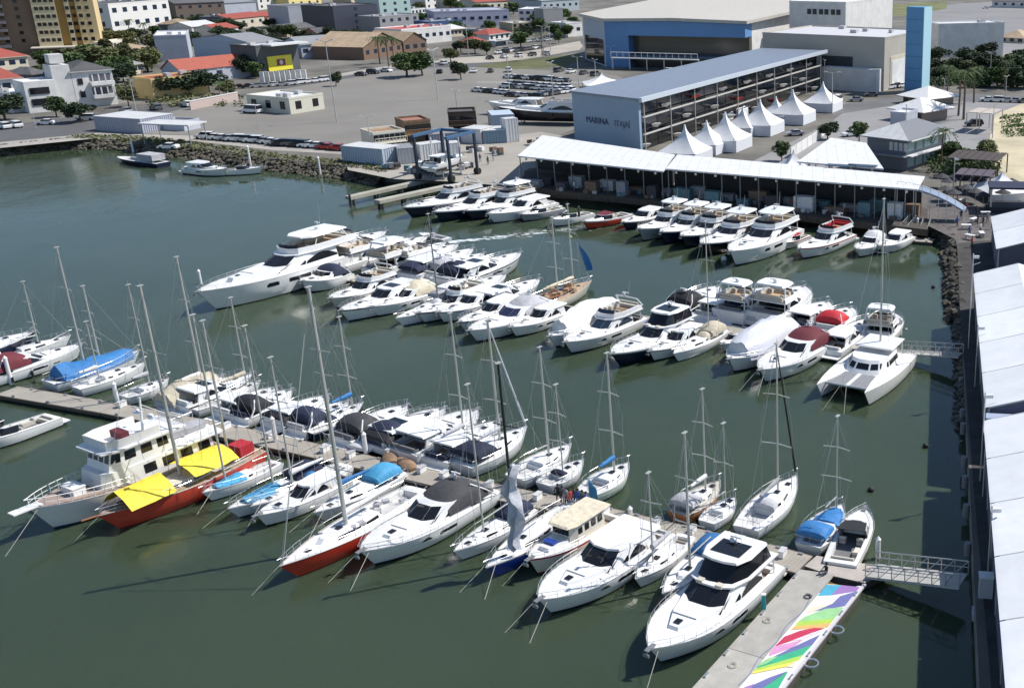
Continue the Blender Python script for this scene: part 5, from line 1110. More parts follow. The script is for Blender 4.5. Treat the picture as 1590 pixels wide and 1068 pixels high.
# ---------------------------------------------------------------- big marquees along the seawall
mq=mat('marquee_roof',(.76,.77,.79),.5,var=.07,scale=.5,bump=.15,bscale=.35); mqw=mat('marquee_wall',(.10,.11,.16),.6,var=.25,scale=.3)
def marquee(label,y0px,y1px,xpx0,xpx1,ze,width,npan,rise=1.5,front=True,lw=None):
    a=P(xpx0,y0px,ze); b=P(xpx1,y1px,ze)   # far and near end of the left eave
    d=WD; L=(a-b).dot(d); o=b; t=thing('marquee',label,'marquee',(o.x,o.y,GZ),math.atan2(d.y,d.x)-math.pi/2); h=ze-GZ; hw=width/2; pl=L/npan
    for i in range(npan):
        g=MB(); y0,y1=i*pl+.06,(i+1)*pl-.06
        secs=[]
        for k in range(7):
            u=k/6; yy=y0+(y1-y0)*u; sg=.18*math.sin(u*math.pi)
            secs.append([(-.35,yy,h-.1),(0,yy,h+.02),(hw*.5,yy,h+rise*.5-sg),(hw,yy,h+rise),(hw*1.5,yy,h+rise*.5-sg),(width,yy,h)])
        g.rings(secs,closed=False); g.build('roof_panel',mq,t,smooth=25)
    g=MB()
    for i in range(npan+1): 
        y=i*pl; g=MB(); g.path([(0,y,0),(0,y,h-.06),(hw,y,h+rise-.06),(width,y,h-.06),(width,y,0)],.09,6); g.build('frame_arch',alu,t)
    for i in range(npan): MB().box((-.02,(i+.5)*pl,h/2),(.05,pl-.2,h-.1)).build('side_wall',lw or mqw,t,smooth=0)
    for yy in (0.03,L-.03): MB().rings([[(0.05,yy,0),(width,yy,0),(width,yy,h-.1),(hw,yy,h+rise-.2),(0.05,yy,h-.1)],[(0.05,yy+.04,0),(width,yy+.04,0),(width,yy+.04,h-.1),(hw,yy+.04,h+rise-.2),(.05,yy+.04,h-.1)]]).build('end_wall',lw or mqw,t,smooth=0)
    return t
marquee('nearest big white marquee filling the lower right edge along the seawall',652,1240,1540,1587,6.6,10,6,1.4)
marquee('middle big white marquee with five roof panels along the seawall',424,632,1520,1536,6.6,10,5,1.4)
marquee('small far white marquee at the right edge above the crowd on the quay',336,386,1547,1551,6.0,9,2,1.3)
g=thing('gutter_canopy','narrow pale canopy bridging the gap between the two big marquees','canopy',tuple(P(1536,641,6.6)),math.atan2(WD.y,WD.x)-math.pi/2)
gg=MB(); gg.rings([[(-.3,y,-.1+.25*math.sin(math.pi*u)) for y,u in ((-.9,0),(-.4,.5),(.2,1))][::1]+[( -.3,.2,-.4),(-.3,-.9,-.4)],[(9,y,-.1+.25*math.sin(math.pi*u)) for y,u in ((-.9,0),(-.4,.5),(.2,1))]+[(9,.2,-.4),(9,-.9,-.4)]]); gg.build('sheet',mat('gutter_sheet',(.45,.52,.66),.4),g)
# seawall pilings, walkway lamps and control box
def pole(name,label,cat,base,top_y,r,m=white,z=GZ,group=None,capm=None,lean=(0,0)):
    p=P(*base,z); H=max(1.0,zat(p,top_y)-z); t=thing(name,label,cat,(p.x,p.y,z),0,group); o=MB().cyl((0,0,-1.2 if z<1.5 else 0),(lean[0],lean[1],H),r,r*.9,10).build('shaft',m,t)
    MB().cyl((lean[0],lean[1],H),(lean[0],lean[1],H+r*1.3),r*1.08,.02,10).build('cap',capm or white,t); return t
pil=[((1363,866),837,'white capped pile at the gangway corner beside the open runabout'),((570,712),674,'thick white capped pile by the brown sheds of the near pontoon'),((800,762),722,'white capped pile behind the grey hanging sail'),((979,806),790,'white capped pile between pontoon and orange hulled sailboat'),((1133,848),829,'short white pile beside the largest yacht stern'),((184,630),596,'white capped pile between blue tarpaulin ketch and pontoon'),((312,441),421,'white capped pile at the bow of the superyacht'),((18,596),556,'white capped pile at the far left of the near pontoon'),((1398,520),496,'white capped pile at the middle gangway'),((607,278),255,'white pile beside the rocks below the blue container'),((498,274),245,'slim white pile standing in the water off the shore vehicles'),((390,262),228,'slim white pile beside the small shore boats'),((207,237),218,'slim white pile at the navy barge'),((1424,365),340,'white pile at the small landing stage of the quay'),((430,694),650,'white capped pile near the black canopied cruiser'),((1010,842),815,'white pile beside the sloop between two white yachts')]
for b,ty,l in pil: pole('mooring_pile',l,'pile',b,ty,.22,z=.0,group='white mooring piles')
dk=mat('dark_pile',(.06,.055,.05),.8)
for b,ty,l in [((811,336),312,'dark timber pile by the grey workboat'),((900,346),322,'dark timber pile left of the red speedboat'),((545,320),302,'dark pile at the end of the left lift pier')]: pole('timber_pile',l,'pile',b,ty,.22,m=dk,z=0,group='dark timber piles',capm=dk)
# light masts beside the seawall
for b,ty,l,r in [((1503,552),395,'slim grey mast standing on the seawall beside the middle marquee',.07),((1513,612),505,'short grey mast with white box on the seawall',.06),((1521,760),610,'dark grey mast by the marquee gap with a folded flag',.07),((1525,785),700,'thin mast standing against the nearest marquee side',.06),((1533,905),786,'twin strapped mast above the white control box',.08),((1479,325),245,'tall white lamp mast at the quay corner',.09)]:
    t=pole('seawall_mast',l,'mast',b,ty,r,m=alu,z=1.2,group='masts on the seawall')
    g=MB(); H=[o for o in t.children if o.name.startswith('cap')][0]; zz=H.data.vertices[0].co.z; g.box((.3,0,zz-.3),(.7,.2,.3)); g.cyl((0,0,zz-1.2),(.8,0,zz-.9),.03,n=4); g.build('bracket',white,t)
p=P(1520,960,.3); t=thing('control_box','white metal cabinet on a pale ledge fixed to the seawall','cabinet',tuple(p),-R(6.7)); MB().box((.3,0,.4),(1.6,1.2,.5)).build('ledge',mat('ledge',(.5,.52,.6),.6),t,smooth=0); MB().box((.35,.3,2.0),(.95,.8,2.6)).build('cabinet',mat('cabinet_grey',(.5,.52,.56),.5),t,smooth=0); MB().box((.35,.3,3.34),(1.05,.9,.08)).build('lid',white,t,smooth=0)
fd=MB().cyl((0,0,0),(0,0,1.1),.28,n=10)
f0=fd.build('tyre_fender',mat('grey_fender',(.25,.25,.26),.7),None)
for i,yy in enumerate((650,672,725,755,800,600,860)):
    o=f0 if i==0 else f0.copy()
    if i: COL.objects.link(o)
    p=P(1503+(yy-600)*.03,yy,.6); p=W0+WD*((p-W0).dot(WD)); o.location=(p.x-.3,p.y,.5); tag(o,['grey fender on the seawall just below the marquee gap','grey fender second below the marquee gap','grey fender midway between marquee gap and nearest gangway','grey fender beside the dark mast foot','grey fender last before the near gangway','grey fender beside the middle marquee near end','grey fender above the white control box'][i],'fender','fenders on the seawall')
# ---------------------------------------------------------------- piers of the travel lift, the lift itself
cp=mat('lift_pier_concrete',(.45,.43,.36),.8,var=.15,scale=.5)
def pier2(label,a,b,w_,z=1.7):
    A,B=P(*a,z),P(*b,z); d=B-A; L=d.length; t=thing('concrete_pier',label,'pier',(A.x,A.y,0),math.atan2(d.y,d.x)-math.pi/2)
    MB().box((0,L/2,z-.3),(w_,L,.6)).build('deck',cp,t,smooth=0)
    for i in range(4):
        for sx in (-.5,.5): MB().cyl((sx*w_*.6,L*(.04+.3*i),-1.2),(sx*w_*.6,L*(.04+.3*i),z-.6),.25,n=8).build('pile',dk,t)
pier2('outer concrete travel lift pier reaching into the basin',(540,305),(662,278),1.6); pier2('inner concrete travel lift pier next to the leftmost quay yacht',(585,311),(700,286),1.6)
lf=[P(648,262),P(768,268),P(706,246),P(794,262)]
lb=mat('lift_blue',(.06,.13,.24),.5); L4=[P(649,276),P(697,272),P(680,246),P(728,262)]
A,Bq=P(650,278,GZ),P(699,270,GZ); ux_=(Bq-A); 
t=thing('travel_lift','blue steel travel lift frame holding a white boat in slings','boat lift',(A.x,A.y,GZ),math.atan2(ed.y,ed.x)-math.pi/2)
Hl=zat(A,214)-GZ; lw_,ll_=7.6,8.0
for x in (0,lw_):
    for y in (0,ll_): MB().box((x,y,Hl/2),(.4,.45,Hl)).build('leg',mat('lift_dark',(.02,.035,.06),.5),t,smooth=0); 
for x in (0,lw_): MB().box((x,ll_/2,Hl+.35),(.6,ll_+.8,.5)).build('side_beam',lb,t,smooth=0)
MB().box((lw_/2,ll_,Hl+.35),(lw_-.7,.6,.5)).build('cross_beam',lb,t,smooth=0)
for x in (0,lw_):
    for y in (0,ll_): MB().cyl((x-.5,y,.6),(x+.5,y,.6),.6,n=12).build('wheel',rubber,t)
for y in (2,6): 
    for x in (2.2,lw_-2.2): MB().box((x,y,Hl/2+.9),(.12,.3,Hl-2.0)).build('sling',greyc,t,smooth=0)
LIFT=(Vector(t.location),t.rotation_euler.z,Hl)
# boats ashore
def ashore(label,px,py,L_,rz,hull=white,B_=3.4,z=1.0,style='coupe'):
    b=P(px,py,GZ); s=motor(label,(px,py),(px-30,py),B_,style,hull=hull,L=L_,ln=(),rails=L_>11,boot=bootk if hull is white else blackp,name='boat_on_stand',cat='boat')
    s.t.location=(b.x,b.y,GZ+z); s.t.rotation_euler=(0,0,rz)
    g=MB()
    for y in (-.3,.25):
        for sx in (-1,1): g.cyl((sx*1.3,y*L_,-z),(sx*.7,y*L_,.1),.1,n=6)
        g.box((0,y*L_,-z+.15),(2.8,.3,.3))
    g.build('stand',greyh,s.t); return s
bp=LIFT[0]; s=ashore('white boat hanging in the slings of the blue travel lift',715,262,9.5,LIFT[1],z=2.2); 
off=Matrix.Rotation(LIFT[1],3,'Z')@Vector((3.8,4,0)); s.t.location=(bp.x+off.x,bp.y+off.y,GZ+2.2)
ashore('very large dark hulled yacht on stands left of the blue hall wall',850,192,25,gd+math.pi/2+.25,hull=blackp,B_=6,z=1.2,style='fly')
ashore('second large white yacht on stands behind the dark hulled one',806,178,17,gd+math.pi/2+.2,B_=5,z=1.2,style='coupe')
ashore('white hull on stands at the left foot of the travel lift',668,270,8,.8,B_=2.8,z=.8,style='open')
# wooden house-boats ashore
wd_=mat('brown_cabin',(.27,.17,.10),.7,var=.35,scale=.8)
for (lab,A_,B_,yt,m_,rm) in (('ramshackle brown two level wooden boat house left of the dark one',(632,228),(672,224),192,wd_,mat('rust_roof',(.38,.18,.13),.7,var=.2)),('dark wooden boat house with open top deck in the boat yard',(699,212),(742,210),178,mat('dark_wood',(.09,.06,.04),.7,var=.3),darkr),('white peeling wooden boat house with dark windows beside the blue container',(583,238),(632,232),210,cream,wd_)):
    bb,W_,H_=bld('boat_house',lab,A_,B_,7,yt,m_,rm,roof='flat',fw=(6,2),win=(1.0,1.2),rw=(3,2),winm=glass)
    g=MB(); 
    for i in range(10): g.cyl((i*W_/9,-.8,H_*.5),(i*W_/9,-.8,H_*.5+1.1),.05,n=4)
    g.cyl((0,-.8,H_*.5+1.1),(W_,-.8,H_*.5+1.1),.05,n=4); g.box((W_/2,-.4,H_*.5),(W_,.9,.12)); g.build('balcony',m_,bb)
# ---------------------------------------------------------------- containers / sheds in the yard
def container(label,A_,B_,depth,yt,m,rm=None):
    a=P(*A_); b=P(*B_); d=b-a; W=d.length; H=zat(a,yt)-GZ; t=thing('container',label,'container',(a.x,a.y,GZ),math.atan2(d.y,d.x))
    MB().box((W/2,depth/2,H/2),(W-.1,depth-.1,H)).build('body',m,t,smooth=0); g=MB()
    n=int(W/.6)
    for i in range(n): g.box(((i+.5)*W/n,-.0,H/2),(W/n*.5,.12,H-.3))
    nn=int(depth/.6)
    for i in range(nn): g.box((W,(i+.5)*depth/nn,H/2),(.12,depth/nn*.5,H-.3))
    g.build('corrugation',m,t,smooth=0); MB().box((W/2,depth/2,H+.06),(W+.1,depth+.1,.12)).build('roof',rm or whiter,t,smooth=0)
    for x in(0,W): 
        for y in (0,depth): MB().box((x,y,H/2),(.2,.2,H)).build('corner_post',m,t,smooth=0)
bct=mat('container_blue',(.44,.51,.60),.5,var=.08); gct=mat('container_grey',(.52,.53,.54),.5,var=.1); tct=mat('container_teal',(.20,.30,.38),.5,var=.15); lct=mat('container_white',(.66,.67,.68),.5,var=.08)
container('long pale blue container at the water edge left of the travel lift',(533,251),(596,257),5,227,bct)
container('grey white container with dark doorway beside the travel lift',(620,256),(645,254),6,232,gct,greyr)
container('pale container standing behind the travel lift legs',(655,252),(690,247),3,226,lct)
container('white container behind the right leg of the travel lift',(694,248),(716,246),3,224,lct)
container('dark blue flat container under the dark wooden boat house',(668,226),(716,222),8,210,mat('container_slate',(.22,.25,.32),.5,var=.1),greyr)
container('small white fronted container right of the slate one',(718,222),(748,224),5,200,lct)
container('teal container with ribbed side in the middle of the boat yard',(752,224),(786,222),6,204,tct)
container('tall light blue container beside the large dark hulled yacht',(766,205),(800,203),8,180,bct,bct)
container('white upright container with a ladder frame left of the hall',(788,222),(806,220),2.5,186,lct)
container('long grey blue boat cover shed on the promenade at the left',(150,203),(222,208),9,181,mat('container_greyblue',(.42,.44,.52),.6,var=.06),whiter)
bld('kiosk','small grey kiosk with white end wall on the promenade','kiosk',(250,202),(287,204),5,190,gwall,greyr,roof='flat')
bld('lot_kiosk','cream flat roofed ticket kiosk alone on the big parking lot','kiosk',(386,172),(452,178),11,150,mat('kiosk_cream',(.62,.60,.50),.7),roofw,fw=(3,1),rw=(2,1),win=(1.8,2.0),winm=glass)
# flat canopy on posts at the shore
sh=thing('canopy','flat pale canopy on posts above the navy barge','canopy',tuple(P(222,222)),R(-12)); MB().box((6,3,4.2),(13,6,.25)).build('roof',whiter,sh,smooth=0)
for x in (0,12):
    for y in (.5,5.5): MB().cyl((x,y,-1),(x,y,4.1),.12,n=6).build('post',greyh,sh)
# ================================================================ TOWN BEHIND
# yellow tower block: two visible faces with alternating vertical stripes
A=P(65,84); Bq=P(157,64); 
dd=(Bq-A); dd.z=0
# facade runs from the near corner to the right; brown on the left side and wing paints in their shade
fl=54.0; d1_=Vector((math.sin(R(62)),math.cos(R(62)),0)); 
floors=17; fh=3.0; Ht=floors*fh
# fit facade length so that its far end falls on column 157
for k in range(1,120):
    q=A+d1_*k; zc=q.y*CST-(q.z-CH)*SNT; 
    if CX+F*q.x/zc>=157: fl=k; break
t=thing('tower_block','tall ochre and cream striped apartment tower rising out of the frame at the left','apartment tower',(A.x,A.y,GZ),math.atan2(d1_.y,d1_.x))
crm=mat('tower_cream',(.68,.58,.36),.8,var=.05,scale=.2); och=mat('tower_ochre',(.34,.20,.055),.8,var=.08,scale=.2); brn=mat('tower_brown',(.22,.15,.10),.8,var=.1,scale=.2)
segs=[(0,.38,crm),(.38,.52,och),(.52,.60,crm),(.60,.70,och),(.70,1.0,mat('tower_sand',(.66,.50,.26),.8,var=.05))]
dep=26
for (u0,u1,m_) in segs: 
    off=0 if m_ is not och else .8
    MB().box(((u0+u1)/2*fl,dep/2+off,Ht/2),((u1-u0)*fl-.02,dep,Ht)).build('facade_bay',m_,t,smooth=0)
wm=winmesh(1.3,1.3)
wi=MB().box((0,-.04,.65),(1.3,.10,1.3)).build('window',glass,None,smooth=0); wme=wi.data; bpy.data.objects.remove(wi)
cnt=0
for j in range(8):
    for u in (.07,.15,.24,.33,.56,.65,.76,.88):
        put('window',wme,t,(u*fl,-.0+(.8 if .6<u<.7 or .38<u<.52 else 0),4.5+j*fh*1.0))
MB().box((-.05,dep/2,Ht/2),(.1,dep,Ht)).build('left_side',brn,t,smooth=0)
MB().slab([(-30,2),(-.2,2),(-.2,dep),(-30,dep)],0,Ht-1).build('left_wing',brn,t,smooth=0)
for j in range(8):
    for u in range(5): put('window',wme,t,(-26+u*5.2,2,4.5+j*fh))
    MB().box((-14,1.2,3.2+j*fh),(9,1.6,1.0)).build('balcony',mat('balcony_grey',(.24,.22,.22),.8),t,smooth=0)
pod=MB().box((fl*.62,-3,2.6),(fl*1.5,6,.4)).build('podium_roof',mat('podium',(.55,.5,.42),.8),t,smooth=0)
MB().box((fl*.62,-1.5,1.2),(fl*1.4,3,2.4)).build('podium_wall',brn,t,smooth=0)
bld('white_office','plain white block with two black windows right of the striped tower','office',(176,50),(268,40),30,8,mat('office_white',(.70,.69,.66),.8,var=.04),darkr,fw=(6,2),lw=(3,2),win=(3,2.2))
bld('brown_block','low dark brown roofed block at the top beside the white office','building',(276,34),(352,30),25,6,mat('brown_wall',(.16,.12,.10),.8),darkr,roof='gable',rh=3,fw=(5,2))
bld('grey_warehouse','long dark grey roofed warehouse at the top edge','warehouse',(316,30),(400,24),60,8,gwall,greyr,roof='shed',rh=4)
bld('service_hall','pale grey blue hall with stepped left wing and white roof edges','hall',(246,97),(296,95),26,58,gwall,mat('pale_roof',(0,0,0)),lw=(2,1))
bld('service_hall','large pale blue windowless hall with corrugated roof and curved corner','hall',(306,104),(400,114),11,60,mat('paleblue_wall',(.46,.52,.62),.75,var=.06,scale=.1),greyr,roof='gabley',rh=2.2)
k,Wk,Hk=bld('dark_shop','dark grey shop building with a big yellow square sign','shop',(404,120),(468,112),12,74,dwall,whiter,roof='flat')
ys=MB().box((Wk*.5,-.3,Hk*.40),(Wk*.58,.35,Hk*.5)).build('sign_panel',mat('sign_yellow',(.85,.75,.06),.5),k,smooth=0)
MB().box((Wk*.52,-.52,Hk*.42),(Wk*.20,.1,Hk*.22)).build('sign_emblem',mat('sign_maroon',(.28,.05,.08),.5),k,smooth=0)
MB().cyl((Wk*.52,-.62,Hk*.42),(Wk*.52,-.58,Hk*.42),Hk*.08,n=16).build('sign_disc',cream,k)
MB().box((Wk*.6,-2,Hk+.5),(Wk*.9,5,.5)).build('roof_canopy',white,k,smooth=0)
for (lab,A_,B_,dp,yt,wm_,rm,rf,fw_,rw_,rh) in [
 ('red tiled house at the left edge under the striped tower',(-20,112),(46,106),14,92,cwall,redt,'hip',(4,1),(3,1),3.5),
 ('long red tiled house with white front wall at the left edge',(-10,150),(38,146),18,124,wwall,redt,'hip',(3,1),(3,1),3.0),
 ('white block with one wide dark window below the red tiled house',(22,176),(78,168),9,148,wwall,wwall,'flat',(1,1),(2,1),1),
 ('ochre house with plain side wall between trees',(212,152),(240,156),16,122,ywall,redt,'flat',(0,0),(2,1),2),
 ('grey gabled workshop with bright red roof beside the dark tree',(254,128),(284,131),26,108,gwall,bright_red,'gabley',(2,1),(3,1),3.2),
 ('dark navy office block with ribbon windows in the upper town',(522,52),(590,46),22,12,mat('office_navy',(.05,.055,.08),.5),darkr,'flat',(1,4),(5,3),1),
 ('round cornered pale teal apartment block at the top edge',(592,34),(640,30),18,-8,tealw,wwall,'flat',(3,4),(2,4),1),
 ('grey windowless store with a large black opening in the upper town',(452,46),(518,42),22,12,gwall,darkr,'flat',(0,0),(2,1),1),
 ('white and yellow shop front block at the very top',(450,14),(500,10),20,-14,mat('yellow_white_wall',(.72,.60,.25),.7),wwall,'flat',(4,2),(0,0),1),
 ('dark grey two storey office with small balconies above the brown roofed shed',(592,52),(652,46),14,28,mat('mid_grey_wall',(.28,.28,.29),.7),greyr,'flat',(5,2),(2,2),1),
 ('brown gabled open market shed with cream trim',(566,94),(626,84),22,74,mat('shed_brown',(.20,.13,.09),.8),tanr,'gabley',(5,1),(3,1),4.5),
 ('second brown gabled market shed right of the first',(628,84),(664,80),22,66,mat('shed_brown',(0,0,0)),tanr,'gabley',(3,1),(3,1),3.5),
 ('white restaurant with red flat roof panels behind the round tree',(626,72),(702,64),16,48,wwall,mat('red_flat_roof',(.50,.10,.09),.7,var=.1),'flat',(7,1),(3,1),1),
 ('long lilac white warehouse with dark blue left end in the upper town',(676,44),(792,40),24,20,mat('lilac_wall',(.50,.49,.60),.7,var=.06),mat('lilac_roof',(.45,.45,.52),.6,var=.05),'flat',(9,1),(2,1),1),
 ('low dark blue shed in front of the lilac warehouse',(668,54),(720,50),12,36,mat('blue_wall',(.05,.10,.22),.6),greyr,'flat',(3,1),(0,0),1),
 ('grey house with pitched roof left of the bench of palms',(470,92),(548,86),16,70,gwall,greyr,'gable',(6,1),(2,1),2.5),
 ('small white box building with poster wall behind the palms',(512,92),(526,90),6,78,wwall,wwall,'flat',(0,0),(0,0),1),
 ('pale grey low office with several skylights at the right of the upper town',(806,36),(846,36),22,16,mat('pale_grey_wall',(.55,.55,.56),.7),mat('pale_roof',(0,0,0)),'flat',(4,2),(2,2),1),
 ('cream walled long house among roofs at the top centre',(740,20),(800,16),16,4,cwall,redt,'gable',(6,1),(2,1),2.5),
 ('teal grey warehouse next to the exhibition hall at the top',(842,20),(900,16),30,2,mat('tealgrey_wall',(.38,.43,.46),.7),mat('tealgrey_roof',(.42,.46,.5),.6,var=.08),'shed',(6,1),(2,1),2),
 ('grey cubic billboard house with dark screen face near the roundabout',(846,50),(876,48),8,16,mat('mid_grey_wall',(0,0,0)),greyr,'flat',(0,0),(0,0),1),
 ('small white twin shop beside the exhibition hall left corner',(880,58),(905,56),12,38,wwall,wwall,'flat',(2,1),(2,1),1),
 ('low cream house with reddish roof at the left of the upper town',(360,46),(412,40),14,30,cwall,redt,'gable',(4,1),(2,1),2),
 ('white gabled storehouse in front of the grey warehouse',(300,58),(340,54),14,42,wwall,whiter,'gable',(3,1),(2,1),2),
 ('low red roofed row house beside the dark trees of the upper town',(398,40),(440,36),14,27,mat('terracotta_wall',(.40,.20,.13),.8),redt,'gable',(4,1),(2,1),2),
 ('pale block of flats at the top edge above the yellow sign shop',(402,16),(444,12),18,-18,mat('flat_white',(.66,.64,.6),.8),darkr,'flat',(4,4),(3,4),1),
 ('white striped block of flats at the top edge right of the teal one',(662,16),(700,12),18,-12,wwall,darkr,'flat',(4,3),(3,3),1),
 ('cream block of flats behind the lilac warehouse',(712,14),(736,10),16,-16,cwall,darkr,'flat',(3,3),(2,3),1),
 ('wide white flat roof at the top left behind the white office',(150,8),(260,-2),40,-16,wwall,mat('pale_roof',(0,0,0)),'flat',(8,2),(0,0),1),
 ('round topped rest house with brown thatch roof at the far right',(1552,66),(1590,68),14,58,cwall,tanr,'hip',(3,1),(0,0),3),
 ('low white workshop row at the top right edge of the asphalt field',(1540,12),(1620,14),20,2,wwall,darkr,'gable',(6,1),(0,0),2)]:
    bld('town_building' if yt<60 and rf=='flat' else 'house',lab,A_,B_,dp,yt,wm_,rm,roof=rf,fw=fw_,rw=rw_,rh=rh,win=(2.0,1.5))
# three level white house with tower block
k,Wk,Hk=bld('white_house','three level white house with balconies, dark roof and a square stair tower','house',(122,168),(184,162),14,112,wwall,darkr,roof='hip',rh=2.2,rw=(3,2),win=(1.3,1.5))
for (x,z) in ((.18,.72),(.18,.36)): MB().box((Wk*x,-.05,Hk*z),(1.2,.2,1.6)).build('window',glass,k,smooth=0)
for z in (.30,.66): 
    MB().box((Wk*.68,-.06,Hk*z+1.0),(Wk*.5,.2,2.2)).build('recess',mat('house_recess',(.10,.10,.13),.7),k,smooth=0); MB().box((Wk*.68,-.9,Hk*z-.2),(Wk*.58,1.8,.9)).build('balcony',wwall,k,smooth=0)
    for x in (.44,.6,.76,.92): MB().box((Wk*x,-1.6,Hk*z+1.0),(.3,.3,2.4)).build('pillar',wwall,k,smooth=0)
MB().box((-2.3,3,Hk*.6),(4.4,6,Hk*1.2)).build('stair_tower',wwall,k,smooth=0); MB().box((-2.3,3,Hk*1.2+1.6),(3.4,3.4,2.2)).build('water_tank',wwall,k,smooth=0)
MB().box((-8.2,3,Hk*.42),(7.2,9,Hk*.84)).build('left_wing',wwall,k,smooth=0)
for z in (.28,.58): MB().box((-8.5,-1.6,Hk*z),(4.5,.2,1.7)).build('window',glass,k,smooth=0)
w_=thing('garden_wall','pink and white garden wall with red flowers along the street','wall',tuple(P(300,170)),0)
a,b=P(296,171),P(370,156); d=b-a; w_.location=a; w_.rotation_euler=(0,0,math.atan2(d.y,d.x)); MB().box((d.length/2,0,1.1),(d.length,.3,2.2)).build('masonry',mat('pink_wall',(.58,.46,.42),.8,var=.15),w_,smooth=0); MB().box((d.length/2,0,2.27),(d.length+.2,.5,.14)).build('coping',wwall,w_,smooth=0)
# ================================================================ TREES
def crown_mesh(seed,blobs,n,size,m,name='crown'):
    rr=random.Random(seed); g=MB()
    for (x,y,z,rx,rz_) in blobs: leaves(g,(x,y,z),rx,rx,rz_,n,size,rr)
    o=g.build(name,m,None,smooth=0); me=o.data; bpy.data.objects.remove(o); return me
def trunk_mesh(h,r,limbs,seed):
    rr=random.Random(seed); g=MB(); g.cyl((0,0,-.2),(0.1,0,h),r,r*.6,8)
    for i in range(limbs): a=i*6.28/limbs+rr.random(); g.cyl((.05,0,h*.75),(math.cos(a)*h*.5,math.sin(a)*h*.5,h*1.35),r*.45,r*.15,6)
    o=g.build('trunk',bark,None); me=o.data; bpy.data.objects.remove(o); return me
TR={}
for k,(m_,sd_) in enumerate(((leafm,1),(leafd,2),(leafo,3))):
    rr=random.Random(sd_); bl=[]
    for i in range(14):
        a=rr.random()*6.28; q=rr.random()*2.1; bl.append((math.cos(a)*q,math.sin(a)*q,3.4+rr.uniform(-1.3,2.0)*(1.2-q*.25),rr.uniform(1.1,1.7),rr.uniform(.9,1.4)))
    TR[k]=(crown_mesh(sd_,bl,190,.22,m_),trunk_mesh(2.6,.22,5,sd_))
def palm_meshes():
    rr=random.Random(5); g=MB()
    for i in range(20):
        a=i*2.4; up=rr.uniform(.2,1.1); L=rr.uniform(2.2,2.9); pts=[]
        for k in range(6):
            u=k/5; pts.append((math.cos(a)*L*u,math.sin(a)*L*u,7+up*u*2.2-2.6*u*u))
        pp=(-math.sin(a),math.cos(a))
        for k in range(5):
            for sgn in (-1,1):
                p,q=pts[k],pts[k+1]; w_=.42*(1-.12*k)
                for e in range(2):
                    f=(e+.1)/2; x=p[0]+(q[0]-p[0])*f; y=p[1]+(q[1]-p[1])*f; z=p[2]+(q[2]-p[2])*f
                    g.add([(x,y,z),(x+(q[0]-p[0])*.4,y+(q[1]-p[1])*.4,z+(q[2]-p[2])*.4),(x+(q[0]-p[0])*.9+pp[0]*sgn*w_,y+(q[1]-p[1])*.9+pp[1]*sgn*w_,z-.25)],[(0,1,2)])
    o=g.build('crown',leafm,None,smooth=0); cm=o.data; bpy.data.objects.remove(o)
    g=MB(); g.cyl((0,0,-.1),(.1,.05,3.5),.2,.16,8); g.cyl((.1,.05,3.5),(0,0,7.1),.16,.14,8); o=g.build('trunk',bark,None); tm_=o.data; bpy.data.objects.remove(o); return cm,tm_
TR['palm']=palm_meshes()
def tree(kind,label,px,py,h,name='tree',group=None,z=GZ,wx=1):
    p=P(px,py,z); base=8.4 if kind=='palm' else 7.0; s_=h/base
    t=thing('palm_tree' if kind=='palm' else 'tree',label,'palm tree' if kind=='palm' else 'tree',(p.x,p.y,z),(px*13+py*7)%6.28,group); t.scale=(s_*wx,s_*wx,s_)
    put('crown',TR[kind][0],t,(0,0,0)); put('trunk',TR[kind][1],t,(0,0,0)); return t
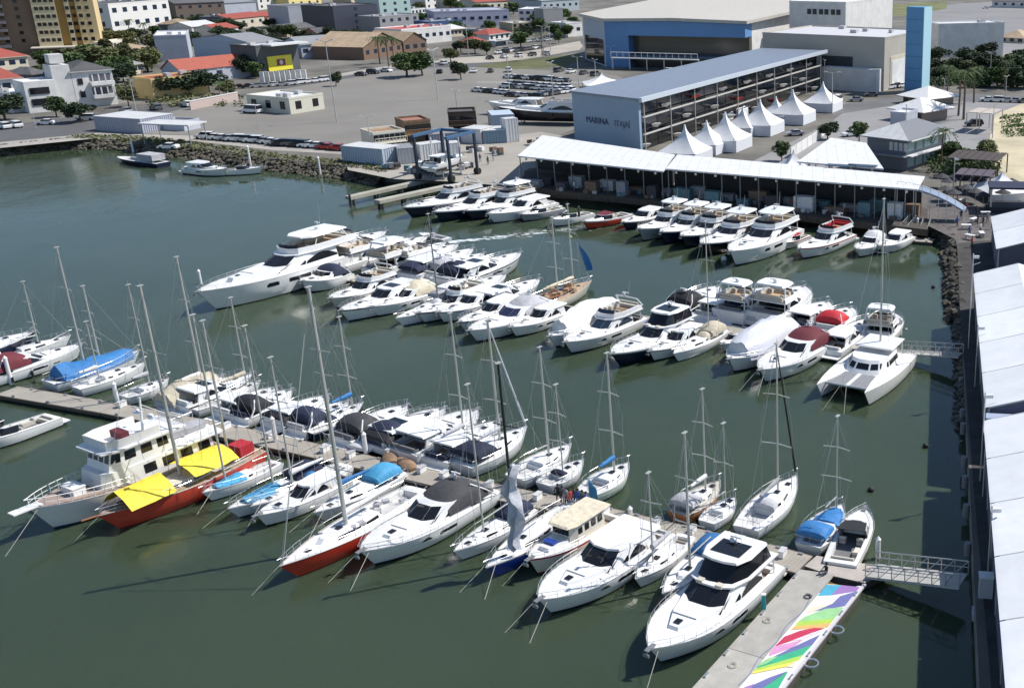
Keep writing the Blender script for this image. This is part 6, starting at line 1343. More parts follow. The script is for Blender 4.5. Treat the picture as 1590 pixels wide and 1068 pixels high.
trees=[(0,'broad spreading tree with olive crown in front of the market sheds',632,120,9,1.5),(0,'round tree right of the broad spreading one',656,118,9,1.2),(1,'left twin of the dark trees before the red roofed workshop',272,152,8,1.5),(1,'middle dark tree before the red roofed workshop',298,148,9,1.4),(1,'right twin of the dark trees before the red roofed workshop',326,146,8.5,1.3),(1,'tall dark tree against the pale blue hall wall',374,120,9,.9),(0,'low green tree right of the tall dark one beside the pale blue hall',398,122,6,1),(1,'dark bushy tree at the left edge by the promenade road',8,186,8,1.3),(1,'small conical tree by the long grey blue shed',126,190,6.5,1.2),(0,'leafy tree behind the white block at the left edge',88,182,6,1.1),(2,'olive tree behind the three level white house',120,106,8,1.5),(2,'wide olive tree above the three level white house roof',160,108,9,1.6),(0,'green tree right of the water tank',140,100,8,1.3),(1,'dark tree between white house and ochre house',192,128,8,1.2),(2,'brownish tree in the street before the ochre house',200,166,6,1),(2,'olive crowned tree behind the ochre house',230,112,8,1.4),(0,'bright green round tree at the foot of the white office',244,62,7,1.1),(1,'dark tree by the street behind the white office',214,66,8,1.2),(2,'reddish olive tree right of the striped tower',172,66,7,1),(1,'slim street tree at the edge of the big lot',522,134,5.5,.8),(1,'thin street tree in the dry verge',716,124,7.5,.9),(2,'olive tree behind the thin street tree',700,98,6,1.2),(2,'autumn brown bush like tree in the roadside garden',738,84,6.5,1.4),(1,'dark bush tree left of the autumn brown one',716,82,6,1.2),(0,'green tree right of the autumn brown one',756,86,6,1),(1,'dark tree beside the grey billboard house',814,62,8,1.2),(0,'tree at the corner of the exhibition hall road',868,68,6,.9),(1,'dark tree in the upper town behind the pitched roof',494,76,8,1.3),(1,'dark tree left of the palms in the upper town',468,84,7.5,1.3),(0,'tree behind the service hall',452,60,7,1.4),(1,'tree above the yellow sign shop',430,58,7,1.3),(0,'tree row end in the upper town above the blue shed',655,42,8,1.2),(1,'dark tree at the top centre',726,12,8,1.5),(0,'green tree at the top centre right',700,14,8,1.5),(2,'pale tree beside the white striped flats',650,22,8,1.3),(0,'small round street tree behind the quay sheds left of the other two',1214,250,4.6,1),(1,'rounded street tree left of the white pavilion roof',1285,216,5,1.1),(0,'rounded street tree right of the previous one near the pavilion',1334,220,5,1.1),(1,'dark tree in the hedge behind the plaza',1526,112,8,1.3),(1,'tall dark tree left of the thatch roofed rest house',1530,92,8,1.2),(0,'green tree at the right edge of the plaza hedge',1572,118,8,1.4),(2,'olive tree in the plaza hedge beside the palms',1504,124,7,1.4),(1,'dark tree in the far right hedge',1590,138,8,1.4),(0,'tree in the hedge between palms and rest house',1548,136,7,1.5),(1,'low dark tree in front of the rest house',1590,98,7,1.5),(0,'green leafy tree beside the pergola terrace',1478,252,4.8,1.2),(2,'straggly tree behind the pergola terrace',1530,252,5,1.3),(0,'short tree over the terrace steps',1500,258,4,1.3),(1,'dark tree behind the blue tower',1458,128,7,1.1),(2,'olive tree in the garden wall beside the parked cars',352,152,5.5,1.2),(1,'tree at the top left beside the brown block',306,40,7,1.3)]
for kd,lb,x,y,h,wx in trees: tree(kd,lb,x,y,h,wx=wx)
pal=[('palm nearest to the pitched grey roof',590,100,11),('palm second from the pitched grey roof',604,104,12),('palm third, closest to the market shed',612,98,10),('palm by the exhibition hall road',842,82,9),('leftmost palm on the plaza',1488,180,13),('tall palm second on the plaza',1496,186,14),('palm right of the tall plaza pair',1512,160,11),('palm at the left of the plaza behind the square pavilions',1470,156,11),('palm beside the balcony of the two storey pavilion',1462,262,9),('palm at the left of the white office garden',204,62,10),('palm in the street garden by the brown roof',228,64,9),('palm behind the far right hedge',1560,140,10),('palm at the street in front of the kiosk garden',344,160,6.5)]
for lb,x,y,h in pal: tree('palm',lb,x,y,h)
# hedge and flower strip as ground cover
rr=random.Random(21); mb=MB()
for i in range(420):
    u=rr.random(); p=P(1440+170*u,rr.uniform(112,138),GZ); leaves(mb,(p.x,p.y,GZ+.8+rr.random()*1.5),1.6,1.6,1.1,22,.35,rr)
tag(mb.build('shrubbery',leafd,smooth=0),kind='stuff')
mb=MB()
for i in range(60):
    p=P(rr.uniform(232,372),rr.uniform(150,166),GZ); leaves(mb,(p.x,p.y,GZ+.5),1.4,1.4,.8,18,.3,rr)
for i in range(60):
    p=P(rr.uniform(60,240),rr.uniform(96,150),GZ); leaves(mb,(p.x,p.y,GZ+.7),2,2,1,18,.4,rr)
tag(mb.build('shrubbery',leafo,smooth=0),kind='stuff')
# ================================================================ VEHICLES
def car_mesh(kind='car'):
    t=thing('parked_car','car','car',(0,0,0)); 
    if kind=='car': prof=[(-2.1,.35),(-2.15,.75),(-1.9,.98),(-1.2,1.02),(1.0,1.0),(1.9,.82),(2.12,.6),(2.1,.35)]; W=.88; ct=[(-1.35,1.0),(-.95,1.42),(.35,1.44),(1.0,1.0)]
    elif kind=='suv': prof=[(-2.2,.4),(-2.25,.9),(-2.15,1.12),(1.1,1.12),(2.0,.98),(2.2,.75),(2.2,.4)]; W=.93; ct=[(-2.1,1.12),(-1.9,1.68),(.4,1.70),(1.1,1.12)]
    else: prof=[(-2.6,.45),(-2.65,1.2),(1.5,1.25),(2.5,1.0),(2.65,.7),(2.6,.45)]; W=1.0; ct=[(-2.6,1.2),(-2.5,2.2),(1.4,2.2),(1.9,1.2)]
    g=MB(); g.rings([[(x,y,z) for y,z in prof] for x in (-W,-W*.97,W*.97,W)]); g.rings([[(x*.97,y,z) for y,z in ct] for x in (-W*.9,)]+[[(x,y,z) for y,z in ct] for x in (W*.9*.97,)]) if False else None
    g.build('body',white,t,smooth=30)
    lo=[(W*.95,ct[0][0],ct[0][1]-.02),(W*.95,ct[3][0],ct[3][1]-.02),(-W*.95,ct[3][0],ct[3][1]-.02),(-W*.95,ct[0][0],ct[0][1]-.02)]; hi=[(W*.75,ct[1][0],ct[1][1]-.04),(W*.75,ct[2][0],ct[2][1]-.04),(-W*.75,ct[2][0],ct[2][1]-.04),(-W*.75,ct[1][0],ct[1][1]-.04)]
    MB().rings([lo,hi]).build('windows',glass,t,smooth=0)
    g=MB(); g.rings([[(x,y,z-.04) for x,y,z in hi],[(x*.97,y*.97,z+.03) for x,y,z in hi]]); g.build('roof',white,t)
    for sx in (-1,1):
        for y in (prof[0][0]*.62,prof[-1][0]*.62): MB().cyl((sx*(W-.18),y,.33),(sx*(W+.01),y,.33),.34,n=12).build('wheel',rubber,t)
        MB().box((sx*W*.66,prof[-1][0]-.02,.68),(.32,.1,.14)).build('headlight',mat('lamp_glass',(.9,.9,.85),.3),t,smooth=0)
    return t
protos={k:car_mesh(k) for k in ('car','suv','van')}
CC={'white':mat('car_white',(.78,.78,.78),.25),'silver':mat('car_silver',(.45,.46,.48),.25,.4),'black':mat('car_black',(.02,.02,.022),.2),'grey':mat('car_grey',(.14,.145,.15),.25,.3),'red':mat('car_red',(.42,.03,.03),.25),'blue':mat('car_blue',(.05,.10,.28),.25)}
used=set()
def car(kind,col,p,rz,label,group=None):
    r=clone(protos[kind],(p[0],p[1],GZ),rz,label,group,1,{'body':CC[col],'roof':CC[col]}); r.name='parked_car' if kind!='van' else 'parked_van'; r['category']='car' if kind!='van' else 'van'; return r
def row(a,b,n,rot,cols,desc,group,kinds=('car','suv','car'),seed=1,jit=.25):
    rr=random.Random(seed); A,Bq=P(*a),P(*b); d=Bq-A; base=math.atan2(d.y,d.x); gap=2.15 if abs(rot)>1 else 5.6; n=max(2,min(n,int(d.length/gap)+1))
    for i in range(n):
        p=A.lerp(Bq,i/(max(1,n-1))); k=kinds[rr.randrange(len(kinds))]; c=cols[rr.randrange(len(cols))]
        car(k,c,(p.x+rr.uniform(-jit,jit),p.y+rr.uniform(-jit,jit)),base+rot+rr.uniform(-.04,.04),'%s %s %s, %s'%(c,{'car':'car','suv':'tall car','van':'van'}[k],ordn(i,n),desc),group)
W5=['white','white','white','silver','black','grey']; W9=['white','silver','black','grey','white']
row((742,143),(786,147),7,math.pi/2,['white','white','white','black'],'in the short front row of the big lot','cars in the front row of the lot',seed=3)
row((794,150),(834,153),6,math.pi/2,W9,'in the front row right part of the big lot','cars in the front row, right part',seed=4)
row((792,132),(878,138),12,math.pi/2,W5,'in the middle row of the big lot','cars in the middle row of the lot',seed=5)
row((790,122),(878,128),12,math.pi/2,W9,'in the back row of the big lot','cars in the back row of the lot',seed=6)
row((786,137),(884,143),14,math.pi/2,W5,'in the crowded lane between front and middle rows','cars in the crowded lane',seed=41)
row((640,104),(690,101),5,0,W9,'parked along the street before the restaurant','cars before the restaurant',seed=42)
row((760,92),(850,86),7,0,W9,'driving on the pale road','cars on the pale road',seed=43,jit=.8)
row((840,151),(880,145),5,math.pi/2,W9,'beside the low pyramid tent','cars beside the low tent',seed=7)
row((682,114),(790,112),10,0,W9,'parked nose to tail behind the street trees','cars along the street behind the trees',seed=8)
row((868,112),(925,118),5,.3,['silver','white','grey'],'on the forecourt left of the boat hall roof','cars on the hall forecourt',seed=9)
row((775,84),(838,76),9,math.pi/2,W9,'in the car park beyond the dry verge','cars beyond the verge',seed=10)
row((796,68),(850,64),6,math.pi/2,['white','white','silver'],'in the far row beyond the verge','cars in the far row beyond the verge',seed=11)
row((464,131),(512,126),6,math.pi/2,['white','white','black'],'before the grey pitched house','cars before the pitched grey house',seed=12)
row((318,216),(420,224),15,math.pi/2+.25,['white','white','white','silver','grey'],'in the promenade row above the rocks','cars in the promenade row',seed=13)
row((428,226),(505,231),11,math.pi/2+.25,['white','white','black','grey','silver'],'in the second promenade stretch above the rocks','cars in the second promenade stretch',seed=14)
row((508,232),(526,234),3,math.pi/2+.25,['red','red'],'at the right end of the promenade cars','red cars by the long blue container',seed=15)
row((196,176),(290,166),8,0,['white','white','grey','silver'],'along the kerb below the ochre house','cars along the kerb by the ochre house',seed=16)
row((344,140),(450,133),10,math.pi/2,['white','silver','white','black'],'in the yard behind the ticket kiosk','cars in the yard behind the kiosk',seed=17)
row((600,112),(560,118),3,0,['white','black'],'on the street above the big lot','cars on the street above the lot',seed=18)
row((1370,140),(1398,136),4,math.pi/2,['black','white','silver'],'beside the beige annex wall','cars beside the beige annex',seed=19)
row((1534,158),(1590,160),7,math.pi/2,['white','white','silver','grey'],'in front of the far right hedge','cars before the far right hedge',seed=20)
row((1330,158),(1352,150),2,.6,['silver','grey'],'on the plaza road before the annex','cars on the plaza road',seed=22)
row((8,200),(24,198),2,0,['white'],'on the promenade road at the left edge','cars on the road at the left edge',seed=23)
row((560,82),(586,80),3,0,['white','silver'],'by the palms of the upper town','cars by the palms',seed=24)
row((280,74),(330,70),4,0,['white','grey'],'in the lane behind the service hall','cars in the service lane',seed=25)
row((1105,118),(1125,114),2,0,['white'],'on the terrace beside the exhibition hall','cars by the exhibition hall',seed=26)
for (px,py,k,c,rz,lb) in [(1234,211,'car','silver',.3,'silver car driving past the doorway tent'),(72,194,'car','white',.15,'white car driving alone on the promenade road'),(134,187,'suv','white',.15,'white tall car half hidden by the conical tree'),(1320,212,'car','white',.5,'white car between the two rounded street trees'),(1446,202,'car','white',.4,'white car at the plaza edge behind the palms'),(1512,196,'suv','black',.2,'black tall car parked under the pergola frame'),(1300,160,'van','white',1.3,'white van standing under the annex opening'),(392,176,'van','white',-.3,'white van parked against the ticket kiosk'),(1040,116,'van','white',0,'white van by the footbridge supports'),(1530,14,'car','white',0,'single car on the far asphalt field'),(262,232,'car','white',0,'white car beside the small promenade kiosk')]:
    p=P(px,py); car(k,c,(p.x,p.y),rz+math.pi/2,lb)
for k_ in protos.values():
    for ch in list(k_.children): bpy.data.objects.remove(ch)
    bpy.data.objects.remove(k_)
# ================================================================ LAMP POSTS
lp=thing('lamp_post','post','lamp post',(0,0,0)); MB().cyl((0,0,0),(0,0,12),.16,.09,8).build('pole',mat('lamp_pole',(.55,.55,.54),.5,.3),lp); g=MB(); g.cyl((0,0,11.9),(1.6,0,12.3),.06,n=6); g.cyl((0,0,11.9),(-1.6,0,12.3),.06,n=6); g.build('arm',mat('lamp_pole',(0,0,0)),lp)
for sx in (-1,1): MB().box((sx*1.8,0,12.3),(.8,.3,.15)).build('lamp_head',mat('lamp_head',(.7,.7,.7),.4),lp,smooth=0)
posts=[((523,190),62,'tallest light mast standing alone in the big lot'),((680,155),76,'light mast in the big lot near the round tree'),((402,200),163,'light post before the ticket kiosk'),((577,238),180,'pale light post near the rocks behind the blue container'),((238,222),207,'short post at the promenade edge'),((713,200),140,'light post behind the dark wooden boat house'),((792,150),82,'light post between the car rows'),((859,155),96,'light post at the right of the car rows'),((728,88),40,'light post beside the autumn brown tree'),((845,90),40,'light post at the verge'),((855,80),42,'second light post at the verge'),((899,134),88,'light post behind the low pyramid tent'),((950,106),72,'double arm light post before the exhibition hall blue wall'),((1280,140),93,'white light post beside the farthest peaked tent'),((1292,178),112,'slim light post left of the tower shadow'),((1405,240),160,'light post behind the two storey pavilion'),((1466,155),122,'white advertising pylon post by the palms'),((1541,215),162,'light post at the corner of the sand lot'),((1561,158),118,'light post before the far hedge'),((56,200),172,'street light on the promenade road'),((212,176),122,'thin ochre street pole before the ochre house'),((350,142),107,'street pole at the grey workshop corner'),((926,135),92,'light post nearest the blue hall roof'),((1537,128),80,'light post in the far hedge'),((1140,262),214,'post between the tents and the shed roof')]
for i,(b,ty,l) in enumerate(posts):
    p=P(*b); H=zat(p,ty)-GZ; c=clone(lp,(p.x,p.y,GZ),i*1.1,l,'light posts',(min(1,H/10),min(1,H/10),max(.2,H/12.3)))
for ch in list(lp.children): bpy.data.objects.remove(ch)
bpy.data.objects.remove(lp)
# ================================================================ BUOYS
for i,(px,py,r_,l,m_) in enumerate([(788,342,.95,'big round white buoy floating off the quay row',white),(676,333,.35,'small white buoy below the leftmost dark hulled yacht',white),(718,338,.35,'small white buoy below the third quay yacht',white),(762,341,.35,'small white buoy left of the big round one',white),(1124,404,.45,'white buoy before the largest quay yacht',white),(1476,800,.25,'tiny buoy near the orange sailboat',white) if False else (1437,694,.28,'small dark buoy at the marquee shadow edge',rubber),(1352,762,.28,'small dark buoy above the open runabout',rubber),(1449,447,.28,'small dark buoy alone in the upper right basin',rubber),(1407,512,.15,'tiny white float near the middle gangway',white),(886,370,.3,'green float left of the red speedboat wake',mat('buoy_green',(.25,.4,.2),.5))]):
    p=P(px,py,0); t=thing('buoy',l,'buoy',(p.x,p.y,0)); MB().ball((0,0,r_*.45),r_,10).build('float',m_,t); MB().cyl((0,0,r_*1.3),(0,0,r_*1.75),r_*.14,n=6).build('eye',steel,t)
# ================================================================ PEOPLE
def person_mesh(pose,seed):
    me=bpy.data.meshes.new('body'); rr=random.Random(seed); l=.12+.04*rr.random(); a=.18+.1*rr.random()
    if pose=='stand':
        V=[(0,0,.95),(0,0,1.15),(0,.0,1.40),(0,0,1.52),(0,.02,1.66),(-.10,0,.90),(-l,.04,.50),(-l,0,.08),(-l,.12,.04),(.10,0,.90),(l,-.04,.50),(l,.0,.08),(l,.12,.04),(-.19,0,1.40),(-a-.06,.0,1.14),(-a-.04,.08,.90),(.19,0,1.40),(a+.06,0,1.14),(a+.02,.10,.92)]
    elif pose=='sit':
        V=[(0,0,.12),(0,-.03,.35),(0,0,.58),(0,.02,.70),(0,.05,.84),(-.10,.02,.12),(-.16,.42,.34),(-.14,.62,.06),(-.14,.74,.04),(.10,.02,.12),(.18,.40,.30),(.16,.64,.06),(.16,.75,.04),(-.19,0,.58),(-.26,.12,.36),(-.18,.36,.36),(.19,0,.58),(.27,.10,.36),(.18,.34,.34)]
    E_=[(0,1),(1,2),(2,3),(3,4),(0,5),(5,6),(6,7),(7,8),(0,9),(9,10),(10,11),(11,12),(2,13),(13,14),(14,15),(2,16),(16,17),(17,18)]
    me.from_pydata(V,E_,[]); o=bpy.data.objects.new('body',me); COL.objects.link(o)
    mo=o.modifiers.new('s','SKIN'); sv=me.skin_vertices[0].data
    rad=[.13,.12,.13,.05,.095,.09,.065,.045,.035,.09,.065,.045,.035,.055,.04,.03,.055,.04,.03]
    for i,r_ in enumerate(rad): sv[i].radius=(r_*(1.25 if i in(0,1,2) else 1),r_*(.8 if i in (0,1,2) else 1))
    sv[0].use_root=True; o.modifiers.new('u','SUBSURF').levels=1; o.modifiers['u'].render_levels=1
    bpy.context.view_layer.update(); dg=bpy.context.evaluated_depsgraph_get(); m2=bpy.data.meshes.new_from_object(o.evaluated_get(dg)); bpy.data.objects.remove(o)
    zs_=.85 if pose=='stand' else .2
    for m_ in (0,1,2): m2.materials.append(None)
    m2.polygons.foreach_set('use_smooth',[True]*len(m2.polygons))
    headz=1.54 if pose=='stand' else .72
    for p in m2.polygons:
        c=p.center; p.material_index=2 if c.z>headz else (0 if (c.z>zs_ and (pose=='stand' or c.y<.2)) else 1)
    return m2
skin=mat('skin',(.45,.27,.19),.6); hairm=mat('hair_dark',(.03,.02,.015),.8)
PM={('stand',k):person_mesh('stand',k) for k in range(3)}; PM[('sit',0)]=person_mesh('sit',1)
hair=MB().ball((0,0,0),.115,6).build('hair',hairm,None); hme=hair.data; bpy.data.objects.remove(hair)
cl={'black':mat('cloth_black',(.03,.03,.035),.8),'white':mat('cloth_white',(.7,.7,.7),.8),'blue':mat('cloth_blue',(.05,.12,.35),.8),'red':mat('cloth_red',(.45,.05,.05),.8),'grey':mat('cloth_grey',(.25,.25,.27),.8),'teal':mat('cloth_teal',(.02,.35,.38),.8)}
def person(label,px,py,z,top,bot,rz=0,pose='stand',k=0,group=None,xy=None):
    p=P(px,py,z) if xy is None else Vector((*xy,z)); t=thing('person',label,'person',(p.x,p.y,z),rz,group)
    me=PM[(pose,k if pose=='stand' else 0)]; o=put('body',me,t,(0,0,0))
    for i,m_ in enumerate((cl[top],cl[bot],skin)): o.material_slots[i].link='OBJECT'; o.material_slots[i].material=m_
    put('hair',hme,t,(0,-.02,1.69 if pose=='stand' else .87)); return t
person('person in dark clothes sitting on the corner platform by the painted pier',1283,890,.69,'black','grey',2.2,'sit')
person('person in black standing on the stern of the largest near yacht',1172,884,1.25,'black','black',2.5)
person('leftmost of the three persons walking in the boat yard',746,252,GZ,'black','grey',.3,k=1); person('middle one of the three persons walking in the boat yard',758,256,GZ,'black','black',1,k=2); person('rightmost of the three persons walking in the boat yard',766,250,GZ,'blue','black',2)
person('person steering the small speedboat with the wake',670,366,.7,'black','black',0,k=1)
rr=random.Random(31)
ll=['at the left end of the pontoon crowd','second in the pontoon crowd, facing the sloop','in the pontoon crowd beside the pile','in the pontoon crowd behind two others','in the middle of the pontoon crowd','in the pontoon crowd, right of the middle','in the pontoon crowd before the banner','at the right end of the pontoon crowd beside the banner']
for i,l_ in enumerate(ll):
    c=['black','black','grey','red','black','blue','black','blue'][i]; person('person in a %s top %s'%(c,l_),868+i*6.2,780+((i*5)%4)*1.5+i*1.2,.6,c,['black','grey'][i%2],i*1.3,k=i%3,group='people on the near pontoon')
ll=['at the rock edge of the quay corner','beside the white tables of the quay corner','first of the group beside the far marquee','second of the group beside the far marquee','third of the group beside the far marquee','fourth of the group, nearest the far marquee wall','at the steps above the rocks','walking behind the rock corner','standing near the stage frame','standing left of the thatch grey tent','right of the stage frame','under the pergola edge','below the tall white lamp mast','at the back of the quay corner','leaning at the rail of the quay corner','standing alone near the sea wall top']
for i,l_ in enumerate(ll):
    c=['black','white','black','black','grey','black','blue','red'][i%8]; x=[1492,1522,1518,1526,1533,1540,1486,1500,1530,1538,1560,1508,1486,1516,1505,1509][i]; y=[342,362,348,352,346,356,352,330,322,308,312,300,318,336,368,384][i]
    person('person in a %s top %s'%(c,l_),x,y,GZ,c,'black',i*.9,k=i%3,group='people on the quay corner')
for i in range(14):
    x=850+i*42; y=292+ (x-850)*.083; c=['black','white','grey','blue','red'][i%5]
    person('person in a %s top, %s under the quay sheds'%(c,ordn(i,14) if i<7 else ordn(i,14)),x,y,2.07,c,['black','grey'][i%2],i*2.1,k=i%3,group='people under the quay sheds')
# teal pedestal at the pier edge
p=P(1186,944,.7); t=thing('power_pedestal','teal power pedestal on the left edge of the painted pier','pedestal',tuple(p)); MB().box((0,0,.55),(.34,.3,1.1),taper=.8).build('body',mat('teal_paint',(.02,.36,.42),.4),t,smooth=0); MB().box((0,0,1.14),(.34,.3,.08)).build('cap',white,t,smooth=0)
# ================================================================ QUAY CORNER FURNITURE
def pergola(label,a,b,dp,h,m,slat=.5,name='pergola',cat='pergola'):
    A,Bq=P(*a),P(*b); d=Bq-A; W=d.length; t=thing(name,label,cat,(A.x,A.y,GZ),math.atan2(d.y,d.x)); g=MB()
    n=int(W/slat/2)
    for i in range(n): g.box(((i+.5)*W/n,dp/2,h),(W/n*.86,dp,.15))
    g.build('slat_roof',m,t,smooth=0)
    for x in (0,W/2,W):
        for y in (0,dp): MB().cyl((x,y,0),(x,y,h-.08),.12,n=6).build('post',m,t)
pm=mat('pergola_dark',(.07,.055,.05),.8,var=.2)
pergola('dark pergola terrace between palm and sand lot',(1468,276),(1548,282),9,3.8,pm,.7)
pergola('lower dark pergola before the thatch grey tent',(1480,300),(1536,304),6,3.4,mat('pergola_purple',(.10,.08,.10),.8),.7)
pergola('pale timber lift frame structure on the plaza',(1500,205),(1540,208),8,4.6,mat('pale_timber',(.5,.44,.38),.7),1.2,'pergola','pergola')
st=thing('stage','small dark stage with white cornered truss above the far marquee','stage',tuple(P(1545,330)),-.1); MB().box((3,2,.5),(8,5,1.0)).build('platform',mat('stage_black',(.03,.03,.04),.7),st,smooth=0); MB().box((3,2,4.2),(8.4,5.4,.3)).build('roof',navy,st,smooth=0)
for x in (-.8,6.8):
    for y in (-.3,4.3): MB().box((x,y,2.5),(.3,.3,3.3)).build('truss_leg',alu,st,smooth=0)
MB().rings([[(5.5,0,4.4),(9.5,0,4.4),(9.5,4,4.4),(5.5,4,4.4)],[(5.5,0,4.8),(9.5,0,4.8),(9.5,4,4.8),(5.5,4,4.8)]]).build('white_awning',whitec,st,smooth=0)
tb=thing('cafe_table','t','table',(0,0,0)); MB().box((0,0,.75),(1.6,.8,.06)).build('table_top',white,tb,smooth=0)
for sx in (-.6,.6): MB().box((sx,0,.36),(.08,.6,.72)).build('leg',alu,tb,smooth=0)
for i,(x,y,l) in enumerate([(1500,356,'white table nearest the rocks of the quay corner'),(1512,346,'white table in the middle of the quay corner'),(1524,368,'white table beside the far marquee wall'),(1506,372,'white table at the seawall top'),(1530,336,'white table below the small stage'),(1494,316,'white table under the lamp mast')]):
    p=P(x,y); 
    if i==0: tb.location=p; tb['label']=l; tb['group']='tables on the quay corner'
    else: clone(tb,tuple(p),i*.8,l,'tables on the quay corner')
# slide-like grey stair truss at right end of shed
g=thing('ramp_structure','curved blue grey ramp structure at the right end of the long shed','ramp',tuple(P(1392,338)),-.32); rg=[]
for k in range(9): u=k/8; rg.append([(u*11,0,5.2-3.2*u*u),(u*11,2.6,5.2-3.2*u*u)])
MB().rings([[a,b,(b[0],b[1],b[2]-.3),(a[0],a[1],a[2]-.3)] for a,b in rg]).build('ramp_deck',mat('ramp_blue',(.22,.28,.38),.5),g,smooth=30)
m_=MB()
for k in range(9): u=k/8; m_.cyl((u*11,0,-.3),(u*11,0,6.0-3.2*u*u),.06,n=5)
m_.path([(k/8*11,0,6.0-3.2*(k/8)**2) for k in range(9)],.06,5); m_.build('railing',white,g)
gangway('left narrow gangway sloping from the quay to the landing stage',P(1398,366,.6),P(1418,343,2.0),1.2,trn=5); gangway('right narrow gangway sloping from the quay to the landing stage',P(1433,366,.6),P(1440,345,2.0),1.2,trn=4)
strip_thing('landing_stage','low floating landing stage at the foot of the narrow gangways','pontoon',(P(1412,371,.5),P(1450,374,.5)),2.2,.5)
# low storage walls and white fences behind the sheds
for (lab,a,b,h) in (('white panel fence behind the long shed roof',(1228,246),(1276,214),2.2),('low white fence beside the plaza road',(1262,222),(1282,208),2.0)):
    A,Bq=P(*a),P(*b); d=Bq-A; t=thing('fence',lab,'fence',tuple(A),math.atan2(d.y,d.x)); n=max(2,int(d.length/4))
    for i in range(n): MB().box(((i+.5)*d.length/n,0,h/2),(d.length/n-.25,.1,h)).build('panel',wwall,t,smooth=0); MB().box((i*d.length/n,0,h/2),(.15,.15,h+.1)).build('post',alu,t,smooth=0)
# stored kit on pontoon
for i,(x,y,l,m_) in enumerate([(606,716,'brown upturned dinghy on the pontoon by the blue covers',wd_),(630,722,'second brown upturned dinghy on the pontoon',wd_),(560,694,'white upturned tender beside the thick white pile',white)]):
    p=P(x,y,.62); g=MB(); rg=[]
    for k in range(7): u=k/6; w_=.7*math.sin(math.pi*(.12+.8*u))**.6; rg.append([(w_*math.cos(a),-1.6+3.2*u,.55*max(0,math.sin(a))**.8*w_/.7) for a in [math.pi*j/6 for j in range(7)]])
    g.rings(rg,closed=False); g.poly(rg[0]); g.poly(rg[-1]); o=g.build('upturned_dinghy',m_,None); o.location=p; o.rotation_euler=(0,0,.5+i*.3); tag(o,l,'dinghy')
# ================================================================ MORE OF THE UPPER TOWN
tw=[('grey_a',(.30,.31,.33)),('white_b',(.66,.66,.65)),('cream_c',(.58,.52,.40)),('brick_d',(.34,.17,.11)),('slate_e',(.12,.13,.16)),('sand_f',(.48,.40,.28)),('teal_g',(.22,.33,.34)),('lilac_h',(.40,.40,.50))]
TW={k:mat('town_'+k,c,.8,var=.1,scale=.3) for k,c in tw}
ex=[('flat grey shop with white parapet beside the pitched grey house',(428,96),(462,92),10,80,'grey_a','flat'),
('small brick house between the trees below the navy office',(494,66),(520,64),10,52,'brick_d','gable'),
('slate coloured garage roof below the teal apartment block',(560,66),(596,64),12,56,'slate_e','flat'),
('cream cottage behind the red panelled restaurant',(700,58),(724,56),10,46,'cream_c','hip'),
('low sand coloured store right of the lilac warehouse',(796,50),(832,48),14,38,'sand_f','flat'),
('white cottage with dark roof left of the grey billboard house',(760,66),(792,62),10,54,'white_b','hip'),
('teal workshop at the top edge over the cream long house',(770,8),(812,5),16,-6,'teal_g','flat'),
('brick row house at the top edge right of the cream flats',(815,10),(842,8),14,-4,'brick_d','gable'),
('lilac house behind the brown block at the top left',(352,22),(384,18),14,6,'lilac_h','gable'),
('slate roofed villa right of the white office',(282,54),(304,50),10,38,'slate_e','hip'),
('white twin gabled house above the pale blue hall',(340,62),(372,58),12,46,'white_b','gable'),
('sand coloured long shed right of the terracotta row house',(446,58),(490,54),12,46,'sand_f','gable'),
('grey cube house at the roundabout below the lilac warehouse',(744,62),(762,60),8,48,'grey_a','flat'),
('low white kiosk between the verge and the far cars',(770,74),(786,72),5,66,'white_b','flat'),
('cream shop under the teal grey warehouse edge',(842,36),(872,34),8,26,'cream_c','flat'),
('dark office cube beside the white gabled storehouse',(344,46),(360,43),10,28,'slate_e','flat'),
('small red roofed chapel like house in the upper town trees',(540,76),(556,75),9,64,'white_b','hip'),
('pale sand block at the top edge left of the teal apartments',(546,6),(584,2),14,-14,'sand_f','flat'),
('white low school like block above the red panelled restaurant',(640,30),(662,28),12,16,'white_b','flat'),
('grey lean workshop behind the market sheds',(664,66),(690,64),9,57,'grey_a','shed'),
('brick house with hipped roof over the autumn brown tree',(736,76),(756,74),8,66,'brick_d','hip'),
('lilac garage row beside the white twin shop',(862,48),(882,46),9,40,'lilac_h','flat'),
('red tiled villa behind the ochre house',(196,118),(222,114),10,102,'cream_c','hip'),
('white cottage under the striped tower podium',(150,104),(176,100),9,90,'white_b','hip'),
('grey roofed bungalow left of the service hall',(208,92),(236,88),10,78,'grey_a','hip'),
('cream wing of the striped tower garden',(176,82),(214,76),8,68,'cream_c','flat'),
('slate villa beside the left edge red tiled houses',(52,132),(76,128),9,116,'slate_e','hip')]
for i,(lb,A_,B_,dp,yt,wk,rf) in enumerate(ex):
    rm=[redt,darkr,greyr,whiter,tanr][i%5] if rf!='flat' else [darkr,whiter,greyr][i%3]
    bld('house' if rf!='flat' else 'town_building',lb,A_,B_,dp,yt,TW[wk],rm,roof=rf,fw=(4,2 if rf=='flat' else 1),rw=(2,1),rh=2,win=(1.5,1.3))
rr=random.Random(77)
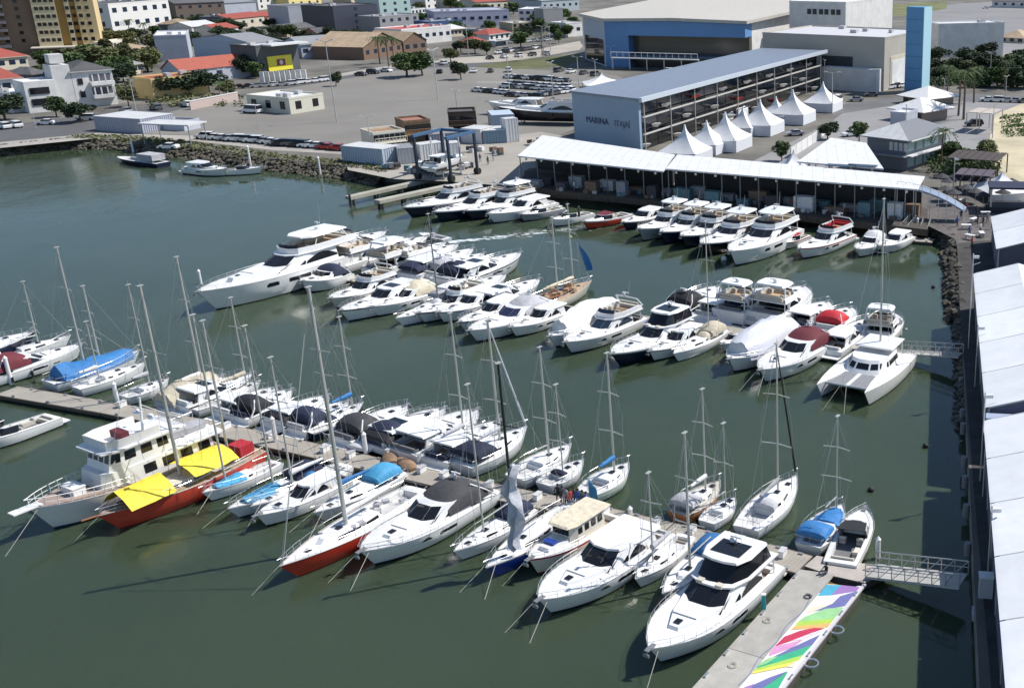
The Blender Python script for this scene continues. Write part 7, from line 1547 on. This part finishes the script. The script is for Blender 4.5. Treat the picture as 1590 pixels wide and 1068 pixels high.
groves=[('dark tree in the grove behind the pale blue hall','trees behind the pale blue hall',(408,62),(560,88),16,1),
('olive tree below the striped tower','trees below the striped tower',(160,72),(250,104),12,2),
('green tree around the three level white house','trees round the white house',(60,108),(205,140),12,0),
('green tree among the roofs right of the restaurant','trees between the roofs',(700,20),(900,78),18,0),
('dark tree among the roofs at the top left','trees between the top left roofs',(270,30),(420,70),12,1),
('dark street tree behind the ticket kiosk','street trees behind the kiosk',(376,118),(402,126),3,1),
('dark tree in the hedge behind the plaza palms','trees of the plaza hedge',(1440,100),(1600,132),16,1)]
for lb,gp,a,b,n,kd in groves:
    for i in range(n):
        x=a[0]+(b[0]-a[0])*(i+rr.random())/n; y=rr.uniform(a[1],b[1]); tree(kd,lb+', '+ordn(i,n),x,y,rr.uniform(5.5,8.5),group=gp,wx=rr.uniform(1.0,1.5))
# white posts of the garden behind the kiosk
for i in range(9):
    p=P(408+i*8.2,128-i*.5); o=MB().box((0,0,1.6),(1.3,.4,3.2)).build('gate_pillar',wwall,None,smooth=0); o.location=p; tag(o,'white garden pillar, %s of the nine behind the ticket kiosk'%ordn(i,9),'pillar','white pillars behind the kiosk')

# stalls and stored craft under the quay sheds
rr=random.Random(55); cm=[mat('stall_'+n,c,.7,var=.15) for n,c in (('grey',(.30,.31,.33)),('white',(.6,.6,.6)),('teal',(.12,.22,.25)),('brown',(.20,.13,.09)),('dark',(.06,.06,.07)))]
cn=['grey','white','teal','brown','dark']
for i in range(26):
    u=(i+.5)/26; x=815+610*u; y=290+ (x-815)*.086-6*(i%2); p=P(x,y,GZ); k=rr.randrange(5); W_=rr.uniform(1.6,3.6); H_=rr.uniform(1.0,3.0)
    t=thing('market_stall','%s stall with stacked goods under the quay sheds, %s'%(cn[k],ordn(i,26) if not 11<i<15 else ['just left of the middle','in the middle','just right of the middle'][i-12]),'stall',(p.x,p.y,GZ),-.32,'stalls under the quay sheds')
    MB().box((0,0,H_/2),(W_,1.6,H_)).build('counter',cm[k],t,smooth=0)
    for q in range(3): MB().box((rr.uniform(-W_/2,W_/2),rr.uniform(-1.4,-.9),.35),(rr.uniform(.3,.8),.5,rr.uniform(.4,.8)),rz=rr.random()).build('goods_box',cm[rr.randrange(5)],t,smooth=0)
# dock boxes and power pedestals along the near pontoon
n=0; spots=[(190,634),(352,668),(420,682),(505,704),(545,713),(655,736),(690,744),(760,760),(835,778),(890,790),(940,800),(1020,818),(1075,830),(1150,848),(1215,866)]
for i,(x,y) in enumerate(spots):
    p=P(x,y-3,.6); t=thing('dock_box','white dock box on the near pontoon, %s'%ordn(i,len(spots)),'dock box',(p.x,p.y,.6),1.2,'dock boxes on the near pontoon')
    MB().box((0,0,.28),(.8,.42,.5)).build('box',white,t,smooth=0); MB().box((0,0,.56),(.86,.48,.08)).build('lid',deckg,t,smooth=0)
# small craft on deck trolleys and crates in the boat yard
for i,(x,y,l) in enumerate([(610,262,'crate pile at the rocks beside the grey white container'),(642,268,'crate pile at the left lift leg'),(722,262,'crate pile between the lift and the white container'),(770,240,'crate pile before the teal container'),(828,226,'crate pile under the dark yacht bow'),(596,240,'crate pile behind the long pale blue container'),(735,236,'crate pile at the slate container')]):
    p=P(x,y); t=thing('crate_pile',l,'crates',(p.x,p.y,GZ),i*.7)
    for q in range(7): MB().box((rr.uniform(-1.5,1.5),rr.uniform(-1,1),rr.uniform(.3,1.1)),(rr.uniform(.5,1.2),rr.uniform(.5,1.2),rr.uniform(.5,1.2)),rz=rr.random()).build('crate',cm[rr.randrange(5)],t,smooth=0)
# dark umbrellas and tables of the terrace
um=thing('parasol','p','parasol',(0,0,0)); MB().cyl((0,0,0),(0,0,2.6),.04,n=6).build('pole',alu,um); MB().rings([[(1.5*math.cos(a*math.pi/4),1.5*math.sin(a*math.pi/4),2.1) for a in range(8)],[(.05*math.cos(a*math.pi/4),.05*math.sin(a*math.pi/4),2.75) for a in range(8)]],c0=False).build('canopy',charcoal,um,smooth=0)
us=[(1462,292),(1472,300),(1484,292),(1496,296),(1506,290),(1520,298),(1532,292),(1468,312),(1480,318),(1500,310),(1514,316),(1526,322),(1548,300),(1556,318),(1570,300)]
for i,(x,y) in enumerate(us):
    p=P(x,y); l='dark parasol above the quay corner, %s of its row'%ordn(i if i<7 else i-7,7 if i<7 else 8)+(' behind' if i<7 else ' in front')
    if i==0: um.location=p; um['label']=l; um['group']='dark parasols of the terrace'
    else: clone(um,tuple(p),i,l,'dark parasols of the terrace')

rr=random.Random(91); mb=MB()
for i in range(130):
    p=P(rr.uniform(1440,1552),rr.uniform(248,276),GZ); leaves(mb,(p.x,p.y,GZ+.6+rr.random()),1.0,1.0,.8,18,.22,rr)
for i in range(60):
    p=P(rr.uniform(1560,1600),rr.uniform(176,215),GZ); leaves(mb,(p.x,p.y,GZ+.2),1.6,1.6,.3,14,.25,rr)
tag(mb.build('shrubbery',leafm,smooth=0),kind='stuff')
